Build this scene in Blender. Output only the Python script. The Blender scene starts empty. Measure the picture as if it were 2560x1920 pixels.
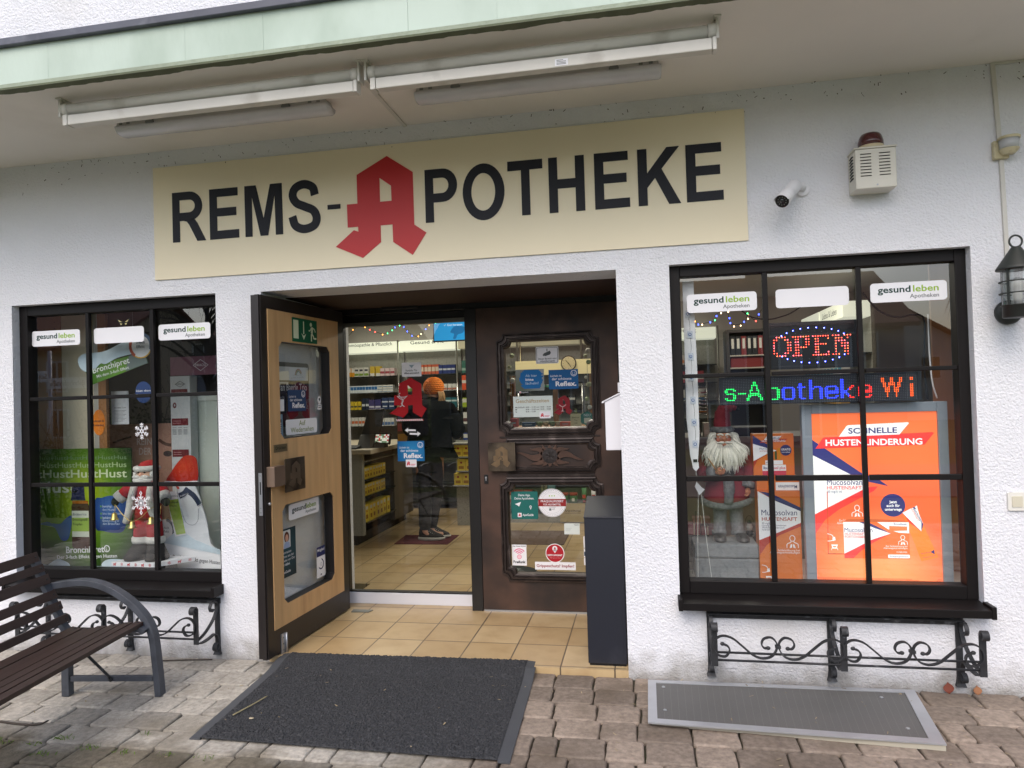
import bpy, math, random
from mathutils import Vector, Matrix
from mathutils.geometry import tessellate_polygon
SC = bpy.context.scene
COL = SC.collection
rad = math.radians
pi = math.pi
RNG = random.Random(7)
# ------------------------------------------------------------------ camera
cam = bpy.data.cameras.new('camera')
cam.sensor_fit = 'HORIZONTAL'
cam.sensor_width = 36.0
cam.lens = 1742.5 * 36.0 / 2560.0
cam.clip_start = 0.05
cam.clip_end = 2000
camo = bpy.data.objects.new('camera', cam)
COL.objects.link(camo)
cr_ = Vector((0.9820185, 0.18641805, -0.02979891))
cu_ = Vector((0.03211884, -0.00943623, 0.99943951))
cf_ = Vector((-0.18603238, 0.9824252, 0.01525409))
camo.matrix_world = Matrix(((cr_.x, cu_.x, -cf_.x, 1.1493), (cr_.y, cu_.y, -cf_.y, -3.6651),
       (cr_.z, cu_.z, -cf_.z, 1.4448), (0, 0, 0, 1)))
SC.camera = camo
# ------------------------------------------------------------------ sky, sun, exposure
SUN_EL, SUN_ROT = 46.0, 190.0
w = bpy.data.worlds.new('World')
SC.world = w
w.use_nodes = True
nt = w.node_tree
nt.nodes.clear()
sky = nt.nodes.new('ShaderNodeTexSky')
sky.sky_type = 'NISHITA'
sky.sun_disc = False
sky.sun_elevation = rad(SUN_EL)
sky.sun_rotation = rad(SUN_ROT)
sky.air_density = 1.0
sky.dust_density = 3.0
hs = nt.nodes.new('ShaderNodeHueSaturation')
hs.inputs['Saturation'].default_value = 1.0
bg = nt.nodes.new('ShaderNodeBackground')
bg.inputs['Strength'].default_value = 0.15
wo = nt.nodes.new('ShaderNodeOutputWorld')
nt.links.new(sky.outputs[0], hs.inputs['Color'])
# overcast dome: brighter overhead than at the horizon
wtc = nt.nodes.new('ShaderNodeTexCoord')
wsp = nt.nodes.new('ShaderNodeSeparateXYZ')
wmr = nt.nodes.new('ShaderNodeMapRange')
wmr.inputs['To Min'].default_value = 1.15
wmr.inputs['To Max'].default_value = 1.25
wmx = nt.nodes.new('ShaderNodeVectorMath')
wmx.operation = 'SCALE'
nt.links.new(wtc.outputs['Generated'], wsp.inputs[0])
nt.links.new(wsp.outputs['Z'], wmr.inputs['Value'])
nt.links.new(hs.outputs[0], wmx.inputs[0])
nt.links.new(wmr.outputs[0], wmx.inputs['Scale'])
nt.links.new(wmx.outputs[0], bg.inputs['Color'])
nt.links.new(bg.outputs[0], wo.inputs['Surface'])
sl = bpy.data.lights.new('sun', 'SUN')
sl.energy = 0.6
sl.angle = rad(45)
sl.color = (1.0, 0.98, 0.96)
slo = bpy.data.objects.new('sun', sl)
COL.objects.link(slo)
# light comes from in front of the facade, a little from the left
az = rad(SUN_ROT)
sdir = Vector((math.sin(az) * math.cos(rad(SUN_EL)), math.cos(az) * math.cos(rad(SUN_EL)), math.sin(rad(SUN_EL))))
slo.rotation_euler = sdir.to_track_quat('Z', 'Y').to_euler()
SC.view_settings.view_transform = 'Standard'
SC.view_settings.look = 'None'
SC.view_settings.gamma = 1.0
SC.view_settings.exposure = 0.54
SC.render.engine = 'CYCLES'
SC.cycles.max_bounces = 8
SC.cycles.diffuse_bounces = 4
SC.cycles.glossy_bounces = 3
SC.cycles.transmission_bounces = 4
SC.cycles.transparent_max_bounces = 12
SC.cycles.caustics_reflective = False
SC.cycles.caustics_refractive = False
# ------------------------------------------------------------------ materials
def s2l(c):
 c = c / 255.0
 return c / 12.92 if c <= 0.04045 else ((c + 0.055) / 1.055) ** 2.4
def rgb(r, g, b):
 return (s2l(r), s2l(g), s2l(b), 1.0)
MATS = {}
def mat(name, col, rough=0.5, metal=0.0, var=0.0, vs=6.0, bump=0.0, bs=60.0, emit=0.0, spec=0.5, isl=0.0,
  bdist=0.01, dirt=None, dscale=3.0, dlo=0.5, dhi=0.75, coat=0.0, detail=4.0, ecol=None, stretch=None):
 """one procedural material: base colour with noise variation, optional per-island variation, a dirt layer and bump"""
 if name in MATS:
  return MATS[name]
 m = bpy.data.materials.new(name)
 m.use_nodes = True
 n = m.node_tree.nodes
 l = m.node_tree.links
 p = n['Principled BSDF']
 p.inputs['Roughness'].default_value = rough
 p.inputs['Metallic'].default_value = metal
 p.inputs['Specular IOR Level'].default_value = spec
 if coat:
  p.inputs['Coat Weight'].default_value = coat
  p.inputs['Coat Roughness'].default_value = 0.1
 tc = n.new('ShaderNodeTexCoord')
 vec = tc.outputs['Object']
 if stretch:
  mp = n.new('ShaderNodeMapping')
  mp.inputs['Scale'].default_value = stretch
  l.new(vec, mp.inputs['Vector'])
  vec = mp.outputs['Vector']
 src = None
 def noise(sc, det=detail):
  t = n.new('ShaderNodeTexNoise')
  t.inputs['Scale'].default_value = sc
  t.inputs['Detail'].default_value = det
  l.new(vec, t.inputs['Vector'])
  return t
 p.inputs['Base Color'].default_value = col
 if var or isl:
  hsv = n.new('ShaderNodeHueSaturation')
  hsv.inputs['Color'].default_value = col
  val = None
  if var:
   t = noise(vs)
   mr = n.new('ShaderNodeMapRange')
   mr.inputs['From Min'].default_value = 0.25
   mr.inputs['From Max'].default_value = 0.75
   mr.inputs['To Min'].default_value = 1 - var
   mr.inputs['To Max'].default_value = 1 + var
   l.new(t.outputs['Fac'], mr.inputs['Value'])
   val = mr.outputs[0]
  if isl:
   g = n.new('ShaderNodeNewGeometry')
   mr2 = n.new('ShaderNodeMapRange')
   mr2.inputs['To Min'].default_value = 1 - isl
   mr2.inputs['To Max'].default_value = 1 + isl
   l.new(g.outputs['Random Per Island'], mr2.inputs['Value'])
   if val:
    mu = n.new('ShaderNodeMath')
    mu.operation = 'MULTIPLY'
    l.new(val, mu.inputs[0])
    l.new(mr2.outputs[0], mu.inputs[1])
    val = mu.outputs[0]
   else:
    val = mr2.outputs[0]
  l.new(val, hsv.inputs['Value'])
  src = hsv.outputs['Color']
 if dirt:
  t = noise(dscale, 6)
  rp = n.new('ShaderNodeMapRange')
  rp.inputs['From Min'].default_value = dlo
  rp.inputs['From Max'].default_value = dhi
  l.new(t.outputs['Fac'], rp.inputs['Value'])
  mx = n.new('ShaderNodeMix')
  mx.data_type = 'RGBA'
  l.new(rp.outputs[0], mx.inputs['Factor'])
  if src:
   l.new(src, mx.inputs['A'])
  else:
   mx.inputs['A'].default_value = col
  mx.inputs['B'].default_value = dirt
  src = mx.outputs['Result']
 if src:
  l.new(src, p.inputs['Base Color'])
 if bump:
  t = noise(bs, 3)
  b = n.new('ShaderNodeBump')
  b.inputs['Strength'].default_value = bump
  b.inputs['Distance'].default_value = bdist
  l.new(t.outputs['Fac'], b.inputs['Height'])
  l.new(b.outputs['Normal'], p.inputs['Normal'])
 if emit:
  p.inputs['Emission Color'].default_value = ecol or col
  p.inputs['Emission Strength'].default_value = emit
 MATS[name] = m
 return m
def paint(r, g, b, rough=0.6):
 """a printed or painted colour"""
 return mat('print_%d_%d_%d' % (r, g, b), rgb(r, g, b), rough, spec=0.3)
def glass_mat(name='window_glass', f0=0.155, tint=(0.93, 0.96, 0.95, 1)):
 m = bpy.data.materials.new(name)
 m.use_nodes = True
 n = m.node_tree.nodes
 l = m.node_tree.links
 n.clear()
 o = n.new('ShaderNodeOutputMaterial')
 mx = n.new('ShaderNodeMixShader')
 tr = n.new('ShaderNodeBsdfTransparent')
 tr.inputs['Color'].default_value = tint
 gl = n.new('ShaderNodeBsdfGlossy')
 gl.inputs['Roughness'].default_value = 0.0
 lw = n.new('ShaderNodeLayerWeight')
 lw.inputs['Blend'].default_value = 0.5
 pw = n.new('ShaderNodeMath')
 pw.operation = 'POWER'
 pw.inputs[1].default_value = 5.0
 mr = n.new('ShaderNodeMapRange')
 mr.inputs['To Min'].default_value = f0
 mr.inputs['To Max'].default_value = 1.0
 l.new(lw.outputs['Facing'], pw.inputs[0])
 l.new(pw.outputs[0], mr.inputs['Value'])
 l.new(mr.outputs[0], mx.inputs['Fac'])
 l.new(tr.outputs[0], mx.inputs[1])
 l.new(gl.outputs[0], mx.inputs[2])
 l.new(mx.outputs[0], o.inputs['Surface'])
 return m
GLASS = glass_mat()
def stucco():
 m = mat('white_stucco', rgb(226, 227, 232), 0.92, var=0.04, vs=1.3, spec=0.15,
   dirt=rgb(196, 190, 178), dscale=0.9, dlo=0.62, dhi=0.95)
 n = m.node_tree.nodes
 l = m.node_tree.links
 tc = n.new('ShaderNodeTexCoord')
 vo = n.new('ShaderNodeTexVoronoi')
 vo.inputs['Scale'].default_value = 92
 n1 = n.new('ShaderNodeTexNoise')
 n1.inputs['Scale'].default_value = 80
 n1.inputs['Detail'].default_value = 4
 l.new(tc.outputs['Object'], n1.inputs['Vector'])
 add = n.new('ShaderNodeVectorMath')
 add.operation = 'MULTIPLY_ADD'
 add.inputs[1].default_value = (0.02, 0.02, 0.02)
 l.new(n1.outputs['Color'], add.inputs[0])
 l.new(tc.outputs['Object'], add.inputs[2])
 l.new(add.outputs[0], vo.inputs['Vector'])
 ma = n.new('ShaderNodeMath')
 ma.operation = 'MULTIPLY_ADD'
 ma.inputs[1].default_value = 0.7
 l.new(vo.outputs['Distance'], ma.inputs[0])
 l.new(n1.outputs['Fac'], ma.inputs[2])
 b = n.new('ShaderNodeBump')
 b.inputs['Strength'].default_value = 0.75
 b.inputs['Distance'].default_value = 0.0062
 l.new(ma.outputs[0], b.inputs['Height'])
 p = n['Principled BSDF']
 l.new(b.outputs['Normal'], p.inputs['Normal'])
 # splash dirt along the foot of the wall
 sp = n.new('ShaderNodeSeparateXYZ')
 l.new(tc.outputs['Object'], sp.inputs[0])
 n2 = n.new('ShaderNodeTexNoise')
 n2.inputs['Scale'].default_value = 9
 n2.inputs['Detail'].default_value = 6
 l.new(tc.outputs['Object'], n2.inputs['Vector'])
 m2 = n.new('ShaderNodeMath')
 m2.operation = 'MULTIPLY_ADD'
 m2.inputs[1].default_value = -0.30
 l.new(n2.outputs['Fac'], m2.inputs[0])
 l.new(sp.outputs['Z'], m2.inputs[2])
 mr = n.new('ShaderNodeMapRange')
 mr.inputs['From Min'].default_value = -0.03
 mr.inputs['From Max'].default_value = -0.20
 mr.inputs['To Max'].default_value = 0.75
 l.new(m2.outputs[0], mr.inputs['Value'])
 mx = n.new('ShaderNodeMix')
 mx.data_type = 'RGBA'
 l.new(mr.outputs[0], mx.inputs['Factor'])
 l.new(p.inputs['Base Color'].links[0].from_socket, mx.inputs['A'])
 mx.inputs['B'].default_value = rgb(128, 122, 110)
 l.new(mx.outputs['Result'], p.inputs['Base Color'])
 return m
STUCCO = stucco()
def tiles():
 m = mat('beige_floor_tile', rgb(196, 164, 116), 0.32, var=0.0)
 n = m.node_tree.nodes
 l = m.node_tree.links
 p = n['Principled BSDF']
 tc = n.new('ShaderNodeTexCoord')
 mp = n.new('ShaderNodeMapping')
 mp.inputs['Location'].default_value = (-0.0997 + 0.2845 * 40, -0.3247 + 0.302 * 40, 0)
 br = n.new('ShaderNodeTexBrick')
 br.offset = 0.0
 br.squash = 1.0
 br.inputs['Scale'].default_value = 1.0
 br.inputs['Mortar Size'].default_value = 0.0042
 br.inputs['Mortar Smooth'].default_value = 0.15
 br.inputs['Bias'].default_value = 0.0
 br.inputs['Brick Width'].default_value = 0.2845
 br.inputs['Row Height'].default_value = 0.302
 br.inputs['Color1'].default_value = rgb(196, 172, 132)
 br.inputs['Color2'].default_value = rgb(180, 153, 112)
 br.inputs['Mortar'].default_value = rgb(96, 84, 70)
 l.new(tc.outputs['Object'], mp.inputs['Vector'])
 l.new(mp.outputs['Vector'], br.inputs['Vector'])
 no = n.new('ShaderNodeTexNoise')
 no.inputs['Scale'].default_value = 7
 no.inputs['Detail'].default_value = 5
 l.new(tc.outputs['Object'], no.inputs['Vector'])
 mx = n.new('ShaderNodeMix')
 mx.data_type = 'RGBA'
 mr = n.new('ShaderNodeMapRange')
 mr.inputs['From Min'].default_value = 0.45
 mr.inputs['From Max'].default_value = 0.8
 mr.inputs['To Max'].default_value = 0.55
 l.new(no.outputs['Fac'], mr.inputs['Value'])
 l.new(mr.outputs[0], mx.inputs['Factor'])
 l.new(br.outputs['Color'], mx.inputs['A'])
 mx.inputs['B'].default_value = rgb(150, 118, 78)
 l.new(mx.outputs['Result'], p.inputs['Base Color'])
 b = n.new('ShaderNodeBump')
 b.inputs['Strength'].default_value = 0.5
 b.inputs['Distance'].default_value = 0.002
 iv = n.new('ShaderNodeMath')
 iv.operation = 'SUBTRACT'
 iv.inputs[0].default_value = 1.0
 l.new(br.outputs['Fac'], iv.inputs[1])
 l.new(iv.outputs[0], b.inputs['Height'])
 l.new(b.outputs['Normal'], p.inputs['Normal'])
 return m
TILES = tiles()
# ------------------------------------------------------------------ mesh building
def frame(o, x, y):
 """matrix of a flat local frame: X right, Y up, Z out towards the viewer"""
 x = Vector(x).normalized()
 y = Vector(y).normalized()
 z = x.cross(y)
 return Matrix(((x.x, y.x, z.x, o[0]), (x.y, y.y, z.y, o[1]), (x.z, y.z, z.z, o[2]), (0, 0, 0, 1)))
def wallframe(y, x0=0, z0=0):
 """local (u,v,w) -> world (x0+u, y-w, z0+v): anything facing the street"""
 return frame((x0, y, z0), (1, 0, 0), (0, 0, 1))
TXT = {}
def text_mesh(body, bold):
 key = (body, bold)
 if key in TXT:
  return TXT[key]
 cu = bpy.data.curves.new('t', 'FONT')
 cu.body = body
 cu.size = 1.0
 cu.offset = bold
 cu.resolution_u = 3
 ob = bpy.data.objects.new('t', cu)
 me = ob.to_mesh()
 vs = [(v.co.x, v.co.y) for v in me.vertices]
 fs = [tuple(p.vertices) for p in me.polygons]
 ob.to_mesh_clear()
 bpy.data.objects.remove(ob)
 bpy.data.curves.remove(cu)
 if not vs:
  TXT[key] = ([], [], 0, 0, 0, 0)
  return TXT[key]
 xs = [v[0] for v in vs]
 ys = [v[1] for v in vs]
 TXT[key] = (vs, fs, min(xs), max(xs), min(ys), max(ys))
 return TXT[key]
def catmull(pts, n=6, closed=False):
 P = [Vector(p) for p in pts]
 out = []
 N = len(P)
 for i in range(N if closed else N - 1):
  if closed:
   a, b, c, d = P[i - 1], P[i], P[(i + 1) % N], P[(i + 2) % N]
  else:
   b, c = P[i], P[i + 1]
   a = P[i - 1] if i else b * 2 - c
   d = P[i + 2] if i + 2 < N else c * 2 - b
  for k in range(n):
   t = k / n
   out.append(0.5 * ((2 * b) + (c - a) * t + (2 * a - 5 * b + 4 * c - d) * t * t + (3 * b - a - 3 * c + d) * t ** 3))
 if not closed:
  out.append(P[-1])
 return out
class MB:
 def __init__(s, M=None):
  s.v, s.f, s.mi, s.sm, s.mats = [], [], [], [], []
  s.M = M or Matrix()
 def add(s, vs, fs, m, smooth=False):
  if m not in s.mats:
   s.mats.append(m)
  k = s.mats.index(m)
  b = len(s.v)
  s.v += [s.M @ Vector(v) for v in vs]
  for f in fs:
   s.f.append([b + i for i in f])
   s.mi.append(k)
   s.sm.append(smooth)
 def box(s, x0, x1, y0, y1, z0, z1, m):
  v = [(x0, y0, z0), (x1, y0, z0), (x1, y1, z0), (x0, y1, z0), (x0, y0, z1), (x1, y0, z1), (x1, y1, z1), (x0, y1, z1)]
  s.add(v, [(0, 3, 2, 1), (4, 5, 6, 7), (0, 1, 5, 4), (1, 2, 6, 5), (2, 3, 7, 6), (3, 0, 4, 7)], m)
 def obox(s, c, ax, ay, az, m):
  """box from a centre and three half-axis vectors"""
  c, ax, ay, az = Vector(c), Vector(ax), Vector(ay), Vector(az)
  v = []
  for k in (-1, 1):
   for i, j in ((-1, -1), (1, -1), (1, 1), (-1, 1)):
    v.append(c + ax * i + ay * j + az * k)
  s.add(v, [(0, 3, 2, 1), (4, 5, 6, 7), (0, 1, 5, 4), (1, 2, 6, 5), (2, 3, 7, 6), (3, 0, 4, 7)], m)
 def poly(s, outer, m, w0=0.0, w1=0.001, holes=(), back=False):
  """flat shape (with holes) in local XY, front at w1, sides down to w0"""
  loops = [list(outer)] + [list(h) for h in holes]
  flat = [p for lp in loops for p in lp]
  tris = tessellate_polygon([[Vector((p[0], p[1], 0)) for p in lp] for lp in loops])
  def ori(t):
   a, b, c = (flat[i] for i in t)
   return (b[0] - a[0]) * (c[1] - a[1]) - (b[1] - a[1]) * (c[0] - a[0])
  tf = [t if ori(t) > 0 else (t[0], t[2], t[1]) for t in tris if abs(ori(t)) > 1e-14]
  s.add([(p[0], p[1], w1) for p in flat], tf, m)
  if back:
   s.add([(p[0], p[1], w0) for p in flat], [(t[0], t[2], t[1]) for t in tf], m)
  if w1 != w0:
   for k, lp in enumerate(loops):
    ar = sum(lp[i - 1][0] * lp[i][1] - lp[i][0] * lp[i - 1][1] for i in range(len(lp)))
    if (ar < 0) != (k > 0):
     lp = lp[::-1]
    n = len(lp)
    vs = [(p[0], p[1], w0) for p in lp] + [(p[0], p[1], w1) for p in lp]
    s.add(vs, [(i, (i + 1) % n, n + (i + 1) % n, n + i) for i in range(n)], m)
 def rect(s, x0, x1, y0, y1, m, w0=0.0, w1=0.001):
  s.poly([(x0, y0), (x1, y0), (x1, y1), (x0, y1)], m, w0, w1)
 def rrect(s, x0, x1, y0, y1, r, m, w0=0.0, w1=0.001):
  s.poly(rrect(x0, x1, y0, y1, r), m, w0, w1)
 def disc(s, cx, cy, rx, m, ry=None, w0=0.0, w1=0.001, n=24, rin=0):
  o = ell2(cx, cy, rx, ry or rx, n)
  s.poly(o, m, w0, w1, [ell2(cx, cy, rin, rin * (ry or rx) / rx, n)] if rin else ())
 def strip2(s, a, b, m, w0=0.0, w1=0.001, closed=False):
  """flat band between two matching 2D paths"""
  n = len(a)
  for i in range(n if closed else n - 1):
   j = (i + 1) % n
   q = [a[i], a[j], b[j], b[i]]
   ar = sum(q[k - 1][0] * q[k][1] - q[k][0] * q[k - 1][1] for k in range(4))
   if ar < 0:
    q = q[::-1]
   vs = [(p[0], p[1], w1) for p in q] + [(p[0], p[1], w0) for p in q]
   fs = [(0, 1, 2, 3)]
   if w1 != w0:
    fs += [(k, 4 + k, 4 + (k + 1) % 4, (k + 1) % 4) for k in range(4)]
   s.add(vs, fs, m)
 def stroke(s, path, wd, m, w0=0.0, w1=0.001, n=6, closed=False):
  P = catmull([(p[0], p[1], 0) for p in path], n, closed) if n > 1 else [Vector((p[0], p[1], 0)) for p in path]
  A, B = [], []
  for i in range(len(P)):
   if closed:
    t = P[(i + 1) % len(P)] - P[i - 1]
   else:
    t = P[min(i + 1, len(P) - 1)] - P[max(i - 1, 0)]
   t.normalize()
   nn = Vector((-t.y, t.x, 0)) * wd / 2
   A.append(P[i] + nn)
   B.append(P[i] - nn)
  s.strip2(A, B, m, w0, w1, closed)
 def text(s, body, x, y, size, m, align='l', bold=0.0, fit=None, w=0.0025, rot=0.0, fith=None):
  vs, fs, a, b, c, d = text_mesh(body, bold)
  if not vs:
   return
  sx = sy = size
  if fit:
   sx = fit / (b - a)
   if size is None:
    sy = sx
  if fith:
   sy = fith / (d - c)
  wd = (b - a) * sx
  ox = {'l': 0, 'c': -wd / 2, 'r': -wd}[align]
  cs, sn = math.cos(rot), math.sin(rot)
  out = []
  for p in vs:
   u, v = (p[0] - a) * sx + ox, p[1] * sy
   out.append((x + u * cs - v * sn, y + u * sn + v * cs, w))
  s.add(out, fs, m)
 def sweep(s, path, prof, m, side=None, closed=False, smooth=True, scale=None, cap=True):
  """profile points (a: in the normal direction, b: along the side vector) swept along a path"""
  P = [Vector(p) for p in path]
  N = len(P)
  k = len(prof)
  vs = []
  prev = None
  for i in range(N):
   if closed:
    t = (P[(i + 1) % N] - P[i - 1])
   else:
    t = (P[min(i + 1, N - 1)] - P[max(i - 1, 0)])
   t = t.normalized() if t.length > 1e-9 else Vector((0, 0, 1))
   if side is not None:
    b = Vector(side)
    b = (b - t * b.dot(t)).normalized()
   else:
    if prev is None:
     prev = Vector((0, 0, 1)) if abs(t.z) < 0.9 else Vector((1, 0, 0))
    b = (prev - t * prev.dot(t))
    b = b.normalized() if b.length > 1e-6 else t.orthogonal().normalized()
    prev = b
   a = b.cross(t)
   q = scale[i] if scale else 1.0
   for pa, pb in prof:
    vs.append(P[i] + a * pa * q + b * pb * q)
  fs = []
  for i in range(N if closed else N - 1):
   j = (i + 1) % N
   for e in range(k):
    g = (e + 1) % k
    fs.append((i * k + e, i * k + g, j * k + g, j * k + e))
  if cap and not closed:
   fs.append(tuple(range(k))[::-1])
   fs.append(tuple((N - 1) * k + e for e in range(k)))
  s.add(vs, fs, m, smooth)
 def tube(s, path, r, m, n=8, closed=False, smooth=True):
  rs = list(r) if isinstance(r, (list, tuple)) else None
  prof = [(math.cos(2 * pi * i / n), math.sin(2 * pi * i / n)) for i in range(n)]
  s.sweep(path, prof, m, None, closed, smooth, rs or [r] * len(path))
 def bar(s, path, t, wd, m, side, closed=False):
  s.sweep(path, [(-t / 2, -wd / 2), (t / 2, -wd / 2), (t / 2, wd / 2), (-t / 2, wd / 2)], m, side, closed, False)
 def loft(s, rings, m, smooth=True, cap=True):
  k = len(rings[0])
  vs = [p for r in rings for p in r]
  fs = []
  for i in range(len(rings) - 1):
   for e in range(k):
    g = (e + 1) % k
    fs.append((i * k + e, i * k + g, (i + 1) * k + g, (i + 1) * k + e))
  if cap:
   fs.append(tuple(range(k))[::-1])
   fs.append(tuple((len(rings) - 1) * k + e for e in range(k)))
  s.add(vs, fs, m, smooth)
 def lathe(s, prof, c, m, n=20, smooth=True, cap=True, sx=1, sy=1):
  s.loft([[(c[0] + r * sx * math.cos(2 * pi * i / n), c[1] + r * sy * math.sin(2 * pi * i / n), c[2] + z) for i in range(n)]
    for r, z in prof], m, smooth, cap)
 def ball(s, c, rx, ry, rz, m, nu=14, nv=9, jit=0.0, rng=None):
  rings = []
  for j in range(nv + 1):
   th = -pi / 2 + pi * j / nv
   rr = max(math.cos(th), 0.02)
   ring = []
   for i in range(nu):
    q = 1 + (rng.uniform(-jit, jit) if rng else 0)
    a = 2 * pi * i / nu
    ring.append((c[0] + rx * rr * math.cos(a) * q, c[1] + ry * rr * math.sin(a) * q, c[2] + rz * math.sin(th) * q))
   rings.append(ring)
  s.loft(rings, m)
 def obj(s, name, parent=None, bevel=0.0, seg=2, org=None):
  me = bpy.data.meshes.new(name)
  o = bpy.data.objects.new(name, me)
  og = Vector(org) if org is not None else (ORG[parent] if parent else Vector((0, 0, 0)))
  me.from_pydata([tuple(v - og) for v in s.v], [], s.f)
  for m in s.mats:
   me.materials.append(m)
  me.polygons.foreach_set('material_index', s.mi)
  me.polygons.foreach_set('use_smooth', s.sm)
  me.update()
  COL.objects.link(o)
  if parent:
   o.parent = parent
   o.location = og - ORG[parent]
  else:
   o.location = og
  ORG[o] = og
  if bevel:
   b = o.modifiers.new('bevel', 'BEVEL')
   b.width = bevel
   b.segments = seg
   b.limit_method = 'ANGLE'
   b.angle_limit = rad(40)
  return o
ORG = {}
def rrect(x0, x1, y0, y1, r, n=5):
 o = []
 for cx, cy, a0 in ((x1 - r, y0 + r, -90), (x1 - r, y1 - r, 0), (x0 + r, y1 - r, 90), (x0 + r, y0 + r, 180)):
  for i in range(n + 1):
   a = rad(a0 + 90 * i / n)
   o.append((cx + r * math.cos(a), cy + r * math.sin(a)))
 return o
def ell2(cx, cy, rx, ry, n=24):
 return [(cx + rx * math.cos(2 * pi * i / n), cy + ry * math.sin(2 * pi * i / n)) for i in range(n)]
def oct_rect(x0, x1, y0, y1, c):
 return [(x0 + c, y0), (x1 - c, y0), (x1, y0 + c), (x1, y1 - c), (x1 - c, y1), (x0 + c, y1), (x0, y1 - c), (x0, y0 + c)]
def tag(o, label=None, cat=None, group=None, kind=None):
 if label:
  o['label'] = label
 if cat:
  o['category'] = cat
 if group:
  o['group'] = group
 if kind:
  o['kind'] = kind
 return o
def thing(name, label, cat, loc=(0, 0, 0), group=None):
 o = bpy.data.objects.new(name, None)
 o.empty_display_size = 0.1
 o.location = loc
 COL.objects.link(o)
 ORG[o] = Vector(loc)
 return tag(o, label, cat, group)
def one(mb, name, label, cat, org=None, group=None, bevel=0.0):
 """a thing that is one mesh"""
 if org is None:
  xs = [v.x for v in mb.v]
  ys = [v.y for v in mb.v]
  zs = [v.z for v in mb.v]
  org = ((min(xs) + max(xs)) / 2, (min(ys) + max(ys)) / 2, min(zs))
 return tag(mb.obj(name, None, bevel, org=org), label, cat, group)
def dup(root, loc, label=None, group=None):
 def cp(o, par):
  c = o.copy()
  COL.objects.link(c)
  ORG[c] = ORG.get(o, Vector((0, 0, 0)))
  if par:
   c.parent = par
  for ch in o.children:
   cp(ch, c)
  return c
 r = cp(root, None)
 r.location = loc
 if label:
  r['label'] = label
 if group:
  r['group'] = group
 return r
# shared materials
BLACKWOOD = mat('dark_brown_lacquer', rgb(38, 33, 32), 0.38, var=0.12, vs=4, bump=0.05, bs=90)
BLACKMET = mat('black_frame_metal', rgb(21, 18, 18), 0.48, var=0.1, vs=5, spec=0.22)
IRON = mat('wrought_iron', rgb(40, 41, 44), 0.55, var=0.25, vs=25, dirt=rgb(120, 122, 126), dscale=18, dlo=0.6, dhi=0.8, bump=0.3, bs=120, bdist=0.002)
WHITEP = mat('white_print', rgb(236, 236, 240), 0.5, spec=0.3)
ALU = mat('brushed_aluminium', rgb(176, 178, 182), 0.38, 0.75, var=0.08, vs=12)
WHITEMET = mat('white_coated_metal', rgb(205, 202, 194), 0.45, var=0.06, vs=5, dirt=rgb(150, 143, 130), dscale=6, dlo=0.6, dhi=0.9)
RED = paint(176, 26, 32)
A_OUT = [(-0.210, 2.787), (-0.063, 2.685), (-0.062, 2.395), (0.006, 2.346), (-0.076, 2.229), (-0.186, 2.307), (-0.187, 2.405),
         (-0.257, 2.405), (-0.258, 2.312), (-0.366, 2.231), (-0.525, 2.303), (-0.415, 2.389), (-0.388, 2.379), (-0.389, 2.407),
         (-0.451, 2.407), (-0.452, 2.536), (-0.390, 2.536), (-0.390, 2.697)]
A_IN = [(-0.257, 2.670), (-0.190, 2.620), (-0.189, 2.536), (-0.257, 2.536)]
def emblem(mb, cx, y0, h, m, w0=0.0, w1=0.002):
 k = h / 0.558
 f = lambda p: (cx + (p[0] + 0.24) * k, y0 + (p[1] - 2.229) * k)
 mb.poly([f(p) for p in A_OUT], m, w0, w1, [[f(p) for p in A_IN]])
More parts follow.
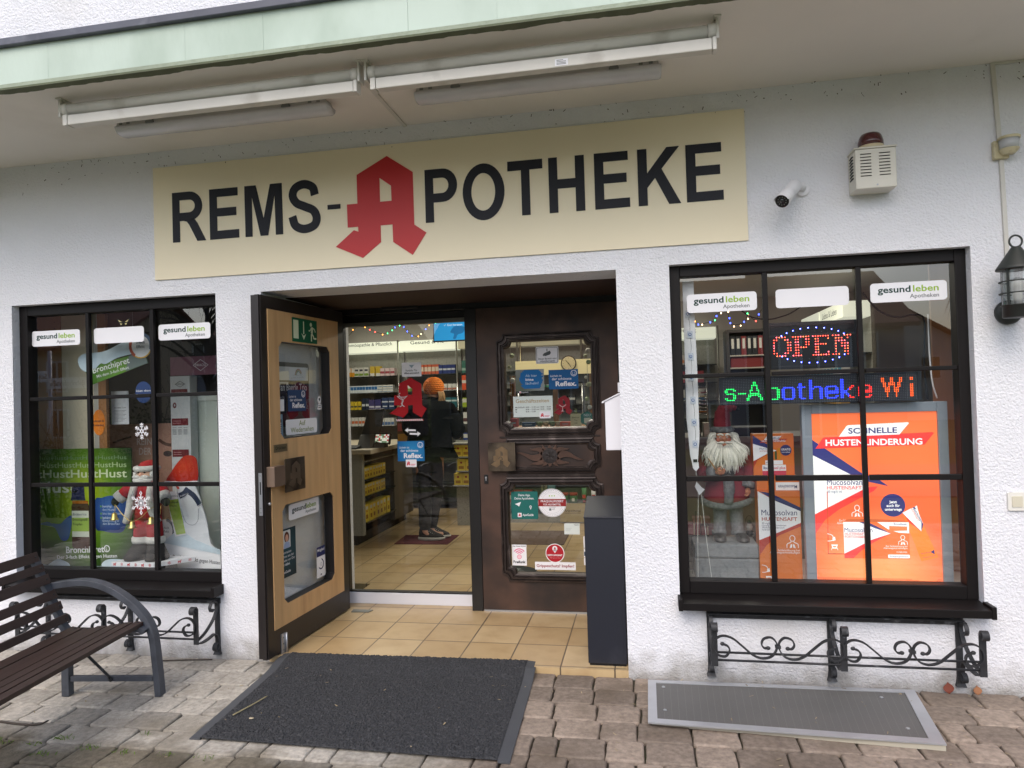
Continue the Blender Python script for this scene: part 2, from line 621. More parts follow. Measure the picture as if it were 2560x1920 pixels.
# ================================================================== THE SETTING: ground
def pavement():
 mb = MB()
 stone = mat('concrete_paver', rgb(170, 164, 154), 0.88, var=0.3, vs=48, isl=0.3, bump=0.6, bs=130, bdist=0.004, spec=0.25,
    dirt=rgb(120, 112, 98), dscale=3.0, dlo=0.52, dhi=0.8)
 # rain-wet, mossy band outside the canopy's drip line
 n = stone.node_tree.nodes
 l = stone.node_tree.links
 p = n['Principled BSDF']
 src = p.inputs['Base Color'].links[0].from_socket
 tc = n.new('ShaderNodeTexCoord')
 sp = n.new('ShaderNodeSeparateXYZ')
 l.new(tc.outputs['Object'], sp.inputs[0])
 no = n.new('ShaderNodeTexNoise')
 no.inputs['Scale'].default_value = 3.5
 no.inputs['Detail'].default_value = 6
 l.new(tc.outputs['Object'], no.inputs['Vector'])
 ad = n.new('ShaderNodeMath')
 ad.operation = 'MULTIPLY_ADD'
 ad.inputs[1].default_value = 0.45
 l.new(no.outputs['Fac'], ad.inputs[0])
 l.new(sp.outputs['Y'], ad.inputs[2])
 mr = n.new('ShaderNodeMapRange')
 mr.inputs['From Min'].default_value = -0.70
 mr.inputs['From Max'].default_value = -0.84
 mr.inputs['To Max'].default_value = 0.92
 l.new(ad.outputs[0], mr.inputs['Value'])
 wet = n.new('ShaderNodeMix')
 wet.data_type = 'RGBA'
 wet.blend_type = 'MULTIPLY'
 wet.inputs['B'].default_value = (0.36, 0.33, 0.27, 1)
 # unseen paving farther out stays pale, to bounce light under the canopy
 far = n.new('ShaderNodeMapRange')
 far.inputs['From Min'].default_value = -1.75
 far.inputs['From Max'].default_value = -1.45
 l.new(sp.outputs['Y'], far.inputs['Value'])
 m3 = n.new('ShaderNodeMath')
 m3.operation = 'MULTIPLY'
 l.new(mr.outputs[0], m3.inputs[0])
 l.new(far.outputs[0], m3.inputs[1])
 l.new(m3.outputs[0], wet.inputs['Factor'])
 l.new(src, wet.inputs['A'])
 # stones right of the mat are of a browner batch
 mr2 = n.new('ShaderNodeMapRange')
 mr2.inputs['From Min'].default_value = 0.2
 mr2.inputs['From Max'].default_value = 0.5
 l.new(sp.outputs['X'], mr2.inputs['Value'])
 br = n.new('ShaderNodeMix')
 br.data_type = 'RGBA'
 br.blend_type = 'MULTIPLY'
 br.inputs['B'].default_value = (0.62, 0.54, 0.50, 1)
 m4 = n.new('ShaderNodeMath')
 m4.operation = 'MULTIPLY'
 l.new(mr2.outputs[0], m4.inputs[0])
 l.new(far.outputs[0], m4.inputs[1])
 l.new(m4.outputs[0], br.inputs['Factor'])
 l.new(wet.outputs['Result'], br.inputs['A'])
 l.new(br.outputs['Result'], p.inputs['Base Color'])
 rng = random.Random(3)
 row = 0.166
 y = -0.005
 k = 0
 while y > -4.0:
  xx = -5.2 + (0.095 if k % 2 else 0) + rng.uniform(-0.02, 0.02)
  sk = 0.0
  while xx < 5.2:
   wd = rng.choice((0.175, 0.19, 0.2)) if xx < -0.7 else rng.choice((0.11, 0.16, 0.2, 0.2, 0.23))
   d = row + rng.uniform(-0.004, 0.004)
   g = 0.0036
   x0, x1, y1, y0 = xx + g, xx + wd - g, y - g * 0.7, y - d + g * 0.7
   # stones under the light-shaft cover are not laid
   if not (x0 > 1.16 and x1 < 2.27 and y0 > -0.56):
    c = 0.011
    zt = -0.030 + rng.uniform(-0.003, 0.003)
    tx, ty = rng.uniform(-0.012, 0.012), rng.uniform(-0.012, 0.012)
    cx, cy = (x0 + x1) / 2, (y0 + y1) / 2
    base = [(x0 + c, y0), (x1 - c, y0), (x1, y0 + c), (x1, y1 - c), (x1 - c, y1), (x0 + c, y1), (x0, y1 - c), (x0, y0 + c)]
    base = [(a + (c2 - a) * f + rng.uniform(-0.0032, 0.0032), b + (d2 - b) * f + rng.uniform(-0.0032, 0.0032)) for (a, b), (c2, d2) in zip(base, base[1:] + base[:1]) for f in ((0, 0.33, 0.67) if math.hypot(c2 - a, d2 - b) > 0.05 else (0,))]
    rings = []
    for ins, dz in ((0, -0.05), (0, -0.007), (0.003, -0.002), (0.007, 0.0), (0.012, 0.0004)):
     ring = []
     for a, b in base:
      dd = max(math.hypot(a - cx, b - cy), 1e-4)
      q = 1 - ins / dd
      px, py = cx + (a - cx) * q, cy + (b - cy) * q
      ring.append((px, py, zt + dz + (px - cx) * tx + (py - cy) * ty))
     rings.append(ring)
    mb.loft(rings, stone, True, True)
   xx += wd
  y -= row
  k += 1
 o = mb.obj('pavement')
 tag(o, kind='structure')
 mb = MB()
 soil = mat('joint_sand', rgb(62, 56, 46), 0.95, var=0.3, vs=14, bump=0.5, bs=90, dirt=rgb(48, 54, 30), dscale=5)
 mb.box(-5.5, 5.5, -4.1, 0.3, -0.2, -0.048, soil)
 tag(mb.obj('joint_bed'), kind='structure')
pavement()
mb = MB()
mb.box(-1.0, 1.0235, 0.0, 1.5, -0.12, 0.0, TILES)
mb.box(-4.2, 4.6, 1.5, 5.3, -0.12, -0.0, TILES)
tag(mb.obj('tiled_floor'), kind='structure')
def grassmat():
 return mat('meadow_grass', rgb(86, 104, 52), 0.95, var=0.35, vs=2.5, bump=0.8, bs=40, bdist=0.05, dirt=rgb(112, 104, 66), dscale=1.2)
mb = MB()
gm = grassmat()
N = 60
vs, fs = [], []
def gz(x, y):
 a = min(max((-4.4 - y) / 4.0, 0), 1)
 z = -0.12 - 0.75 * a * a * (3 - 2 * a)
 if y < -30:
  z += min((-30 - y) * 0.03, 6)
 return z
ys = [6, 0.4, -0.5, -2, -4.1, -4.4, -5, -5.6, -6.4, -7.2, -8, -9, -11, -14, -20, -30, -45, -80, -160, -400, -900]
xs = [-900, -300, -120, -60, -30, -15, -8, -4, 0, 4, 8, 15, 30, 60, 120, 300, 900]
for yy in ys:
 for xx in xs:
  vs.append((xx, yy, gz(xx, yy)))
for j in range(len(ys) - 1):
 for i in range(len(xs) - 1):
  a = j * len(xs) + i
  fs.append((a, a + len(xs), a + len(xs) + 1, a + 1))
mb.add(vs, fs, gm, True)
tag(mb.obj('ground'), kind='structure')
mb = MB()
asph = mat('asphalt', rgb(82, 82, 84), 0.9, var=0.15, vs=3, bump=0.4, bs=150)
mb.box(-80, 80, -17.5, -11.5, -1.0, -0.84, asph)
tag(mb.obj('road'), kind='structure')
# ================================================================== THE BUILDING
bld = thing('pharmacy_building', 'white roughcast shopfront with two black lattice windows, recessed doorway and mint green canopy', 'building')
def wall_cells(mb, xs, zs, holes, y0, y1, m):
 def solid(i, j):
  if i < 0 or j < 0 or i >= len(xs) - 1 or j >= len(zs) - 1:
   return False
  cx, cz = (xs[i] + xs[i + 1]) / 2, (zs[j] + zs[j + 1]) / 2
  return not any(h[0] < cx < h[1] and h[2] < cz < h[3] for h in holes)
 for i in range(len(xs) - 1):
  for j in range(len(zs) - 1):
   if not solid(i, j):
    continue
   a, b, c, d = xs[i], xs[i + 1], zs[j], zs[j + 1]
   mb.add([(a, y0, c), (b, y0, c), (b, y0, d), (a, y0, d)], [(0, 1, 2, 3)], m)
   mb.add([(a, y1, c), (b, y1, c), (b, y1, d), (a, y1, d)], [(3, 2, 1, 0)], m)
   if not solid(i - 1, j):
    mb.add([(a, y0, c), (a, y1, c), (a, y1, d), (a, y0, d)], [(3, 2, 1, 0)], m)
   if not solid(i + 1, j):
    mb.add([(b, y0, c), (b, y1, c), (b, y1, d), (b, y0, d)], [(0, 1, 2, 3)], m)
   if not solid(i, j - 1):
    mb.add([(a, y0, c), (b, y0, c), (b, y1, c), (a, y1, c)], [(3, 2, 1, 0)], m)
   if not solid(i, j + 1):
    mb.add([(a, y0, d), (b, y0, d), (b, y1, d), (a, y1, d)], [(0, 1, 2, 3)], m)
mb = MB()
LX0, LX1, RX0, RX1, DX0, DX1 = -2.688, -1.2885, 1.2945, 2.697, -1.0, 1.0235
wall_cells(mb, [-7, LX0, LX1, DX0, DX1, RX0, RX1, 7], [-0.3, 0.37, 2.08, 2.0877, 2.9505],
           [(LX0, LX1, 0.37, 2.0877), (RX0, RX1, 0.37, 2.0877), (DX0, DX1, -0.4, 2.08)], 0.0, 0.13, STUCCO)
mb.obj('front_wall', bld, bevel=0.006)
mb = MB()
mb.box(-9, 9, -0.78, 0.3, 3.1505, 7.0, STUCCO)
mb.obj('upper_wall', bld)
# canopy
mb = MB()
soff = mat('soffit_plaster', rgb(226, 221, 214), 0.9, var=0.05, vs=1.5, bump=0.35, bs=160, bdist=0.002, dirt=rgb(200, 193, 182), dscale=1.1, dlo=0.55, dhi=0.9)
mb.box(-9, 9, -0.87, 0.3, 2.9505, 3.15, soff)
can = mb.obj('canopy', bld)
mint = mat('mint_paint', rgb(188, 203, 192), 0.8, var=0.05, vs=3, bump=0.6, bs=26, bdist=0.004, dirt=rgb(146, 164, 148), dscale=2.6, dlo=0.46, dhi=0.85, stretch=(1, 1, 0.45))
mb = MB()
rng = random.Random(5)
x = -9.0
while x < 9:
 wd = rng.choice((0.28, 0.33, 0.38, 0.46))
 mb.box(x, x + wd - 0.0007, -0.9 + rng.uniform(-0.0012, 0.0012), -0.868, 2.974, 3.15, mint)
 x += wd
mb.obj('fascia', can)
mb = MB()
lip = mat('drip_edge_grey_green', rgb(150, 160, 142), 0.85, var=0.12, vs=6, bump=0.5, bs=60)
mb.box(-9, 9, -0.904, -0.875, 2.954, 2.974, lip)
dgreen = mat('dark_green_paint_edge', rgb(92, 98, 76), 0.85, var=0.15, vs=12)
# uneven edge of the green paint on the underside
n = 520
a = [(-6 + 12 * i / n, -0.903) for i in range(n + 1)]
b = [(-6 + 12 * i / n, -0.862 + rng.uniform(-0.004, 0.004) + 0.006 * math.sin(i * 0.31) * math.sin(i * 0.047)) for i in range(n + 1)]
vs = [(p[0], p[1], 2.9475 if k == 0 else 2.9475) for q in (a, b) for k, p in enumerate(q)]
mb.add(vs, [(i, n + 1 + i, n + 2 + i, i + 1) for i in range(n)], dgreen)
vs2 = [(p[0], -0.9045, z) for z in (2.9475, 2.957) for p in a]
mb.add(vs2, [(i, i + 1, n + 2 + i, n + 1 + i) for i in range(n)], dgreen)
mb.obj('drip_edge', can)
mb = MB()
zinc = mat('dark_zinc_flashing', rgb(82, 84, 94), 0.55, 0.3, var=0.2, vs=5, dirt=rgb(120, 122, 130), dscale=7, dlo=0.55, dhi=0.8)
mb.box(-9, 9, -0.925, -0.78, 3.146, 3.182, zinc)
mb.obj('flashing', can, bevel=0.004)
# show windows
def show_window(x0, x1, cols, rows):
 mb = MB()
 y0, y1 = 0.05, 0.125
 mb.box(x0, cols[0][0], y0, y1, 0.392, 2.0875, BLACKMET)
 mb.box(cols[2][1], x1, y0, y1, 0.392, 2.0875, BLACKMET)
 mb.box(cols[0][0], cols[2][1], y0, y1, rows[2][1], 2.0875, BLACKMET)
 mb.box(cols[0][0], cols[2][1], y0, y1, 0.392, rows[0][0], BLACKMET)
 wn = mb.obj('window', bld, bevel=0.004)
 mb = MB()
 for i in range(2):
  a, b = cols[i][1], cols[i + 1][0]
  mb.box(a + 0.002, b - 0.006, y0 + 0.004, y0 + 0.026, rows[0][0], rows[2][1], BLACKMET)
  mb.box(a + 0.005, b - 0.009, y0 + 0.026, 0.0845, rows[0][0], rows[2][1], BLACKMET)
 for i in range(2):
  a, b = rows[i][1], rows[i + 1][0]
  for c in cols:
   mb.box(c[0] + 0.001, c[1] - 0.001, y0 + 0.005, y0 + 0.025, a + 0.001, b - 0.001, BLACKMET)
 mb.obj('glazing_bar', wn, bevel=0.003)
 mb = MB()
 mb.add([(cols[0][0] - 0.01, 0.085, rows[0][0] - 0.01), (cols[2][1] + 0.01, 0.085, rows[0][0] - 0.01), (cols[2][1] + 0.01, 0.085, rows[2][1] + 0.01),
   (cols[0][0] - 0.01, 0.085, rows[2][1] + 0.01)], [(0, 1, 2, 3)], GLASS)
 mb.obj('pane', wn)
 mb = MB()
 mb.loft([[(xx, 0.12, 0.37), (xx, 0.12, 0.392), (xx, 0.052, 0.392), (xx, -0.078, 0.386), (xx, -0.092, 0.384), (xx, -0.092, 0.346), (xx, -0.084, 0.346),
              (xx, -0.078, 0.366)] for xx in (x0 + 0.001, x1 - 0.001)], BLACKMET, False)
 for xx in (x0 - 0.0115, x1 - 0.0095):
  mb.box(xx, xx + 0.021, -0.096, -0.002, 0.343, 0.401, BLACKMET)
 mb.obj('sill', wn, bevel=0.0025)
 return wn
show_window(LX0, LX1, [(-2.628, -2.2175), (-2.186, -1.772), (-1.738, -1.328)], [(0.455, 0.956), (0.983, 1.492), (1.517, 2.024)])
show_window(RX0, RX1, [(1.349, 1.7535), (1.788, 2.1985), (2.231, 2.646)], [(0.459, 0.967), (0.997, 1.501), (1.524, 2.029)])
# doorway: lintel boards, frame, vestibule
brownboard = mat('dark_brown_board', rgb(58, 40, 33), 0.6, var=0.2, vs=5, stretch=(1, 8, 8))
mb = MB()
mb.box(DX0 + 0.001, DX1 - 0.001, 0.281, 0.93, 2.076, 2.2, brownboard)
mb.obj('lintel_board', bld)
mb = MB()
mb.box(DX0 + 0.001, DX1 - 0.001, 0.1305, 0.2805, 2.0795, 2.25, STUCCO)
mb.obj('lintel', bld)
mb = MB()
mb.box(DX0 - 0.12, DX0, 0.1305, 1.2, -0.05, 2.2, STUCCO)
mb.obj('vestibule_wall', bld)
mb = MB()
mb.box(DX1, DX1 + 0.12, 0.1305, 1.2, -0.05, 2.2, STUCCO)
mb.obj('vestibule_wall', bld)
blk = mat('door_frame_black', rgb(20, 19, 20), 0.4, var=0.1, vs=4)
mb = MB()
mb.box(-0.998, 1.021, 0.93, 1.01, 2.036, 2.2, blk)
mb.box(-0.999, 1.0215, 1.012, 1.12, 1.99, 2.2, blk)
mb.box(-0.033, 0.044, 0.905, 1.06, -0.02, 2.035, blk)
mb.box(0.985, 1.021, 0.93, 1.06, 0.0, 2.035, blk)
mb.box(-0.998, -0.965, 0.93, 1.06, 0.0, 2.035, blk)
mb.box(-0.62, -0.36, 0.90, 0.93, 2.058, 2.105, blk)
df = mb.obj('door_frame', bld, bevel=0.003)
# automatic sliding door
mb = MB()
grey = mat('grey_anodised', rgb(120, 122, 118), 0.4, 0.5)
mb.box(-0.985, -0.034, 1.0, 1.05, 1.962, 1.989, grey)
mb.box(-0.985, -0.036, 0.998, 1.05, 0.0, 0.078, paint(214, 216, 224, 0.4))
mb.box(-0.963, -0.951, 1.003, 1.048, 0.078, 1.962, blk)
mb.box(-0.046, -0.035, 1.003, 1.048, 0.078, 1.962, blk)
mb.box(-0.951, -0.046, 1.005, 1.048, 0.078, 0.088, blk)
sd = mb.obj('sliding_door', bld, bevel=0.002)
mb = MB()
mb.add([(-0.955, 1.03, 0.08), (-0.04, 1.03, 0.08), (-0.04, 1.03, 1.965), (-0.955, 1.03, 1.965)], [(0, 1, 2, 3)], glass_mat('door_glass', 0.06, (0.9, 0.93, 0.9, 1)))
mb.obj('pane', sd)
mb = MB()
mb.poly([(-0.852, 0.793), (-0.73, 0.80), (-0.716, 0.846), (-0.858, 0.846)], grey, 0.0005, 0.006)
tag(mb.obj('door_stop_plate'), 'flat grey metal plate on the tiles at the foot of the open door', 'plate')
# copper-clad door leaf
copper = mat('aged_copper', rgb(86, 64, 54), 0.47, 0.25, var=0.3, vs=4.5, bump=0.25, bs=14, bdist=0.004, dirt=rgb(46, 39, 37), dscale=3.2, dlo=0.34, dhi=0.68)
copper_dark = mat('dark_patinated_copper', rgb(58, 50, 48), 0.38, 0.55, var=0.3, vs=10, bump=0.3, bs=40, bdist=0.003, dirt=rgb(96, 86, 82), dscale=12, dlo=0.55, dhi=0.8)
def scooped(x0, x1, z0, z1, r, n=5):
 """rectangle whose corners are cut by small concave curves"""
 o = []
 for cx, cy, a0 in ((x1, z0, 180), (x1, z1, 270), (x0, z1, 0), (x0, z0, 90)):
  for i in range(n + 1):
   a = rad(a0 - 90 * i / n)
   o.append((cx + r * math.cos(a), cy + r * math.sin(a)))
 return o
W1 = (0.236, 0.811, 1.221, 1.797)
W2 = (0.234, 0.817, 0.256, 0.841)
mb = MB(wallframe(0.91))
leaf = [(0.046, 0.012), (0.984, 0.012), (0.984, 2.033), (0.046, 2.033)]
mb.poly(leaf, copper, -0.06, 0.0, [oct_rect(*W1, 0.026), oct_rect(*W2, 0.026)], back=True)
cd = mb.obj('copper_door', bld)
def moulding(x0, x1, z0, z1, steps, r):
 mb = MB(wallframe(0.91))
 lo = [[(p[0], p[1], h) for p in scooped(x0 + d, x1 - d, z0 + d, z1 - d, r)] for d, h in steps]
 k = len(lo[0])
 vs = [p for q in lo for p in q]
 fs = [(i * k + e, i * k + (e + 1) % k, (i + 1) * k + (e + 1) % k, (i + 1) * k + e) for i in range(len(lo) - 1) for e in range(k)]
 mb.add(vs, fs, copper_dark)
 return mb
ST = [(0, 0), (0.001, 0.014), (0.010, 0.016), (0.014, 0.006), (0.018, 0.006), (0.021, 0.019), (0.030, 0.020), (0.034, 0.008), (0.038, 0.008), (0.042, 0.014), (0.05, 0.012), (0.056, -0.02)]
for (x0, x1, z0, z1) in ((0.182, 0.866, 1.168, 1.852), (0.181, 0.870, 0.203, 0.895)):
 moulding(x0, x1, z0, z1, ST, 0.045).obj('moulding', cd)
moulding(0.19, 0.858, 0.918, 1.152, ST[:9] + [(0.046, 0.002)], 0.045).obj('moulding', cd)
mb = MB(wallframe(0.91))
mb.add([(0.19, 1.157, 0.008), (0.858, 1.157, 0.008), (0.858, 1.166, 0.008), (0.19, 1.166, 0.008)], [(0, 1, 2, 3)], copper_dark)
mb.rect(0.235, 0.815, 1.1535, 1.1665, copper_dark, 0, 0.01)
mb.rect(0.235, 0.815, 0.8965, 0.9165, copper_dark, 0, 0.01)
mb.obj('bead', cd)
for wv in (W1, W2):
 mb = MB(wallframe(0.935))
 x0, x1, z0, z1 = wv
 mb.add([(x0 - 0.01, z0 - 0.01, 0), (x1 + 0.01, z0 - 0.01, 0), (x1 + 0.01, z1 + 0.01, 0), (x0 - 0.01, z1 + 0.01, 0)], [(0, 1, 2, 3)], GLASS)
 mb.obj('pane', cd)
# hammered sun with wavy rays
mb = MB(wallframe(0.909))
cx, cz = 0.524, 1.035
ray_m = mat('rubbed_copper', rgb(84, 62, 52), 0.42, 0.3, var=0.25, vs=14)
groove = mat('blackened_groove', rgb(22, 19, 18), 0.6)
def wavy(tip, bw, bend):
 dx, dz = tip[0] - cx, tip[1] - cz
 L = math.hypot(dx, dz)
 u = Vector((dx / L, dz / L, 0))
 v = Vector((-u.y, u.x, 0))
 A, B = [], []
 for i in range(13):
  t = i / 12
  c = Vector((cx, cz, 0)) + u * (0.05 + (L - 0.05) * t) + v * bend * math.sin(t * pi * 1.6)
  h = bw * (1 - t) ** 0.8 + 0.0008
  A.append(c + v * h)
  B.append(c - v * h)
 return A, B
for tip, bw, bd in (((0.303, 1.040), 0.026, 0.016), ((0.745, 1.024), 0.026, 0.016), ((0.395, 1.092), 0.02, -0.01), ((0.65, 1.092), 0.02, 0.01), ((0.396, 0.968), 0.02, 0.01),
     ((0.648, 0.975), 0.02, -0.01), ((0.523, 1.107), 0.014, 0.0), ((0.523, 0.961), 0.014, 0), ((0.47, 1.107), 0.014, 0.003), ((0.57, 1.107), 0.014, -0.003),
     ((0.475, 0.962), 0.014, 0.003), ((0.575, 0.962), 0.014, -0.003)):
 A, B = wavy(tip, bw, bd)
 mb.strip2(A, B, ray_m, 0, 0.010)
 mb.strip2([a * 1.0 + (a - (a + b) / 2) * 0.32 for a, b in zip(A, B)], [b * 1.0 + (b - (a + b) / 2) * 0.32 for a, b in zip(A, B)], groove, 0, 0.004)
rings = []
for i in range(6):
 t = i / 5
 rings.append([(cx + 0.078 * math.cos(t * pi / 2) * math.cos(a) + (0.0001 if i == 5 else 0), cz + 0.066 * math.cos(t * pi / 2) * math.sin(a), 0.003 + 0.008 * math.sin(t * pi / 2) + 0.0022 * math.sin(5 * a + 9 * t)) for a in [2 * pi * k / 28 for k in range(28)]])
mb.loft(rings, mat('dull_dark_copper', rgb(50, 44, 43), 0.62, 0.3, var=0.3, vs=25, bump=0.5, bs=60, bdist=0.004))
mb.obj('sun_relief', cd)
bronze = mat('worn_bronze', rgb(104, 92, 78), 0.36, 0.7, var=0.3, vs=12, dirt=rgb(58, 50, 44), dscale=9, dlo=0.45, dhi=0.65)
mb = MB(wallframe(0.86))
mb.rect(0.1165, 0.3, 0.94, 1.129, bronze, -0.016, 0)
mb.rect(0.135, 0.2, 0.985, 1.07, bronze, -0.05, -0.016)
hp = mb.obj('handle_plate', cd, bevel=0.003)
mb = MB(wallframe(0.86))
worn = mat('polished_worn_bronze', rgb(130, 108, 82), 0.38, 0.6, var=0.2, vs=30)
emblem(mb, 0.205, 0.966, 0.138, worn, 0, 0.0022)
mb.stroke([(0.185, 1.02), (0.2, 1.035), (0.215, 1.02), (0.2, 1.01), (0.2, 0.985)], 0.005, bronze, 0, 0.004)
mb.obj('raised_emblem', hp)
mb = MB(wallframe(0.909))
mb.rrect(0.074, 0.1015, 0.852, 0.913, 0.004, blk, 0, 0.004)
mb.disc(0.0875, 0.894, 0.0065, ALU, w0=0.004, w1=0.008)
mb.rect(0.0845, 0.0905, 0.872, 0.890, ALU, 0.004, 0.008)
mb.obj('lock', cd)
mb = MB()
mb.box(0.05, 0.98, 0.905, 0.98, -0.004, 0.0105, ALU)
mb.obj('threshold', bld)
# open door leaf, swung out along the left reveal
OE, OH = Vector((-0.945, -0.10, 0)), Vector((-0.885, 0.85, 0))
DM = frame(OE, OH - OE, (0, 0, 1))
LW = 0.952
ply = mat('light_wood_veneer', rgb(204, 164, 116), 0.48, var=0.10, vs=3, stretch=(7, 7, 0.6), dirt=rgb(176, 136, 92), dscale=2.5, dlo=0.5, dhi=0.85)
OW1 = (0.160, 0.756, 1.226, 1.796)
OW2 = (0.158, 0.752, 0.270, 0.842)
mb = MB(DM)
mb.poly([(0, 0.012), (LW, 0.012), (LW, 2.048), (0, 2.048)], BLACKWOOD, -0.062, 0, [oct_rect(*OW1, 0.036), oct_rect(*OW2, 0.036)], back=True)
mb.rect(-0.012, 0.0, 0.012, 2.048, BLACKWOOD, -0.030, -0.006)
od = mb.obj('open_door', bld, bevel=0.002)
mb = MB(DM)
mb.poly([(0.058, 0.155), (0.868, 0.155), (0.868, 1.974), (0.058, 1.974)], ply, 0.0, 0.006, [oct_rect(*OW1, 0.034), oct_rect(*OW2, 0.034)])
mb.obj('wood_panel', od)
for wv in (OW1, OW2):
 mb = MB(DM)
 x0, x1, z0, z1 = wv
 mb.add([(x0 - 0.02, z0 - 0.02, -0.035), (x1 + 0.02, z0 - 0.02, -0.035), (x1 + 0.02, z1 + 0.02, -0.035), (x0 - 0.02, z1 + 0.02, -0.035)], [(0, 1, 2, 3)], GLASS)
 mb.obj('pane', od)
mb = MB(DM)
mb.rect(0.125, 0.335, 0.921, 1.113, bronze, 0.045, 0.052)
mb.rect(0.02, 0.125, 0.967, 1.08, mat('satin_bronze', rgb(150, 128, 112), 0.35, 0.6, var=0.1), 0.0, 0.05)
hp = mb.obj('handle_plate', od, bevel=0.002)
mb = MB(DM)
emblem(mb, 0.232, 0.945, 0.148, mat('dull_bronze', rgb(128, 112, 96), 0.35, 0.7, var=0.2, vs=20), 0.052, 0.055)
mb.obj('raised_emblem', hp)
mb = MB(DM)
EM = frame(OE, OE - OH, (0, 0, 1))
mb = MB(frame(OE + (OE - OH).normalized() * 0.0122, (OH - OE).cross(Vector((0, 0, 1))), (0, 0, 1)))
mb.rect(-0.028, -0.007, 0.814, 1.05, ALU, 0, 0.003)
for z in (0.83, 0.855, 1.035):
 mb.disc(-0.0175, z, 0.003, grey, w0=0.003, w1=0.0045, n=8)
mb.rect(-0.021, -0.014, 0.93, 1.0, blk, 0.003, 0.0036)
mb.obj('lock_plate', od)
mb = MB(DM)
mb.rect(0.12, 0.158, -0.0, 0.112, ALU, 0.0, 0.006)
mb.tube([(0.158, -0.004, 0.012), (0.158, 0.112, 0.012)], 0.007, ALU, 8)
for z in (0.02, 0.055, 0.09):
 mb.disc(0.136, z, 0.005, grey, w0=0.006, w1=0.008, n=8)
mb.obj('floor_bolt', od)
mb = MB(DM)
mb.tube([(0.034, 0.871, 0.0), (0.034, 0.871, 0.012)], 0.009, ALU, 10)
mb.obj('lock_cylinder', od)
# shop interior shell
shopw = mat('shop_wall_paint', rgb(178, 172, 166), 0.8, var=0.05, vs=2)
mb = MB()
mb.box(-4.3, -4.2, 0.14, 5.4, -0.05, 2.55, shopw)
mb.box(4.6, 4.7, 0.14, 5.4, -0.05, 2.55, shopw)
mb.box(-4.3, 4.7, 5.3, 5.4, -0.05, 2.55, shopw)
mb.obj('shop_wall', bld)
mb = MB()
mb.box(-4.3, 4.7, 0.14, 5.4, 2.55, 2.65, mat('shop_ceiling_paint', rgb(190, 186, 184), 0.85))
mb.obj('shop_ceiling', bld)
# ================================================================== THINGS ON AND BEFORE THE FACADE
# ---- name board
sign = thing('shop_sign', 'long cream name board with black capitals and a large red A emblem above the doorway', 'sign', (0.0, -0.001, 2.185))
cream = mat('cream_sign_paint', rgb(234, 223, 194), 0.62, var=0.03, vs=1.2, bump=0.12, bs=40, bdist=0.003)
mb = MB(wallframe(-0.001))
mb.rect(-1.674, 1.688, 2.185, 2.851, cream, 0, 0.009)
mb.obj('panel', sign)
ink = paint(24, 26, 34, 0.55)
LM = wallframe(-0.010)
mb = MB(LM)
def letter_done():
 global mb
 mb.obj('letter', sign)
 mb = MB(LM)
T = 0.003
def P(pts):
 mb.poly(pts, ink, 0, T)
zb, zt = 2.3985, 2.692
def bowl(x0, xr, xi, z0, z1, i0, i1, xm):
 n = 14
 A, B = [(x0, z1)], [(x0, i1)]
 for i in range(n + 1):
  a = pi / 2 - pi * i / n
  A.append((xm + (xr - xm) * math.cos(a), (z0 + z1) / 2 + (z1 - z0) / 2 * math.sin(a)))
  B.append((xm - 0.004 + (xi - xm + 0.004) * math.cos(a), (i0 + i1) / 2 + (i1 - i0) / 2 * math.sin(a)))
 A.append((x0, z0))
 B.append((x0, i0))
 mb.strip2(A, B, ink, 0, T)
def E_(x0, x1, xm):
 P([(x0, zb), (x1, zb + 0.001), (x1, zb + 0.05), (x0 + 0.048, zb + 0.049), (x0 + 0.048, 2.531), (xm, 2.531), (xm, 2.579), (x0 + 0.048, 2.579), (x0 + 0.048, 2.645), (x1 - 0.005, 2.645), (x1 - 0.005, zt), (x0, zt)])
P([(-1.548, zb), (-1.501, zb), (-1.501, zt), (-1.548, zt)])
bowl(-1.501, -1.353, -1.400, 2.522, zt, 2.570, 2.645, -1.435)
P([(-1.478, 2.5225), (-1.455, 2.516), (-1.440, 2.498), (-1.388, zb), (-1.332, zb), (-1.385, 2.503), (-1.408, 2.534), (-1.44, 2.5225)])
letter_done()
E_(-1.3055, -1.119, -1.1345)
letter_done()
P([(-1.079, zb), (-1.035, zb), (-1.035, 2.631), (-0.984, zb), (-0.937, zb), (-0.892, 2.632), (-0.889, zb), (-0.844, zb), (-0.846, zt), (-0.919, zt), (-0.963, 2.497), (-1.009, zt), (-1.080, zt)])
letter_done()
mb.stroke([(-0.6445, 2.607), (-0.658, 2.652), (-0.710, 2.673), (-0.762, 2.655), (-0.780, 2.613), (-0.757, 2.570), (-0.706, 2.545), (-0.655, 2.519), (-0.6365, 2.474), (-0.655, 2.434), (-0.714, 2.4185), (-0.766, 2.441), (-0.785, 2.494)], 0.048, ink, 0, T, 7)
letter_done()
P([(-0.569, 2.517), (-0.492, 2.517), (-0.492, 2.543), (-0.569, 2.543)])
letter_done()
P([(0.0045, zb), (0.052, zb), (0.052, 2.689), (0.0045, 2.689)])
bowl(0.052, 0.187, 0.138, 2.507, 2.689, 2.555, 2.640, 0.105)
letter_done()
mb.strip2(ell2(0.3325, 2.5425, 0.1155, 0.1535, 40), ell2(0.331, 2.5425, 0.066, 0.102, 40), ink, 0, T, True)
letter_done()
P([(0.540, zb), (0.586, zb), (0.586, 2.641), (0.656, 2.641), (0.656, zt), (0.467, zt), (0.467, 2.641), (0.540, 2.641)])
letter_done()
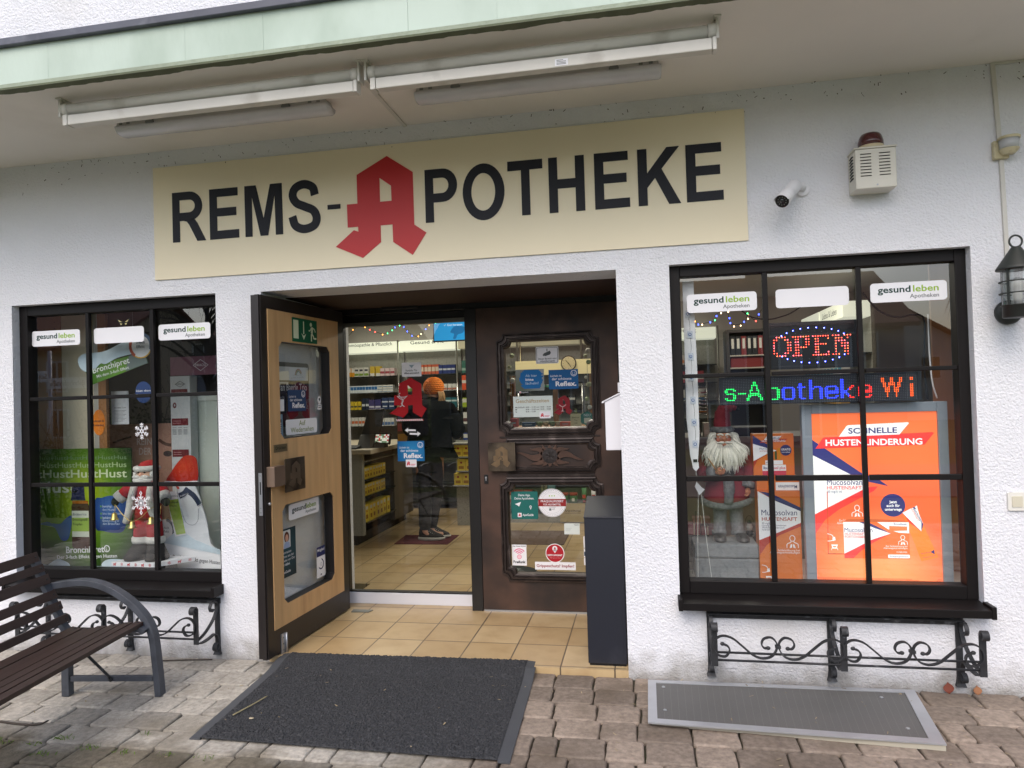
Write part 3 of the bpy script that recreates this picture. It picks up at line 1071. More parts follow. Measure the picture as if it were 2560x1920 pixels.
P([(0.688, zb), (0.735, zb), (0.735, 2.525), (0.829, 2.525), (0.829, zb), (0.877, zb), (0.877, zt), (0.829, zt), (0.829, 2.574), (0.735, 2.574), (0.735, zt), (0.688, zt)])
letter_done()
E_(0.929, 1.109, 1.095)
letter_done()
P([(1.152, zb), (1.199, zb), (1.199, 2.490), (1.239, 2.538), (1.306, zb), (1.366, zb), (1.273, 2.583), (1.364, zt), (1.300, zt), (1.200, 2.565), (1.200, zt), (1.152, zt)])
letter_done()
E_(1.395, 1.576, 1.5625)
letter_done()
mb = MB(wallframe(-0.010))
mb.poly(A_OUT, mat('sign_red', rgb(188, 34, 38), 0.5), 0, 0.0035, [A_IN])
mb.obj('emblem', sign)
# ---- retracted awnings under the canopy
def awning(x0, x1, label):
 t = thing('awning', label, 'awning', ((x0 + x1) / 2, -0.74, 2.80), 'rolled-up awnings under the canopy')
 mb = MB()
 n = 18
 rx, rz, cz = 0.034, 0.029, 2.8965
 ring = lambda x: [(x, -0.735 + rx * math.cos(2 * pi * i / n), cz + rz * math.sin(2 * pi * i / n)) for i in range(n)]
 mb.loft([ring(x0 + 0.052), ring(x1 - 0.045)], WHITEMET)
 mb.obj('roller_tube', t)
 for a, b in ((x0 + 0.018, x0 + 0.0505), (x1 - 0.0435, x1 - 0.012)):
  mb = MB()
  mb.loft([[(xx, -0.735 + 0.037 * math.cos(2 * pi * i / n), cz + 0.032 * math.sin(2 * pi * i / n)) for i in range(n)] for xx in (a, b)], WHITEMET)
  mb.obj('end_cap', t)
 mb = MB()
 mb.box(x0 + 0.056, x1 - 0.03, -0.768, -0.722, 2.812, 2.861, WHITEMET)
 fp = mb.obj('front_rail', t, bevel=0.004)
 for a, b in ((x0 + 0.030, x0 + 0.0545), (x1 - 0.0285, x1 - 0.012)):
  mb = MB()
  mb.box(a, b, -0.770, -0.720, 2.810, 2.863, WHITEMET)
  mb.obj('rail_end', t, bevel=0.003)
 for xx in (x0, x1 - 0.012):
  mb = MB()
  mb.box(xx, xx + 0.011, -0.762, -0.708, 2.858, 2.948, WHITEMET)
  mb.box(xx - 0.008, xx + 0.022, -0.77, -0.68, 2.942, 2.9503, WHITEMET)
  mb.tube([(xx + 0.003, -0.745, 2.936), (xx + 0.003, -0.745, 2.941)], 0.008, IRON, 6)
  mb.obj('bracket', t, bevel=0.002)
 return t
aw = awning(-1.604, -0.048, 'left one of the two white rolled-up awnings hanging under the canopy')
aw2 = awning(-0.028, 1.493, 'right one of the two white rolled-up awnings, a small paper label on its rail')
mb = MB(wallframe(-0.7685))
mb.rect(0.825, 0.88, 2.818, 2.846, WHITEP, 0, 0.001)
for z in (2.823, 2.828, 2.834, 2.840):
 mb.rect(0.832, 0.872 if z < 2.84 else 0.86, z, z + 0.002, paint(60, 60, 60), 0.001, 0.0014)
mb.obj('paper_label', aw2)
# ---- fluorescent lights on the soffit
lens = mat('frosted_lamp_cover', rgb(204, 204, 210), 0.25, spec=0.5, coat=0.4, var=0.05, vs=6)
hous = mat('lamp_housing_grey', rgb(178, 176, 174), 0.5, var=0.06, vs=8)
def strip_light(x0, x1, label):
 t = thing('strip_light', label, 'lamp', ((x0 + x1) / 2, -0.40, 2.88), 'fluorescent lights under the canopy')
 mb = MB()
 mb.loft([[(xx, y, z) for y, z in ((-0.452, 2.926), (-0.445, 2.948), (-0.372, 2.948), (-0.348, 2.93), (-0.348, 2.922), (-0.452, 2.92))] for xx in (x0 + 0.012, x1 - 0.012)], hous, False)
 mb.obj('housing', t, bevel=0.003)
 mb = MB()
 sec = [(-0.456, 2.922), (-0.452, 2.906), (-0.436, 2.890), (-0.415, 2.884), (-0.385, 2.884), (-0.364, 2.890), (-0.348, 2.906), (-0.344, 2.922)]
 rings = []
 for xx, q in ((x0, 0.9), (x0 + 0.012, 1), (x1 - 0.012, 1), (x1, 0.9)):
  rings.append([(xx, -0.40 + (y + 0.40) * q, 2.922 + (z - 2.922) * q) for y, z in sec])
 mb.loft(rings, lens, True)
 mb.obj('lamp_cover', t)
 for f in (0.16, 0.8):
  mb = MB()
  xx = x0 + (x1 - x0) * f
  mb.box(xx, xx + 0.045, -0.462, -0.338, 2.921, 2.929, grey)
  mb.box(xx + 0.004, xx + 0.041, -0.463, -0.452, 2.929, 2.944, grey)
  mb.box(xx + 0.01, xx + 0.035, -0.43, -0.37, 2.948, 2.9503, grey)
  mb.obj('clip', t)
 for xe in (x0 + 0.03, x1 - 0.10):
  for k in range(2):
   mb = MB()
   mb.box(xe + k * 0.045, xe + k * 0.045 + 0.018, -0.4535, -0.4505, 2.928, 2.942, grey)
   mb.obj('cable_entry', t)
 return t
strip_light(-1.557, -0.352, 'left one of the two grey fluorescent lights on the underside of the canopy')
strip_light(0.099, 1.272, 'right one of the two grey fluorescent lights on the underside of the canopy')
mb = MB()
mb.box(-0.112, -0.092, -0.70, -0.004, 2.941, 2.950, WHITEMET)
one(mb, 'cable_duct', 'short white cable duct running across the canopy underside from the awnings to the wall', 'cable duct')
# ---- alarm siren
t = thing('alarm_siren', 'white louvred alarm box with a dark red beacon right of the name board', 'alarm', (2.26, -0.06, 2.37))
wb = mat('cream_white_enamel', rgb(214, 210, 198), 0.45, var=0.04, vs=8)
mb = MB()
mb.box(2.168, 2.348, -0.12, -0.0015, 2.37, 2.558, wb)
mb.obj('housing', t, bevel=0.004)
mb = MB()
mb.box(2.164, 2.352, -0.124, -0.0015, 2.559, 2.567, wb)
mb.obj('lid', t, bevel=0.002)
dark = paint(20, 20, 20)
for x0 in (2.190, 2.273):
 mb = MB(wallframe(-0.12))
 for k in range(8):
  z = 2.428 + k * 0.0148
  mb.poly([(x0, z), (x0 + 0.048, z), (x0 + 0.048, z + 0.004), (x0 + 0.024, z + 0.0075), (x0, z + 0.004)], dark, 0, 0.0012)
  mb.poly([(x0, z + 0.0035), (x0 + 0.048, z + 0.0035), (x0 + 0.046, z + 0.0105), (x0 + 0.002, z + 0.0105)], wb, 0, 0.005)
 mb.obj('louvre', t)
mb = MB(frame((2.168, 0, 0), (0, -1, 0), (0, 0, 1)))
for k in range(8):
 z = 2.428 + k * 0.0148
 mb.poly([(0.03, z), (0.088, z), (0.088, z + 0.006), (0.06, z + 0.011), (0.03, z + 0.006)], dark, 0, 0.0015)
mb.obj('louvre', t)
mb = MB()
mb.lathe([(0.058, 0), (0.060, 0.004), (0.057, 0.017), (0.053, 0.0175)], (2.256, -0.062, 2.567), mat('beacon_base_cream', rgb(206, 192, 160), 0.5), 24)
mb.obj('beacon_base', t)
mb = MB()
mb.lathe([(0.056, 0.0), (0.056, 0.022), (0.05, 0.045), (0.042, 0.058), (0.030, 0.063), (0.001, 0.064)], (2.256, -0.062, 2.584), mat('dark_red_beacon', rgb(74, 22, 28), 0.22, spec=0.6, coat=0.5), 24)
mb.obj('beacon', t)
mb = MB(wallframe(-0.12))
mb.disc(2.262, 2.385, 0.004, ALU, w1=0.003, n=10)
mb.obj('screw', t)
# ---- security camera
t = thing('security_camera', 'small white bullet camera on the wall, pointing down to the left', 'camera', (1.95, 0, 2.42))
wc = mat('white_camera_shell', rgb(226, 226, 230), 0.35, coat=0.3)
mb = MB()
mb.tube([(1.952, -0.001, 2.417), (1.952, -0.016, 2.417)], [0.034, 0.032], wc, 20)
mb.obj('base', t, bevel=0.003)
mb = MB()
mb.tube(catmull([(1.952, -0.016, 2.417), (1.945, -0.035, 2.427), (1.925, -0.055, 2.430)], 5), 0.014, wc, 12)
mb.ball((1.947, -0.03, 2.428), 0.02, 0.02, 0.02, wc)
mb.obj('bracket_arm', t)
a, b = Vector((1.905, -0.060, 2.425)), Vector((1.818, -0.20, 2.321))
dv = (b - a).normalized()
mb = MB()
mb.tube([a - dv * 0.02, a - dv * 0.012, a, a + dv * 0.09, a + dv * 0.092, a + dv * 0.095, b], [0.02, 0.029, 0.032, 0.032, 0.0305, 0.032, 0.0325], wc, 24)
body = mb.obj('body', t)
mb = MB()
mb.tube([b - dv * 0.002, b + dv * 0.001, b + dv * 0.0012], [0.0322, 0.0318, 0.024], blk, 24)
mb.tube([b + dv * 0.0012, b + dv * 0.004], [0.012, 0.011], mat('lens_glass_dark', rgb(20, 22, 30), 0.08, coat=1.0), 16)
for k in range(10):
 u = dv.orthogonal().normalized()
 v = dv.cross(u)
 q = 2 * pi * k / 10
 p_ = b + dv * 0.0013 + u * 0.019 * math.cos(q) + v * 0.019 * math.sin(q)
 mb.tube([p_, p_ + dv * 0.0015], 0.0028, grey, 6)
mb.obj('lens', t)
mb = MB()
up_ = (Vector((0, 0, 1)) - dv * dv.z).normalized()
sd_ = dv.cross(up_)
rr = 0.0345
arc = lambda o, q0, q1: [o + sd_ * rr * math.sin(q) + up_ * rr * math.cos(q) for q in [q0 + (q1 - q0) * i / 12 for i in range(13)]]
A, B = arc(b - dv * 0.03, -1.5, 1.5), arc(b + dv * 0.014, -1.35, 1.35)
mb.add(A + B, [(i, i + 1, 14 + i, 13 + i) for i in range(12)], wc, True)
mb.obj('sun_hood', t)
# ---- motion sensor, duct, lantern, switch
ivory = mat('yellowed_plastic', rgb(204, 194, 160), 0.5, var=0.08, vs=14, dirt=rgb(158, 146, 108), dscale=25, dlo=0.55, dhi=0.8)
t = thing('motion_sensor', 'yellowed plastic motion sensor on the white cable duct high on the right', 'sensor', (2.835, -0.02, 2.485))
mb = MB()
mb.box(2.803, 2.868, -0.028, -0.0015, 2.486, 2.572, ivory)
mb.obj('base', t, bevel=0.004)
mb = MB()
n = 12
def hood(z, r, yc=-0.05):
 return [(2.858 + r * 1.05 * math.cos(pi + pi * i / (n - 1)), yc + r * math.sin(pi + pi * i / (n - 1)), z) for i in range(n)] + [(2.858 + r * 1.0, -0.03, z), (2.858 - r * 1.0, -0.03, z)]
mb.loft([hood(2.566, 0.042), hood(2.574, 0.044), hood(2.578, 0.042)], ivory, False)
mb.loft([hood(2.499, 0.022), hood(2.508, 0.03), hood(2.519, 0.038), hood(2.522, 0.038)], ivory, False)
mb.obj('head', t)
mb = MB()
mb.loft([hood(2.522, 0.035), hood(2.566, 0.039)], mat('sensor_lens', rgb(186, 188, 190), 0.3, coat=0.4), True)
mb.obj('lens', t)
mb = MB(wallframe(-0.0015))
for q in ([(2.811, 2.94), (2.829, 2.94), (2.846, 2.573), (2.828, 2.573)], [(2.832, 2.485), (2.850, 2.485), (2.858, 2.05), (2.856, 1.80), (2.838, 1.80), (2.840, 2.05)], [(2.811, 2.9405), (4.2, 2.9405), (4.2, 2.9495), (2.811, 2.9495)]):
 mb.poly(q[::1] if sum(q[i - 1][0] * q[i][1] - q[i][0] * q[i - 1][1] for i in range(len(q))) > 0 else q[::-1], WHITEMET, 0, 0.011)
one(mb, 'cable_duct', 'slim white cable duct running down the wall past the sensor to the lantern', 'cable duct', (2.835, 0, 1.8))
t = thing('wall_lantern', 'dark green-black wall lantern with conical hood, glass cylinder and ring on top', 'lantern', (2.84, -0.15, 1.70))
lg = mat('lantern_dark_green', rgb(40, 44, 42), 0.5, var=0.15, vs=10)
LC = (2.82, -0.15)
mb = MB()
mb.tube([(2.843, -0.0015, 1.762), (2.843, -0.02, 1.762), (2.843, -0.028, 1.762)], [0.057, 0.057, 0.048], lg, 28)
mb.obj('wall_plate', t)
mb = MB()
mb.tube(catmull([(2.843, -0.02, 1.762), (2.838, -0.06, 1.752), (2.822, -0.12, 1.748)], 5), 0.018, lg, 12)
mb.obj('arm', t)
mb = MB()
mb.lathe([(0.058, 0), (0.061, 0.002), (0.061, 0.052), (0.066, 0.054), (0.066, 0.058), (0.05, 0.059)], (*LC, 1.725), lg, 28)
mb.obj('base', t)
mb = MB()
mb.lathe([(0.081, 0), (0.082, 0.004), (0.078, 0.012), (0.021, 0.098), (0.018, 0.103), (0.001, 0.104)], (*LC, 1.942), lg, 28)
mb.obj('hood', t)
mb = MB()
mb.tube([(LC[0] + 0.026 * math.cos(2 * pi * i / 28), LC[1], 2.070 + 0.027 * math.sin(2 * pi * i / 28)) for i in range(28)], 0.0045, lg, 8, True)
mb.obj('ring', t)
mb = MB()
mb.lathe([(0.060, 0), (0.060, 0.16)], (*LC, 1.783), glass_mat('lantern_glass', 0.1, (0.8, 0.82, 0.82, 1)), 28, True, False)
mb.obj('glass', t)
mb = MB()
for z in (1.835, 1.888):
 mb.tube([(LC[0] + 0.069 * math.cos(2 * pi * i / 32), LC[1] + 0.069 * math.sin(2 * pi * i / 32), z) for i in range(32)], 0.0032, lg, 6, True)
for q in (0.6, 0.6 + pi / 2, 0.6 + pi, 0.6 + 3 * pi / 2):
 c, s_ = math.cos(q), math.sin(q)
 mb.obox((LC[0] + 0.067 * c, LC[1] + 0.067 * s_, 1.863), (-s_ * 0.005, c * 0.005, 0), (c * 0.002, s_ * 0.002, 0), (0, 0, 0.082), lg)
mb.obj('cage', t)
mb = MB()
mb.lathe([(0.016, 0), (0.02, 0.03), (0.023, 0.06), (0.026, 0.075), (0.03, 0.09), (0.027, 0.108), (0.016, 0.12), (0.001, 0.124)], (*LC, 1.783), mat('frosted_bulb', rgb(226, 226, 224), 0.35), 18)
mb.obj('bulb', t)
t = thing('wall_switch', 'square white light switch on the wall at the right edge, beside the right window', 'switch', (2.848, -0.005, 0.83))
mb = MB(wallframe(-0.0015))
mb.rrect(2.810, 2.886, 0.831, 0.916, 0.005, mat('switch_white', rgb(222, 220, 212), 0.4), 0, 0.010)
mb.obj('plate', t, bevel=0.002)
mb = MB(wallframe(-0.0115))
mb.rrect(2.826, 2.870, 0.849, 0.899, 0.003, mat('switch_ivory', rgb(206, 200, 180), 0.4), 0, 0.004)
mb.obj('rocker', t, bevel=0.001)
# ---- white letter box on the right reveal, dark locker box below
t = thing('letter_box', 'white narrow letter box with sloping lid on the right door reveal', 'letter box', (0.98, 0.25, 1.13))
wl = mat('white_powder_coat', rgb(226, 226, 232), 0.4)
mb = MB()
mb.loft([[(0.938, y, 1.13), (1.0215, y, 1.13), (1.0215, y, 1.43), (0.938, y, 1.392)] for y in (0.12, 0.40)], wl, False)
mb.obj('body', t, bevel=0.003)
mb = MB()
mb.loft([[(0.922, y, 1.384), (0.922, y, 1.392), (1.0215, y, 1.440), (1.0215, y, 1.4315), (0.937, y, 1.3925), (0.930, y, 1.384)] for y in (0.112, 0.408)], wl, False)
mb.obj('lid', t, bevel=0.002)
mb = MB()
mb.box(1.010, 1.0215, 0.115, 0.405, 1.441, 1.492, wl)
mb.obj('back_plate', t, bevel=0.002)
t = thing('parcel_locker', 'tall narrow anthracite box with sloping top standing at the right side of the doorway', 'locker', (0.915, 0.18, 0.0))
anth = mat('anthracite_powder_coat', rgb(31, 34, 44), 0.42, var=0.1, vs=3, bump=0.05, bs=400, dirt=rgb(54, 57, 66), dscale=5, dlo=0.58, dhi=0.9)
mb = MB()
mb.loft([[(x, 0.05, 0.012), (x, 0.30, 0.012), (x, 0.30, 0.852), (x, 0.05, 0.780)] for x in (0.813, 1.016)], anth, False)
mb.obj('body', t, bevel=0.003)
mb = MB()
mb.loft([[(x, 0.046, 0.776), (x, 0.046, 0.785), (x, 0.302, 0.860), (x, 0.302, 0.8525), (x, 0.05, 0.7805)] for x in (0.811, 1.018)], anth, False)
mb.obj('lid', t, bevel=0.0015)
mb = MB()
mb.box(0.82, 1.01, 0.056, 0.295, 0.0, 0.0125, paint(18, 18, 20))
mb.obj('plinth', t)
mb = MB()
mb.tube([(1.0165, 0.10, 0.66), (1.0195, 0.10, 0.66)], 0.01, ALU, 10)
mb.obj('lock', t)
# ---- door mat
t = thing('door_mat', 'large charcoal looped door mat with smooth rubber edges lying before the doorway', 'mat', (-0.17, -0.43, -0.03))
c00, c10, c11, c01 = Vector((-0.862, -0.907)), Vector((0.575, -0.923)), Vector((0.535, 0.073)), Vector((-0.934, 0.034))
def mp_(u, v):
 return (c00 * (1 - u) * (1 - v) + c10 * u * (1 - v) + c11 * u * v + c01 * (1 - u) * v)
rub = mat('grey_rubber', rgb(74, 76, 80), 0.6, var=0.12, vs=8)
pile = mat('charcoal_loop_pile', rgb(44, 45, 48), 0.75, var=0.3, vs=160, bump=0.8, bs=260, bdist=0.004, dirt=rgb(74, 74, 77), dscale=70, dlo=0.52, dhi=0.8)
def matz(v):
 y = v
 return -0.016 + 0.021 * min(max((v - 0.78) / 0.12, 0), 1)
mb = MB()
NX, NY = 230, 170
vs, fs = [], []
rng = random.Random(11)
for j in range(NY + 1):
 for i in range(NX + 1):
  u, v = 0.036 + 0.929 * i / NX, j / NY
  p_ = mp_(u, v)
  e = 0.2 if i in (0, NX) or j in (0, NY) else 1
  vs.append((p_.x + rng.uniform(-0.0022, 0.0022) * e, p_.y + rng.uniform(-0.0022, 0.0022) * e + (rng.uniform(-0.004, 0.004) if j == NY else 0), matz(v) + rng.uniform(0, 0.0075) * e))
for j in range(NY):
 for i in range(NX):
  a = j * (NX + 1) + i
  fs.append((a, a + 1, a + NX + 2, a + NX + 1))
mb.add(vs, fs, pile, False)
mb.obj('pile', t)
for u0, u1 in ((0.0, 0.036), (0.965, 1.0)):
 mb = MB()
 rings = []
 for j in range(21):
  v = j / 20
  a, b = mp_(u0, v), mp_(u1, v)
  z = matz(v)
  rings.append([(a.x, a.y, z - 0.011), (a.x, a.y, z - 0.004 + (0.004 if u0 else -0.002)), (b.x, b.y, z - 0.004 + (0.004 if not u0 else -0.002)), (b.x, b.y, z - 0.011)])
 mb.loft(rings, rub, False)
 mb.obj('rubber_edge', t)
# ---- light-shaft cover
t = thing('shaft_cover', 'flat aluminium light-shaft cover with grey mesh in the paving below the right window', 'grating', (1.72, -0.33, -0.01))
q = [(1.121, -0.098), (2.352, -0.076), (2.288, -0.599), (1.119, -0.555)]
qi = [(1.160, -0.128), (2.300, -0.108), (2.238, -0.556), (1.160, -0.515)]
mb = MB()
alf = mat('mill_aluminium', rgb(186, 188, 192), 0.42, 0.6, var=0.08, vs=9)
mb.poly(q[::-1], alf, -0.006, 0.0, [qi], back=True)
mb.poly([(p[0] * 0.998 + 0.003, p[1] * 0.99 - 0.003) for p in (q[0], q[1], q[2], (1.135, -0.520))][::-1], paint(176, 170, 154), -0.030, -0.0065, [qi])
mb.obj('frame', t)
mesh_m = mat('fine_steel_mesh', rgb(104, 103, 101), 0.6, 0.3, var=0.1, vs=3, bump=0.6, bs=600, bdist=0.002)
mb = MB()
mb.poly(qi[::-1], mesh_m, -0.006, -0.004)
mb.obj('mesh', t)
mb = MB()
gl_ = mat('grid_bar_steel', rgb(126, 125, 122), 0.5, 0.4)
for i in range(1, 34):
 u = i / 34
 a = Vector(qi[0]).lerp(Vector(qi[1]), u)
 b = Vector(qi[3]).lerp(Vector(qi[2]), u)
 mb.add([(a.x, a.y, -0.0035), (a.x + 0.0012, a.y, -0.0035), (b.x + 0.0012, b.y, -0.0035), (b.x, b.y, -0.0035)], [(3, 2, 1, 0)], gl_)
for (x, y) in ((1.195, -0.17), (1.195, -0.42), (2.18, -0.17), (2.19, -0.47)):
 mb.lathe([(0.009, 0), (0.007, 0.003), (0.001, 0.0032)], (x, y, -0.004), ALU, 12)
mb.obj('grid', t)
# ---- wrought-iron flower box holders
def holder():
 t = thing('flower_box_holder', 'wrought-iron flower box holder with scrollwork under the right window', 'flower box holder', (2.0, 0, 0.0), 'empty flower box holders')
 mb = MB()
 mb.box(1.421, 2.598, -0.012, -0.0015, 0.290, 0.322, IRON)
 mb.box(1.421, 2.590, -0.05, -0.012, 0.317, 0.322, IRON)
 for x in (1.46, 1.70, 1.95, 2.2, 2.44, 2.565):
  mb.tube([(x, -0.012, 0.305), (x, -0.016, 0.305)], [0.006, 0.003], IRON, 8)
 mb.obj('top_rail', t)
 for xw, xf in ((1.436, 1.438), (2.006, 2.012), (2.578, 2.590)):
  mb = MB()
  mb.box(xw - 0.014, xw + 0.014, -0.012, -0.002, 0.0, 0.289, IRON)
  mb.loft([[(xw - w_, -0.002, z), (xw + w_, -0.002, z), (xw + w_, -0.014 - d, z), (xw - w_, -0.014 - d, z)] for z, w_, d in ((0.045, 0.014, 0), (0.015, 0.018, 0.004), (0.0, 0.022, 0.012))], IRON, False)
  mb.obj('wall_bar', t)
  mb = MB()
  curl = [(xf, -0.22, 0.128), (xf, -0.22, 0.30), (xf, -0.222, 0.322), (xf, -0.236, 0.336), (xf, -0.254, 0.330), (xf, -0.258, 0.312), (xf, -0.250, 0.300)]
  mb.bar(catmull(curl, 5), 0.007, 0.029, IRON, (1, 0, 0))
  mb.obj('front_bar', t)
  mb = MB()
  xa = (xw + xf) / 2
  arm = [(xa, -0.03, 0.070), (xa, -0.048, 0.060), (xa, -0.052, 0.042), (xa, -0.038, 0.030), (xa, -0.020, 0.040), (xa, -0.016, 0.075), (xa, -0.04, 0.125), (xa, -0.10, 0.120), (xa, -0.17, 0.118), (xa, -0.216, 0.136)]
  mb.bar(catmull(arm, 6), 0.007, 0.022, IRON, (1, 0, 0))
  top = [(xa, -0.216, 0.14), (xa, -0.14, 0.16), (xa, -0.06, 0.21), (xa, -0.02, 0.27), (xa, -0.03, 0.305), (xa, -0.065, 0.312), (xa, -0.085, 0.288), (xa, -0.072, 0.262), (xa, -0.052, 0.27)]
  mb.bar(catmull(top, 6), 0.006, 0.018, IRON, (1, 0, 0))
  mb.obj('arm', t)
 for z, y in ((0.192, -0.214), (0.155, -0.214)):
  mb = MB()
  mb.tube([(1.438, y, z), (2.59, y, z)], 0.0055, IRON, 6)
  mb.obj('rod', t)
 for x0 in (0.0, 0.576):
  for s_ in (0, 1):
   mb = MB()
   pts = [(1.474, 0.236), (1.498, 0.226), (1.506, 0.204), (1.487, 0.178), (1.455, 0.183), (1.434, 0.210), (1.440, 0.252), (1.474, 0.274), (1.520, 0.264), (1.565, 0.228), (1.611, 0.189), (1.655, 0.175), (1.697, 0.188), (1.719, 0.225), (1.715, 0.255), (1.692, 0.274), (1.662, 0.266), (1.651, 0.242), (1.662, 0.224), (1.680, 0.224)]
   f = lambda p: ((1.7235 * 2 - p[0]) if s_ else p[0]) + x0
   path = catmull([(f(p), -0.226 - (0.001 if s_ else 0), p[1]) for p in pts], 5)
   mb.sweep(path, [(-0.0035, -0.008), (0.0035, -0.008), (0.0035, 0.008), (-0.0035, 0.008)], IRON, (0, 1, 0), False, False)
   for e, p_ in ((0, pts[0]), (1, pts[-1])):
    mb.ball((f(p_), -0.226, p_[1]), 0.011, 0.009, 0.009, IRON, 8, 6)
   mb.obj('scroll', t)
  mb = MB()
  mb.box(1.7235 + x0 - 0.012, 1.7235 + x0 + 0.012, -0.238, -0.214, 0.226, 0.238, IRON)
  mb.obj('collar', t)
 return t
h1 = holder()
h2 = dup(h1, (2.0 - 3.897, 0, -0.002), 'wrought-iron flower box holder with scrollwork under the left window, behind the bench')
# ---- bench
t = thing('park_bench', 'slatted dark brown bench with grey steel armrest standing left of the door mat', 'bench', (-1.32, -0.50, -0.03))
BT = Matrix.Translation((-1.32, -0.50, 0)) @ Matrix.Rotation(rad(7.0), 4, 'Z')
slatm = mat('dark_stained_slat', rgb(58, 43, 38), 0.5, var=0.16, vs=5, stretch=(10, 0.7, 10), bump=0.12, bs=30, bdist=0.002, isl=0.08)
steel = mat('slate_grey_steel', rgb(76, 80, 88), 0.5, 0.1, var=0.12, vs=10, dirt=rgb(50, 52, 58), dscale=12, dlo=0.5, dhi=0.8, bump=0.15, bs=60, bdist=0.002)
BX = lambda x: (x + 1.32) * 1.012
BL = 1.55
bs_ = [((-1.930, .714), (-1.915, .666)), ((-1.900, .653), (-1.888, .615)), ((-1.873, .602), (-1.858, .554)), ((-1.840, .522), (-1.823, .480)), ((-1.810, .464), (-1.796, .424)), ((-1.775, .398), (-1.766, .361))]
for (a, b) in bs_:
 a, b = Vector((BX(a[0]), 0, a[1])), Vector((BX(b[0]), 0, b[1]))
 mb = MB(BT)
 c = (a + b) / 2
 d = (a - b) / 2
 nrm = Vector((d.z, 0, -d.x)).normalized() * 0.011
 mb.obox(c - nrm + Vector((0, -0.03 - BL / 2, 0)), d, (0, BL / 2, 0), nrm, slatm)
 for yy in (-0.05,):
  q = c + Vector((0, yy, 0))
  mb.tube([q, q + nrm.normalized() * 0.003], [0.007, 0.005], IRON, 8)
 mb.obj('back_slat', t, bevel=0.003)
for (a, b) in (((-1.752, .334), (-1.697, .322)), ((-1.687, .325), (-1.632, .325)), ((-1.623, .333), (-1.565, .335)), ((-1.552, .341), (-1.492, .344)), ((-1.480, .350), (-1.430, .353)), ((-1.418, .357), (-1.378, .352))):
 a, b = Vector((BX(a[0]), 0, a[1])), Vector((BX(b[0]), 0, b[1]))
 mb = MB(BT)
 c = (a + b) / 2
 d = (b - a) / 2 * 0.9
 nrm = Vector((-d.z, 0, d.x)).normalized() * 0.011
 mb.obox(c - nrm + Vector((0, -0.03 - BL / 2, 0)), d, (0, BL / 2, 0), nrm, slatm)
 mb.tube([c + Vector((0, -0.05, 0)), c + Vector((0, -0.05, 0)) + nrm.normalized() * 0.003], [0.007, 0.005], IRON, 8)
 mb.obj('seat_slat', t, bevel=0.003)
for yy in (0.0, -BL - 0.06):
 mb = MB(BT)
 arc_ = [(-1.888, .528), (-1.821, .540), (-1.715, .549), (-1.634, .538), (-1.555, .507), (-1.475, .455), (-1.408, .392), (-1.366, .331), (-1.345, .265), (-1.336, .19), (-1.326, .08), (-1.318, -.029)]
 mb.sweep(catmull([(BX(p[0]), yy, p[1]) for p in arc_], 4), [(-0.0155, -0.025), (0.0155, -0.025), (0.0155, 0.025), (-0.0155, 0.025)], steel, (0, 1, 0), False, False)
 mb.obj('armrest', t, bevel=0.002)
 mb = MB(BT)
 mb.box(BX(-1.824), BX(-1.785), yy - 0.02, yy + 0.02, -0.029, 0.31, steel)
 mb.obj('rear_leg', t, bevel=0.002)
 mb = MB(BT)
 mb.box(BX(-1.7815), BX(-1.35), yy - 0.012, yy + 0.012, 0.044, 0.070, steel)
 mb.obj('cross_bar', t, bevel=0.002)
 mb = MB(BT)
 yr = yy - 0.045 if yy == 0 else yy + 0.045
 path = [(-1.915, .69), (-1.88, .60), (-1.835, .50), (-1.79, .40), (-1.765, .345), (-1.735, .316), (-1.69, .305), (-1.60, .312), (-1.50, .322), (-1.43, .334), (-1.385, .333), (-1.362, .32)]
 off = [(-0.020, -0.008)] * 5 + [(-0.012, -0.014)] + [(0, -0.012)] * 6
 mb.sweep(catmull([(BX(p[0] + o_[0]), yr, p[1] + o_[1]) for p, o_ in zip(path, off)], 4), [(-0.012, -0.02), (0.012, -0.02), (0.012, 0.02), (-0.012, 0.02)], steel, (0, 1, 0), False, False)
 mb.obj('seat_support', t)
 mb = MB(BT)
 sgn = -1 if yy == 0 else 1
 mb.tube([(BX(-1.566), yy + sgn * 0.016, 0.058), (BX(-1.573), yy + sgn * 0.03, 0.085), (BX(-1.61), yy + sgn * 0.21, 0.31)], 0.007, IRON, 8)
 mb.ball((BX(-1.566), yy + sgn * 0.016, 0.056), 0.012, 0.008, 0.012, IRON, 8, 6)
 mb.obj('brace', t)
# ---- small natural litter
def leaf_thing(x, z, label, col, s=1.0, seed=0):
 rng = random.Random(seed)
 mb = MB()
 vs = []
 n = 9
 for i in range(n):
  t_ = i / (n - 1)
  wv = 0.021 * math.sin(pi * min(t_ * 1.1, 1)) ** 0.8 * s + 0.0006
  for k in (-1, 0, 1):
   vs.append((x + wv * k, -0.006 - 0.028 * (1 - t_) + 0.006 * (k * k) * (1 - t_), z + 0.042 * t_ * s + 0.002 * k))
 fs = [(i * 3 + k, i * 3 + k + 1, i * 3 + k + 4, i * 3 + k + 3) for i in range(n - 1) for k in (0, 1)]
 mb.add(vs, fs, col, True)
 return one(mb, 'fallen_leaf', label, 'leaf', group=None)
leaf_thing(2.522, -0.03, 'reddish brown fallen leaf leaning on the wall foot right of the shaft cover', mat('leaf_red_brown', rgb(118, 54, 34), 0.7, var=0.2, vs=40), 1.1, 1)
leaf_thing(2.646, -0.03, 'tan brown fallen leaf at the wall foot, the one nearer the right edge', mat('leaf_tan', rgb(150, 100, 64), 0.7, var=0.2, vs=40), 0.85, 2)
straw = mat('dry_straw', rgb(150, 140, 106), 0.8)
twg = mat('dark_twig', rgb(70, 62, 56), 0.85, var=0.2, vs=30)
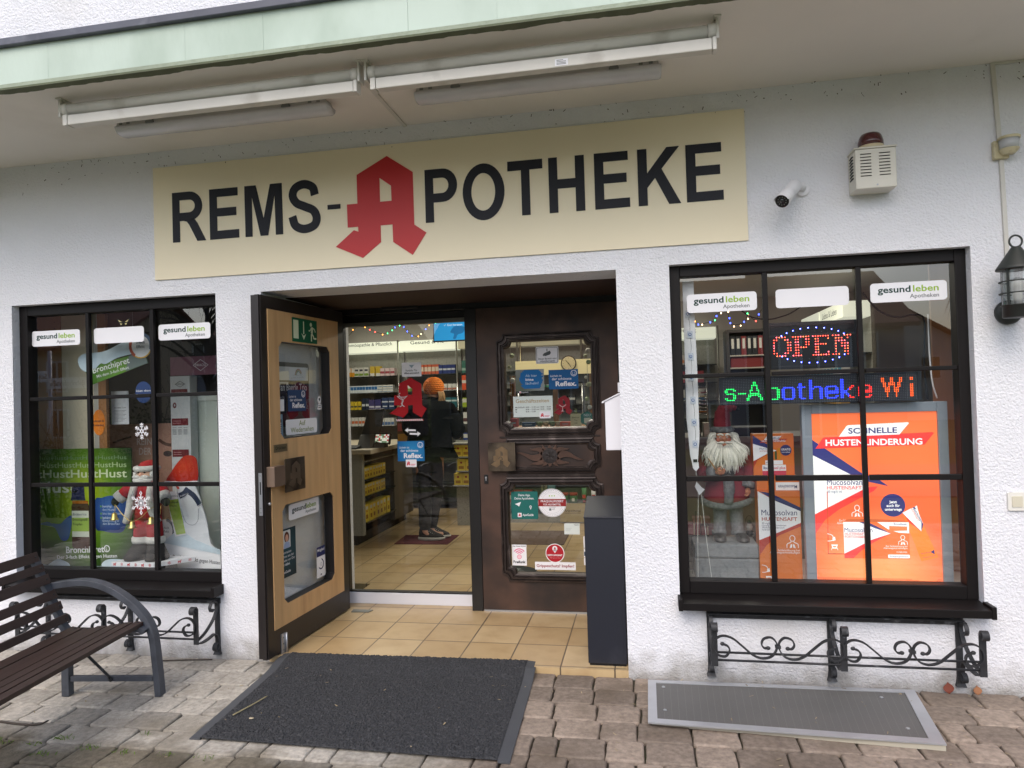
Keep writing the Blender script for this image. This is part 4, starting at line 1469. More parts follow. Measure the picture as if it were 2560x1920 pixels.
mb = MB()
mb.tube(catmull([(-0.775, -0.712, -0.004), (-0.755, -0.645, -0.003), (-0.735, -0.57, -0.002), (-0.717, -0.512, 0.002)], 5), [0.0035] * 8 + [0.003] * 7 + [0.0015], straw, 6)
one(mb, 'straw_blade', 'long dry straw blade lying on the left part of the door mat', 'straw')
mb = MB()
mb.ball((-0.672, -0.727, -0.005), 0.013, 0.008, 0.0025, paint(186, 172, 146), 8, 5)
one(mb, 'dry_leaf_scrap', 'tiny pale leaf scrap on the door mat beside the straw blade', 'leaf')
mb = MB()
mb.tube(catmull([(-1.93, -0.870, -0.022), (-1.749, -0.886, -0.022), (-1.665, -0.874, -0.022), (-1.645, -0.842, -0.018)], 6), [0.005] * 12 + [0.004] * 6 + [0.002], twg, 6)
one(mb, 'twig', 'dark curved twig lying on the pavers at the left edge', 'twig')
mb = MB()
mb.tube(catmull([(-1.62, -0.088, -0.024), (-1.48, -0.060, -0.024), (-1.335, -0.042, -0.022)], 6), 0.004, twg, 6)
one(mb, 'twig', 'thin straight twig lying along the wall foot between bench and doorway', 'twig')
rng = random.Random(21)
mb = MB()
gr1 = mat('joint_weed_green', rgb(96, 124, 40), 0.8, isl=0.3)
for cx, cy, n in ((-1.46, -0.965, 26), (-1.265, -1.027, 34), (-1.082, -1.045, 26), (-0.877, -1.04, 20), (-1.54, -1.03, 16), (-1.43, -1.11, 24), (-1.70, -1.03, 20), (-1.10, -0.885, 10), (-0.7, -1.04, 12)):
 for k in range(n):
  x, y = cx + rng.gauss(0, 0.03), cy + rng.gauss(0, 0.008)
  h, a = rng.uniform(0.006, 0.022), rng.uniform(0, 2 * pi)
  dx, dy = math.cos(a) * 0.0018, math.sin(a) * 0.0018
  bx, by = rng.uniform(-0.012, 0.012), rng.uniform(-0.012, 0.012)
  mb.add([(x - dx, y - dy, -0.036), (x + dx, y + dy, -0.036), (x + bx + dx * 0.6, y + by + dy * 0.6, -0.032 + h * 0.7), (x + bx * 1.7, y + by * 1.7, -0.034 + h)], [(0, 1, 2, 3)], gr1)
tag(mb.obj('joint_weeds'), 'tiny grass and moss tufts growing in the paver joints at the lower left', 'weeds', kind='stuff')
rng = random.Random(33)
mb = MB()
scrap = mat('litter_scraps', rgb(156, 140, 112), 0.85, isl=0.4)
for k in range(130):
 x, y = rng.uniform(-2.2, 2.7), -abs(rng.gauss(0, 0.5)) - 0.02
 if -0.95 < x < 0.6 and y > -0.95 or (1.1 < x < 2.35 and y > -0.62):
  if rng.random() < 0.5:
   continue
 a = rng.uniform(0, pi)
 l, w_ = rng.uniform(0.003, 0.011), rng.uniform(0.001, 0.003)
 z = -0.026 if not (-0.95 < x < 0.6 and -0.9 < y) else -0.006
 if 1.1 < x < 2.35 and y > -0.62:
  z = 0.0
 c, s_ = math.cos(a), math.sin(a)
 mb.add([(x - c * l - s_ * w_, y - s_ * l + c * w_, z), (x - c * l + s_ * w_, y - s_ * l - c * w_, z), (x + c * l + s_ * w_, y + s_ * l - c * w_, z + 0.002), (x + c * l - s_ * w_, y + s_ * l + c * w_, z + 0.002)], [(0, 1, 2, 3)], scrap)
tag(mb.obj('plant_litter'), 'tiny bits of dry plant litter scattered over the paving', 'litter', kind='stuff')
rng = random.Random(44)
mb = MB()
spk = mat('cobweb_specks', rgb(52, 46, 40), 0.95)
for k in range(170):
 x = rng.uniform(-2.6, 3.0)
 z = 2.948 - abs(rng.gauss(0, 0.075))
 if -1.68 < x < 1.69 and z < 2.855 and rng.random() < 0.85:
  continue
 a, l, w_ = rng.uniform(0, pi), rng.choice((0.002, 0.003, 0.004, 0.008)), rng.uniform(0.0008, 0.0026)
 c, s_ = math.cos(a), math.sin(a)
 mb.add([(x - c * l - s_ * w_, -0.0115, z - s_ * l + c * w_), (x - c * l + s_ * w_, -0.0115, z - s_ * l - c * w_), (x + c * l + s_ * w_, -0.0115, z + s_ * l - c * w_), (x + c * l - s_ * w_, -0.0115, z + s_ * l + c * w_)], [(0, 1, 2, 3)], spk)
tag(mb.obj('cobweb_specks'), 'dark cobweb specks clinging to the top of the wall under the canopy', 'cobweb', kind='stuff')
# ================================================================== SHOW WINDOW DISPLAYS
def radial(name, c0, c1, ctr, r0, r1, emit=0.0, c2=None, noise=0.0):
 """printed colour running from c0 at a centre to c1 outside"""
 m = bpy.data.materials.new(name)
 m.use_nodes = True
 n = m.node_tree.nodes
 l = m.node_tree.links
 p = n['Principled BSDF']
 p.inputs['Roughness'].default_value = 0.4
 p.inputs['Specular IOR Level'].default_value = 0.3
 g = n.new('ShaderNodeNewGeometry')
 d = n.new('ShaderNodeVectorMath')
 d.operation = 'DISTANCE'
 d.inputs[1].default_value = ctr
 l.new(g.outputs['Position'], d.inputs[0])
 cr = n.new('ShaderNodeValToRGB')
 cr.color_ramp.elements[0].color = c0
 cr.color_ramp.elements[1].color = c1
 if c2:
  e = cr.color_ramp.elements.new(0.5)
  e.color = c2
 mr = n.new('ShaderNodeMapRange')
 mr.inputs['From Min'].default_value = r0
 mr.inputs['From Max'].default_value = r1
 l.new(d.outputs['Value'], mr.inputs['Value'])
 l.new(mr.outputs[0], cr.inputs['Fac'])
 l.new(cr.outputs['Color'], p.inputs['Base Color'])
 if emit:
  l.new(cr.outputs['Color'], p.inputs['Emission Color'])
  p.inputs['Emission Strength'].default_value = emit
 return m
def lit(r, g, b, e):
 return mat('lit_%d_%d_%d_%d' % (r, g, b, int(e * 10)), rgb(r, g, b), 0.5, emit=e)
GDARK, GLIME, GGREY = paint(28, 64, 58), paint(150, 186, 60), paint(84, 90, 92)
NAVY = paint(36, 40, 96)
def logo_label(x0, z0, label, blank=False, group=None):
 mb = MB(wallframe(0.0838))
 mb.rrect(x0, x0 + 0.349, z0, z0 + 0.096, 0.017, WHITEP, 0, 0.001)
 if not blank:
  mb.text('gesund', x0 + 0.034, z0 + 0.047, 0.0445, GDARK, bold=0.022, fit=0.151, w=0.0018)
  mb.text('leben', x0 + 0.312, z0 + 0.047, 0.0445, GLIME, 'r', bold=0.018, fit=0.116, w=0.0018)
  mb.text('Apotheken', x0 + 0.312, z0 + 0.0165, 0.028, GGREY, 'r', bold=0.004, fit=0.131, w=0.0018)
 return one(mb, 'window_sticker', label, 'sticker', group=group)
logo_label(-2.629, 1.8355, 'white sticker lettered gesundleben in the top left pane of the left window')
logo_label(-2.180, 1.8345, 'blank white rounded sticker in the top middle pane of the left window', True)
logo_label(-1.731, 1.8355, 'white sticker lettered gesundleben in the top right pane of the left window')
logo_label(1.383, 1.8430, 'white sticker lettered gesundleben in the top left pane of the right window')
logo_label(1.824, 1.8450, 'blank white rounded sticker in the top middle pane of the right window, above OPEN', True)
logo_label(2.273, 1.8480, 'white sticker lettered gesundleben in the top right pane of the right window')
# ---- display floors and backs (parts of the building), plus an added dark sheet
sillw = mat('display_board_white', rgb(206, 204, 200), 0.6, var=0.06, vs=4)
mb = MB()
mb.box(-3.4, -1.26, 0.282, 0.80, 0.30, 0.360, sillw)
mb.box(LX0 + 0.001, LX1 - 0.001, 0.127, 0.2815, 0.371, 0.374, sillw)
mb.box(1.26, 2.90, 0.282, 0.80, 0.38, 0.404, sillw)
mb.box(RX0 + 0.001, RX1 - 0.001, 0.127, 0.2815, 0.385, 0.404, sillw)
mb.obj('display_floor', bld)
mb = MB()
drk = mat('dark_board', rgb(52, 48, 46), 0.7, var=0.1)
mb.box(-2.80, -1.26, 0.80, 0.82, 0.30, 2.5, drk)  # added dark sheet behind the panes so the reflections show
mb.box(-1.262, -1.24, 0.281, 0.82, 0.0, 2.5, drk)
mb.obj('added_dark_back', bld)
peg = mat('brown_peg_board', rgb(150, 104, 62), 0.55, var=0.15, vs=3, stretch=(6, 6, 0.7))
mb = MB()
mb.box(-3.05, -2.741, 0.42, 0.44, 0.30, 2.5, peg)
mb.box(-2.45, -2.391, 0.415, 0.44, 0.30, 2.5, peg)
for z in [0.5 + 0.045 * k for k in range(40)]:
 for x in (-2.925, -2.79):
  mb.box(x, x + 0.005, 0.4185, 0.4205, z, z + 0.005, drk)
mb.obj('shelf_side', bld)
mb = MB()
mb.box(-2.740, -2.487, 0.425, 0.445, 0.30, 2.5, mat('beige_back_panel', rgb(220, 210, 184), 0.7, var=0.05))
mb.box(-2.486, -2.451, 0.415, 0.44, 0.30, 2.5, mat('pale_steel_strip', rgb(176, 174, 166), 0.5))
mb.obj('display_panel', bld)
# ================= left window
# butterfly sticker
mb = MB(wallframe(0.0838))
by, bk = paint(198, 186, 130), paint(36, 34, 30)
for s in (-1, 1):
 f = lambda p: (-1.9705 + s * p[0], p[1])
 o = [f(p) for p in ((0.002, 1.962), (0.046, 1.984), (0.047, 1.972), (0.030, 1.952), (0.022, 1.936), (0.006, 1.944))]
 mb.poly(o if s > 0 else o[::-1], bk, 0, 0.001)
 for q in (((0.010, 1.960), (0.036, 1.975), (0.028, 1.962)), ((0.008, 1.950), (0.024, 1.954), (0.018, 1.942))):
  o = [f(p) for p in q]
  mb.poly(o if sum(o[i - 1][0] * o[i][1] - o[i][0] * o[i - 1][1] for i in range(3)) > 0 else o[::-1], by, 0.001, 0.002)
mb.rect(-1.972, -1.969, 1.938, 1.970, bk, 0, 0.002)
one(mb, 'butterfly_sticker', 'black and yellow butterfly sticker above the blank label in the left window', 'sticker')
# snowflakes
def snowflake(mb, cx, cz, r, m, w0=0.0, w1=0.0015, diamond=False):
 for k in range(6):
  a = pi / 2 + k * pi / 3
  M0 = mb.M
  mb.M = M0 @ Matrix.Translation((cx, cz, 0)) @ Matrix.Rotation(a, 4, 'Z')
  if diamond:
   mb.poly([(0.60 * r, 0), (0.80 * r, -0.13 * r), (r, 0), (0.80 * r, 0.13 * r)], m, w0, w1, [[(0.68 * r, 0), (0.80 * r, -0.06 * r), (0.92 * r, 0), (0.80 * r, 0.06 * r)]])
   mb.rect(0.12 * r, 0.62 * r, -0.045 * r, 0.045 * r, m, w0, w1)
   for s in (-1, 1):
    mb.stroke([(0.30 * r, 0), (0.52 * r, s * 0.20 * r)], 0.07 * r, m, w0, w1, 1)
    mb.stroke([(0.12 * r, 0), (0.30 * r, s * 0.18 * r)], 0.07 * r, m, w0, w1, 1)
  else:
   mb.rect(0.2 * r, r, -0.05 * r, 0.05 * r, m, w0, w1)
   for d in (0.42, 0.68):
    for s in (-1, 1):
     mb.stroke([(d * r, 0), ((d + 0.22) * r, s * 0.22 * r)], 0.09 * r, m, w0, w1, 1)
  mb.M = M0
 mb.disc(cx, cz, 0.24 * r, m, w0=w0, w1=w1, n=6, rin=0.13 * r if not diamond else 0)
mb = MB(wallframe(0.0838))
snowflake(mb, -1.8605, 1.290, 0.050, WHITEP)
one(mb, 'snowflake_sticker', 'small white snowflake sticker on the middle pane of the left window', 'sticker')
mb = MB(wallframe(0.0838))
snowflake(mb, -1.8765, 0.854, 0.074, WHITEP, diamond=True)
one(mb, 'snowflake_sticker', 'larger white snowflake sticker in front of the red-coated plush figure', 'sticker')
# orange and blue ovals
for (cx, cz, rx, rz, c, lines, tc_, nm) in ((-2.225, 1.347, 0.045, 0.081, paint(222, 126, 32), ('bekämpft die', 'Entzündung'), paint(60, 50, 60), 'orange oval paper tag reading bekämpft die Entzündung hanging in the left window'),
           (-1.903, 1.528, 0.057, 0.067, paint(36, 66, 122), ('löst den', 'Schleim'), WHITEP, 'blue oval paper tag reading löst den Schleim hanging in the left window')):
 mb = MB(wallframe(0.16))
 mb.disc(cx, cz, rx, c, rz, 0, 0.002)
 mb.text(lines[0], cx, cz + 0.004, 0.018, tc_, 'c', 0.01, fit=rx * 1.75, w=0.003)
 mb.text(lines[1], cx, cz - 0.022, 0.018, tc_, 'c', 0.01, fit=rx * 1.6, w=0.003)
 one(mb, 'hanging_tag', nm, 'tag')
# hanging brand board with snow on top
t = thing('hanging_board', 'tilted green hanging board reading Bronchipret under a cap of printed snow', 'advertising board', (-2.15, 0.22, 1.60))
gb = radial('green_board_print', rgb(96, 148, 40), rgb(40, 72, 34), (-2.13, 0.22, 1.66), 0.03, 0.3)
ng = paint(104, 118, 116)
mb = MB(wallframe(0.22))
mb.poly([(-2.319, 1.588), (-1.911, 1.712), (-1.940, 1.785), (-2.349, 1.700), (-2.385, 1.706)], gb, 0, 0.006)
mb.poly([(-2.07, 1.6655), (-1.911, 1.712), (-1.940, 1.785), (-2.045, 1.762)], ng, 0.006, 0.007)
mb.obj('board', t)
mb = MB(wallframe(0.213))
tw = paint(238, 240, 236)
mb.text('Bronchipret', -2.305, 1.660, 0.054, tw, bold=0.012, fit=0.273, w=0.002, rot=0.215)
mb.text('Mit dem 3-fach Effekt', -2.278, 1.630, 0.026, tw, bold=0.008, fit=0.24, w=0.002, rot=0.215)
mb.obj('lettering', t)
mb = MB(wallframe(0.213))
sn = mat('snow_print', rgb(196, 214, 226), 0.7, var=0.1, vs=16)
top = [(-2.40, 1.70), (-2.415, 1.75), (-2.38, 1.785), (-2.31, 1.792), (-2.24, 1.795), (-2.17, 1.815), (-2.09, 1.848), (-2.02, 1.858), (-1.96, 1.85)]
bot = [(-1.955, 1.785), (-2.03, 1.772), (-2.13, 1.752), (-2.21, 1.718), (-2.25, 1.722), (-2.29, 1.690), (-2.33, 1.695), (-2.36, 1.672)]
mb.poly([(p.x, p.y) for p in catmull([(x, z, 0) for x, z in top + bot], 4, True)][::-1], sn, 0, 0.003)
mb.obj('snow_cap', t)
mb = MB(wallframe(0.209))
mb.disc(-1.955, 1.822, 0.072, WHITEP, w1=0.002)
mb.disc(-1.955, 1.822, 0.080, paint(226, 178, 60), w0=0, w1=0.0012)
n = 24
arcp = lambda q0, q1, r: [(-1.955 + r * math.cos(rad(q0 + (q1 - q0) * i / 12)), 1.822 + r * math.sin(rad(q0 + (q1 - q0) * i / 12))) for i in range(13)]
mb.strip2(arcp(130, 235, 0.083), arcp(130, 235, 0.064), paint(176, 72, 40), 0, 0.003)
mb.strip2(arcp(-20, 110, 0.083), arcp(-20, 110, 0.064), paint(72, 96, 128), 0, 0.003)
mb.text('3-fach', -1.955, 1.835, 0.026, paint(84, 100, 120), 'c', 0.01, w=0.0035)
mb.text('Effekt', -1.955, 1.808, 0.026, paint(84, 100, 120), 'c', 0.01, w=0.0035)
mb.obj('badge', t)
mb = MB()
for x in (-2.30, -2.02):
 mb.tube([(x, 0.221, 1.77), (x, 0.221, 2.45)], 0.0008, paint(200, 200, 200), 4)
mb.obj('string', t)
# green cough poster
t = thing('cough_poster', 'large green poster reading Hust repeated above a brown dropper bottle in the left window', 'poster', (-2.39, 0.20, 0.405))
gp = radial('green_poster_print', rgb(166, 190, 34), rgb(30, 58, 24), (-2.547, 0.36, 0.836), 0.06, 0.48, c2=rgb(92, 134, 30))
mb = MB(wallframe(0.212))
mb.rect(-2.76, -2.036, 0.405, 1.182, gp, 0, 0.012)
mb.obj('sheet', t, bevel=0.002)
mb = MB(wallframe(0.1995))
lg1, lg2, lg3 = paint(122, 150, 112), paint(168, 192, 140), paint(206, 220, 178)
mb.text('HustHustHustHustHustHus', -2.731, 1.112, 0.036, lg1, bold=0.004, fit=0.664, w=0.001)
mb.text('tHustHustHustHustHus', -2.731, 1.062, 0.047, lg2, bold=0.01, fit=0.664, w=0.001)
mb.text('tHustHustHust', -2.725, 0.998, 0.072, lg3, bold=0.014, fit=0.660, w=0.001)
mb.text('Hust', -2.722, 0.903, 0.098, paint(226, 234, 206), bold=0.018, fit=0.29, w=0.001)
mb.text('Bronchipret®', -2.52, 0.516, 0.058, WHITEP, bold=0.02, fit=0.322, w=0.001, rot=0.035)
mb.text('Der 3-fach Effekt gegen Husten', -2.588, 0.478, 0.031, WHITEP, bold=0.014, fit=0.44, w=0.001, rot=0.035)
mb.obj('lettering', t)
mb = MB(wallframe(0.1995))
amber, capb = paint(66, 32, 16), paint(34, 40, 78)
mb.rrect(-2.474, -2.346, 0.545, 0.835, 0.02, amber, 0, 0.001)
mb.rect(-2.468, -2.352, 0.832, 0.850, paint(176, 104, 20), 0, 0.0012)
mb.poly([(-2.480, 0.852), (-2.370, 0.852), (-2.374, 0.87), (-2.378, 0.935), (-2.40, 0.965), (-2.45, 0.965), (-2.468, 0.935), (-2.472, 0.872)], capb, 0, 0.001)
mb.rect(-2.472, -2.348, 0.62, 0.786, paint(224, 230, 214), 0.001, 0.0015)
mb.rect(-2.472, -2.348, 0.655, 0.742, paint(164, 196, 84), 0.0015, 0.0018)
mb.text('Bionorica', -2.464, 0.757, 0.022, paint(60, 80, 110), fit=0.10, w=0.002)
mb.text('Bronchipret®', -2.466, 0.722, 0.024, paint(24, 40, 20), bold=0.012, fit=0.11, w=0.0024)
mb.text('Tropfen', -2.466, 0.694, 0.022, paint(24, 40, 20), bold=0.004, w=0.0024)
mb.obj('bottle_picture', t)
mb = MB(wallframe(0.1995))
blu, blu2 = radial('blue_bag_print', rgb(58, 104, 176), rgb(22, 48, 108), (-2.339, 0.36, 0.773), 0.02, 0.17), paint(34, 82, 158)
cv = lambda P_: [(p.x, p.y) for p in catmull([(x, z, 0) for x, z in P_], 4, True)]
mb.poly(cv([(-2.300, 0.68), (-2.25, 0.66), (-2.17, 0.648), (-2.10, 0.66), (-2.07, 0.74), (-2.058, 0.862), (-2.12, 0.872), (-2.19, 0.882), (-2.25, 0.868), (-2.300, 0.852)]), blu, 0, 0.0008)
mb.poly(cv([(-2.715, 0.70), (-2.66, 0.69), (-2.60, 0.675), (-2.555, 0.60), (-2.51, 0.60), (-2.49, 0.64), (-2.476, 0.70), (-2.476, 0.755), (-2.52, 0.735), (-2.56, 0.703), (-2.62, 0.706), (-2.66, 0.715)]), blu2, 0, 0.0008)
for s, z in (('beruhigt', 0.808), ('den Husten', 0.787), ('löst den Schleim', 0.762), ('bekämpft', 0.736), ('Entzündung in', 0.717), ('den Bronchien', 0.698)):
 mb.text(s, -2.246, z, 0.021, paint(206, 220, 240), bold=0.012 if s in ('beruhigt', 'bekämpft') else 0, w=0.0014)
for z in (0.814, 0.768, 0.742):
 mb.disc(-2.258, z, 0.006, paint(110, 170, 60), w0=0.0008, w1=0.0014, n=10)
mb.obj('cloth_picture', t)
mb = MB(wallframe(0.1995))
mb.poly(cv([(-2.758, 0.407), (-2.04, 0.407), (-2.04, 0.425), (-2.18, 0.437), (-2.30, 0.436), (-2.42, 0.43), (-2.50, 0.425), (-2.62, 0.43), (-2.75, 0.45)]), sn, 0, 0.0009)
mb.poly(cv([(-2.64, 0.45), (-2.58, 0.475), (-2.51, 0.455), (-2.50, 0.432), (-2.58, 0.425), (-2.66, 0.43)]), sn, 0, 0.0011)
mb.poly(cv([(-2.26, 0.452), (-2.22, 0.478), (-2.14, 0.482), (-2.05, 0.465), (-2.05, 0.43), (-2.18, 0.422), (-2.25, 0.43)]), sn, 0, 0.0011)
mb.obj('snow_picture', t)
t.location, t.scale = (-2.5366, 0.36, 0.3620), (1.0414,) * 3
# plush figure with red coat and bells
rng = random.Random(4)
fur = mat('white_plush_fur', rgb(222, 220, 214), 0.95, var=0.1, vs=30, bump=1.0, bs=140, bdist=0.01)
felt = mat('red_felt', rgb(168, 30, 38), 0.95, var=0.15, vs=20, bump=0.4, bs=200, bdist=0.003)
blkf = mat('black_felt', rgb(26, 25, 26), 0.9, var=0.2, vs=20)
skin = mat('doll_skin', rgb(232, 186, 156), 0.6)
gold = mat('gold_bell', rgb(214, 186, 110), 0.28, 0.9)
t = thing('plush_figure', 'plush bearded figure in red felt coat and white fur trim standing in the left window', 'decoration figure', (-2.03, 0.32, 0.455))
def er(cx, cy, z, rx, ry, n=20):
 return [(cx + rx * math.cos(2 * pi * i / n), cy + ry * math.sin(2 * pi * i / n), z) for i in range(n)]
fx, fy = -2.028, 0.33
mb = MB()
mb.loft([er(fx, fy, 0.72, 0.088, 0.06), er(fx, fy, 0.77, 0.092, 0.062), er(fx, fy, 0.85, 0.088, 0.058), er(fx, fy, 0.915, 0.078, 0.05), er(fx, fy, 0.955, 0.055, 0.04)], felt)
for s in (-1, 1):
 mb.loft([er(fx + s * 0.048, fy, 0.575, 0.056, 0.045), er(fx + s * 0.046, fy, 0.64, 0.052, 0.045), er(fx + s * 0.04, fy, 0.73, 0.05, 0.045)], felt)
mb.obj('coat', t)
for s in (-1, 1):
 mb = MB()
 ex = fx + s * 0.16
 mb.tube(catmull([(fx + s * 0.066, fy, 0.918), (fx + s * 0.115, fy - 0.02, 0.905), (ex, fy - 0.05, 0.865)], 5), [0.036] * 4 + [0.038] * 4 + [0.036, 0.034, 0.034], felt, 12)
 sl_ = mb.obj('sleeve', t)
 mb = MB()
 mb.tube([(ex - s * 0.016, fy - 0.045, 0.876), (ex + s * 0.010, fy - 0.058, 0.850)], [0.043, 0.041], fur, 14)
 mb.obj('cuff', sl_)
 mb = MB()
 mb.ball((ex + s * 0.024, fy - 0.066, 0.832), 0.024, 0.022, 0.028, blkf, 12, 8)
 mb.ball((ex - s * 0.0, fy - 0.07, 0.838), 0.010, 0.010, 0.016, blkf, 8, 6)
 mb.obj('mitten', t)
 mb = MB()
 mb.loft([er(fx + s * 0.049, fy, 0.560, 0.060, 0.05), er(fx + s * 0.049, fy, 0.575, 0.064, 0.054), er(fx + s * 0.049, fy, 0.595, 0.063, 0.053), er(fx + s * 0.048, fy, 0.603, 0.058, 0.05)], fur)
 mb.obj('trouser_trim', t)
 mb = MB()
 mb.loft([er(fx + s * 0.075, fy - 0.02, 0.457, 0.068, 0.075), er(fx + s * 0.076, fy - 0.022, 0.475, 0.072, 0.078), er(fx + s * 0.066, fy - 0.012, 0.515, 0.060, 0.06), er(fx + s * 0.05, fy, 0.565, 0.045, 0.042)], blkf)
 mb.obj('boot', t)
 mb = MB()
 pth = [(fx + s * 0.06, fy - 0.045, 0.93), (fx + s * 0.065, fy - 0.066, 0.86), (fx + s * 0.08, fy - 0.066, 0.78), (fx + s * 0.115, fy - 0.055, 0.70)]
 mb.tube(catmull(pth, 5), [0.022] * 6 + [0.025] * 6 + [0.024] * 4, fur, 10)
 mb.obj('fur_trim', t)
mb = MB()
mb.ball((fx, fy - 0.005, 1.01), 0.058, 0.05, 0.06, skin, 16, 12)
mb.ball((fx, fy - 0.058, 1.003), 0.013, 0.012, 0.012, mat('doll_nose', rgb(226, 168, 140), 0.6), 10, 8)
for s in (-1, 1):
 mb.ball((fx + s * 0.022, fy - 0.052, 1.018), 0.0062, 0.005, 0.0075, paint(18, 16, 16, 0.2), 8, 6)
mb.obj('head', t)
mb = MB()
mb.ball((fx, fy - 0.04, 0.968), 0.074, 0.035, 0.032, fur, 16, 8, 0.05, rng)
for s in (-1, 1):
 mb.ball((fx + s * 0.028, fy - 0.06, 0.99), 0.034, 0.014, 0.012, fur, 10, 6, 0.05, rng)
 mb.ball((fx + s * 0.06, fy - 0.02, 1.0), 0.018, 0.03, 0.03, fur, 10, 6, 0.05, rng)
mb.obj('beard', t)
mb = MB()
mb.loft([er(fx, fy, 1.035, 0.064, 0.056), er(fx + 0.005, fy, 1.06, 0.058, 0.05), er(fx + 0.012, fy, 1.08, 0.045, 0.04), er(fx + 0.03, fy, 1.093, 0.02, 0.02)], felt)
h_ = mb.obj('hat', t)
mb = MB()
mb.tube([(fx + 0.067 * math.cos(2 * pi * i / 20), fy + 0.058 * math.sin(2 * pi * i / 20), 1.040) for i in range(20)], 0.019, fur, 8, True)
mb.obj('hat_trim', h_)
mb = MB()
chain = [(fx - 0.165, fy - 0.09, 0.82), (fx - 0.10, fy - 0.10, 0.755), (fx - 0.035, fy - 0.105, 0.715), (fx + 0.03, fy - 0.105, 0.74), (fx + 0.09, fy - 0.10, 0.79), (fx + 0.15, fy - 0.09, 0.825)]
mb.tube(catmull(chain, 6), 0.0022, gold, 5)
for s in (-1, 1):
 mb.tube([(fx + s * 0.165, fy - 0.09, 0.82), (fx + s * 0.163, fy - 0.095, 0.76)], 0.002, gold, 5)
mb.obj('chain', t)
for (bx, bz) in ((fx - 0.163, 0.724), (fx - 0.035, 0.672), (fx + 0.10, 0.700)):
 mb = MB()
 mb.lathe([(0.027, 0.0), (0.024, 0.006), (0.018, 0.014), (0.016, 0.034), (0.011, 0.043), (0.004, 0.046)], (bx, fy - 0.10, bz), gold, 16)
 mb.ball((bx, fy - 0.10, bz - 0.002), 0.006, 0.006, 0.006, gold, 8, 6)
 mb.obj('bell', t)
t.location, t.scale = (-1.9563, 0.23, 0.4773), (0.9775,) * 3
# patterned tray below it on a dark stand
t = thing('patterned_tray', 'white tray with red reindeer pattern under the plush figure in the left window', 'tray', (-1.99, 0.34, 0.41))
mb = MB()
F0, F1, B1, B0 = Vector((-2.222, 0.235, 0)), Vector((-1.905, 0.215, 0)), Vector((-1.745, 0.40, 0)), Vector((-2.12, 0.44, 0))
mb.loft([[F0 + Vector((0, 0, z)), F1 + Vector((0, 0, z)), B1 + Vector((0, 0, z)), B0 + Vector((0, 0, z))] for z in (0.429, 0.456)], WHITEP, False)
mb.obj('board', t, bevel=0.001)
mb = MB()
redp = paint(196, 42, 52)
for A_, B_, cnt in ((F0, F1, 6), (F1, B1, 4)):
 d = (B_ - A_).normalized()
 mb.M = frame(A_ + Vector((0, 0, 0.429)), d, (0, 0, 1))
 L_ = (B_ - A_).length
 for k in range(cnt):
  u = (k + 0.5) * L_ / cnt
  if k % 2:
   snowflake(mb, u, 0.0135, 0.0105, redp, 0, 0.0008)
  else:
   mb.rect(u - 0.011, u + 0.007, 0.010, 0.018, redp, 0, 0.0008)
   for q in (-0.011, -0.006, 0.001, 0.004):
    mb.rect(u + q, u + q + 0.003, 0.003, 0.010, redp, 0, 0.0008)
   mb.rect(u + 0.006, u + 0.010, 0.016, 0.024, redp, 0, 0.0008)
mb.obj('reindeer_pattern', t)
mb = MB()
mb.box(-2.05, -1.86, 0.27, 0.38, 0.336, 0.4285, drk)
mb.obj('stand', t)
t.location, t.scale = (-1.9193, 0.2503, 0.4333), (0.9775,) * 3
# white bear cut-out with scarf and red hat
t = thing('bear_cutout', 'cardboard cut-out of a white bear with dark scarf and red hat', 'cut-out', (-1.62, 0.20, 0.405))
bw = mat('bear_print_white', rgb(222, 226, 232), 0.7, var=0.06, vs=10)
bodyp = cv([(-1.70, 0.962), (-1.66, 0.955), (-1.60, 0.945), (-1.56, 0.87), (-1.54, 0.80), (-1.515, 0.72), (-1.50, 0.62), (-1.485, 0.575), (-1.432, 0.548), (-1.432, 0.522), (-1.50, 0.53), (-1.60, 0.54), (-1.72, 0.57), (-1.82, 0.592), (-1.78, 0.628), (-1.71, 0.645), (-1.66, 0.64), (-1.69, 0.75), (-1.705, 0.87)])
mb = MB(wallframe(0.20))
mb.poly(bodyp[::-1] if sum(bodyp[i - 1][0] * bodyp[i][1] - bodyp[i][0] * bodyp[i - 1][1] for i in range(len(bodyp))) < 0 else bodyp, bw, -0.006, 0.0, back=True)
mb.poly([(-1.823, 0.407), (-1.428, 0.407), (-1.428, 0.54), (-1.60, 0.545), (-1.823, 0.595)], WHITEP, -0.006, -0.001)
mb.obj('bear_figure', t)
mb = MB(wallframe(0.199))
hatp = cv([(-1.785, 0.968), (-1.68, 0.965), (-1.575, 0.97), (-1.567, 1.06), (-1.585, 1.12), (-1.65, 1.128), (-1.70, 1.09), (-1.745, 1.035)])
hp_ = hatp if sum(hatp[i - 1][0] * hatp[i][1] - hatp[i][0] * hatp[i - 1][1] for i in range(len(hatp))) > 0 else hatp[::-1]
mb.poly(hp_, radial('hat_print', rgb(206, 62, 34), rgb(168, 36, 30), (-1.776, 0.36, 1.044), 0.02, 0.125), 0, 0.004)
mb.poly(cv([(-1.79, 0.957), (-1.70, 0.955), (-1.58, 0.958), (-1.575, 0.972), (-1.68, 0.968), (-1.79, 0.972)]), WHITEP, 0.0, 0.0045)
mb.obj('hat', t)
mb = MB(wallframe(0.199))
scf = paint(40, 52, 78)
mb.stroke([(-1.70, 0.878), (-1.665, 0.895), (-1.638, 0.925)], 0.035, scf, 0, 0.003)
mb.stroke([(-1.65, 0.915), (-1.605, 0.885), (-1.572, 0.845), (-1.558, 0.818)], 0.032, scf, 0, 0.0025)
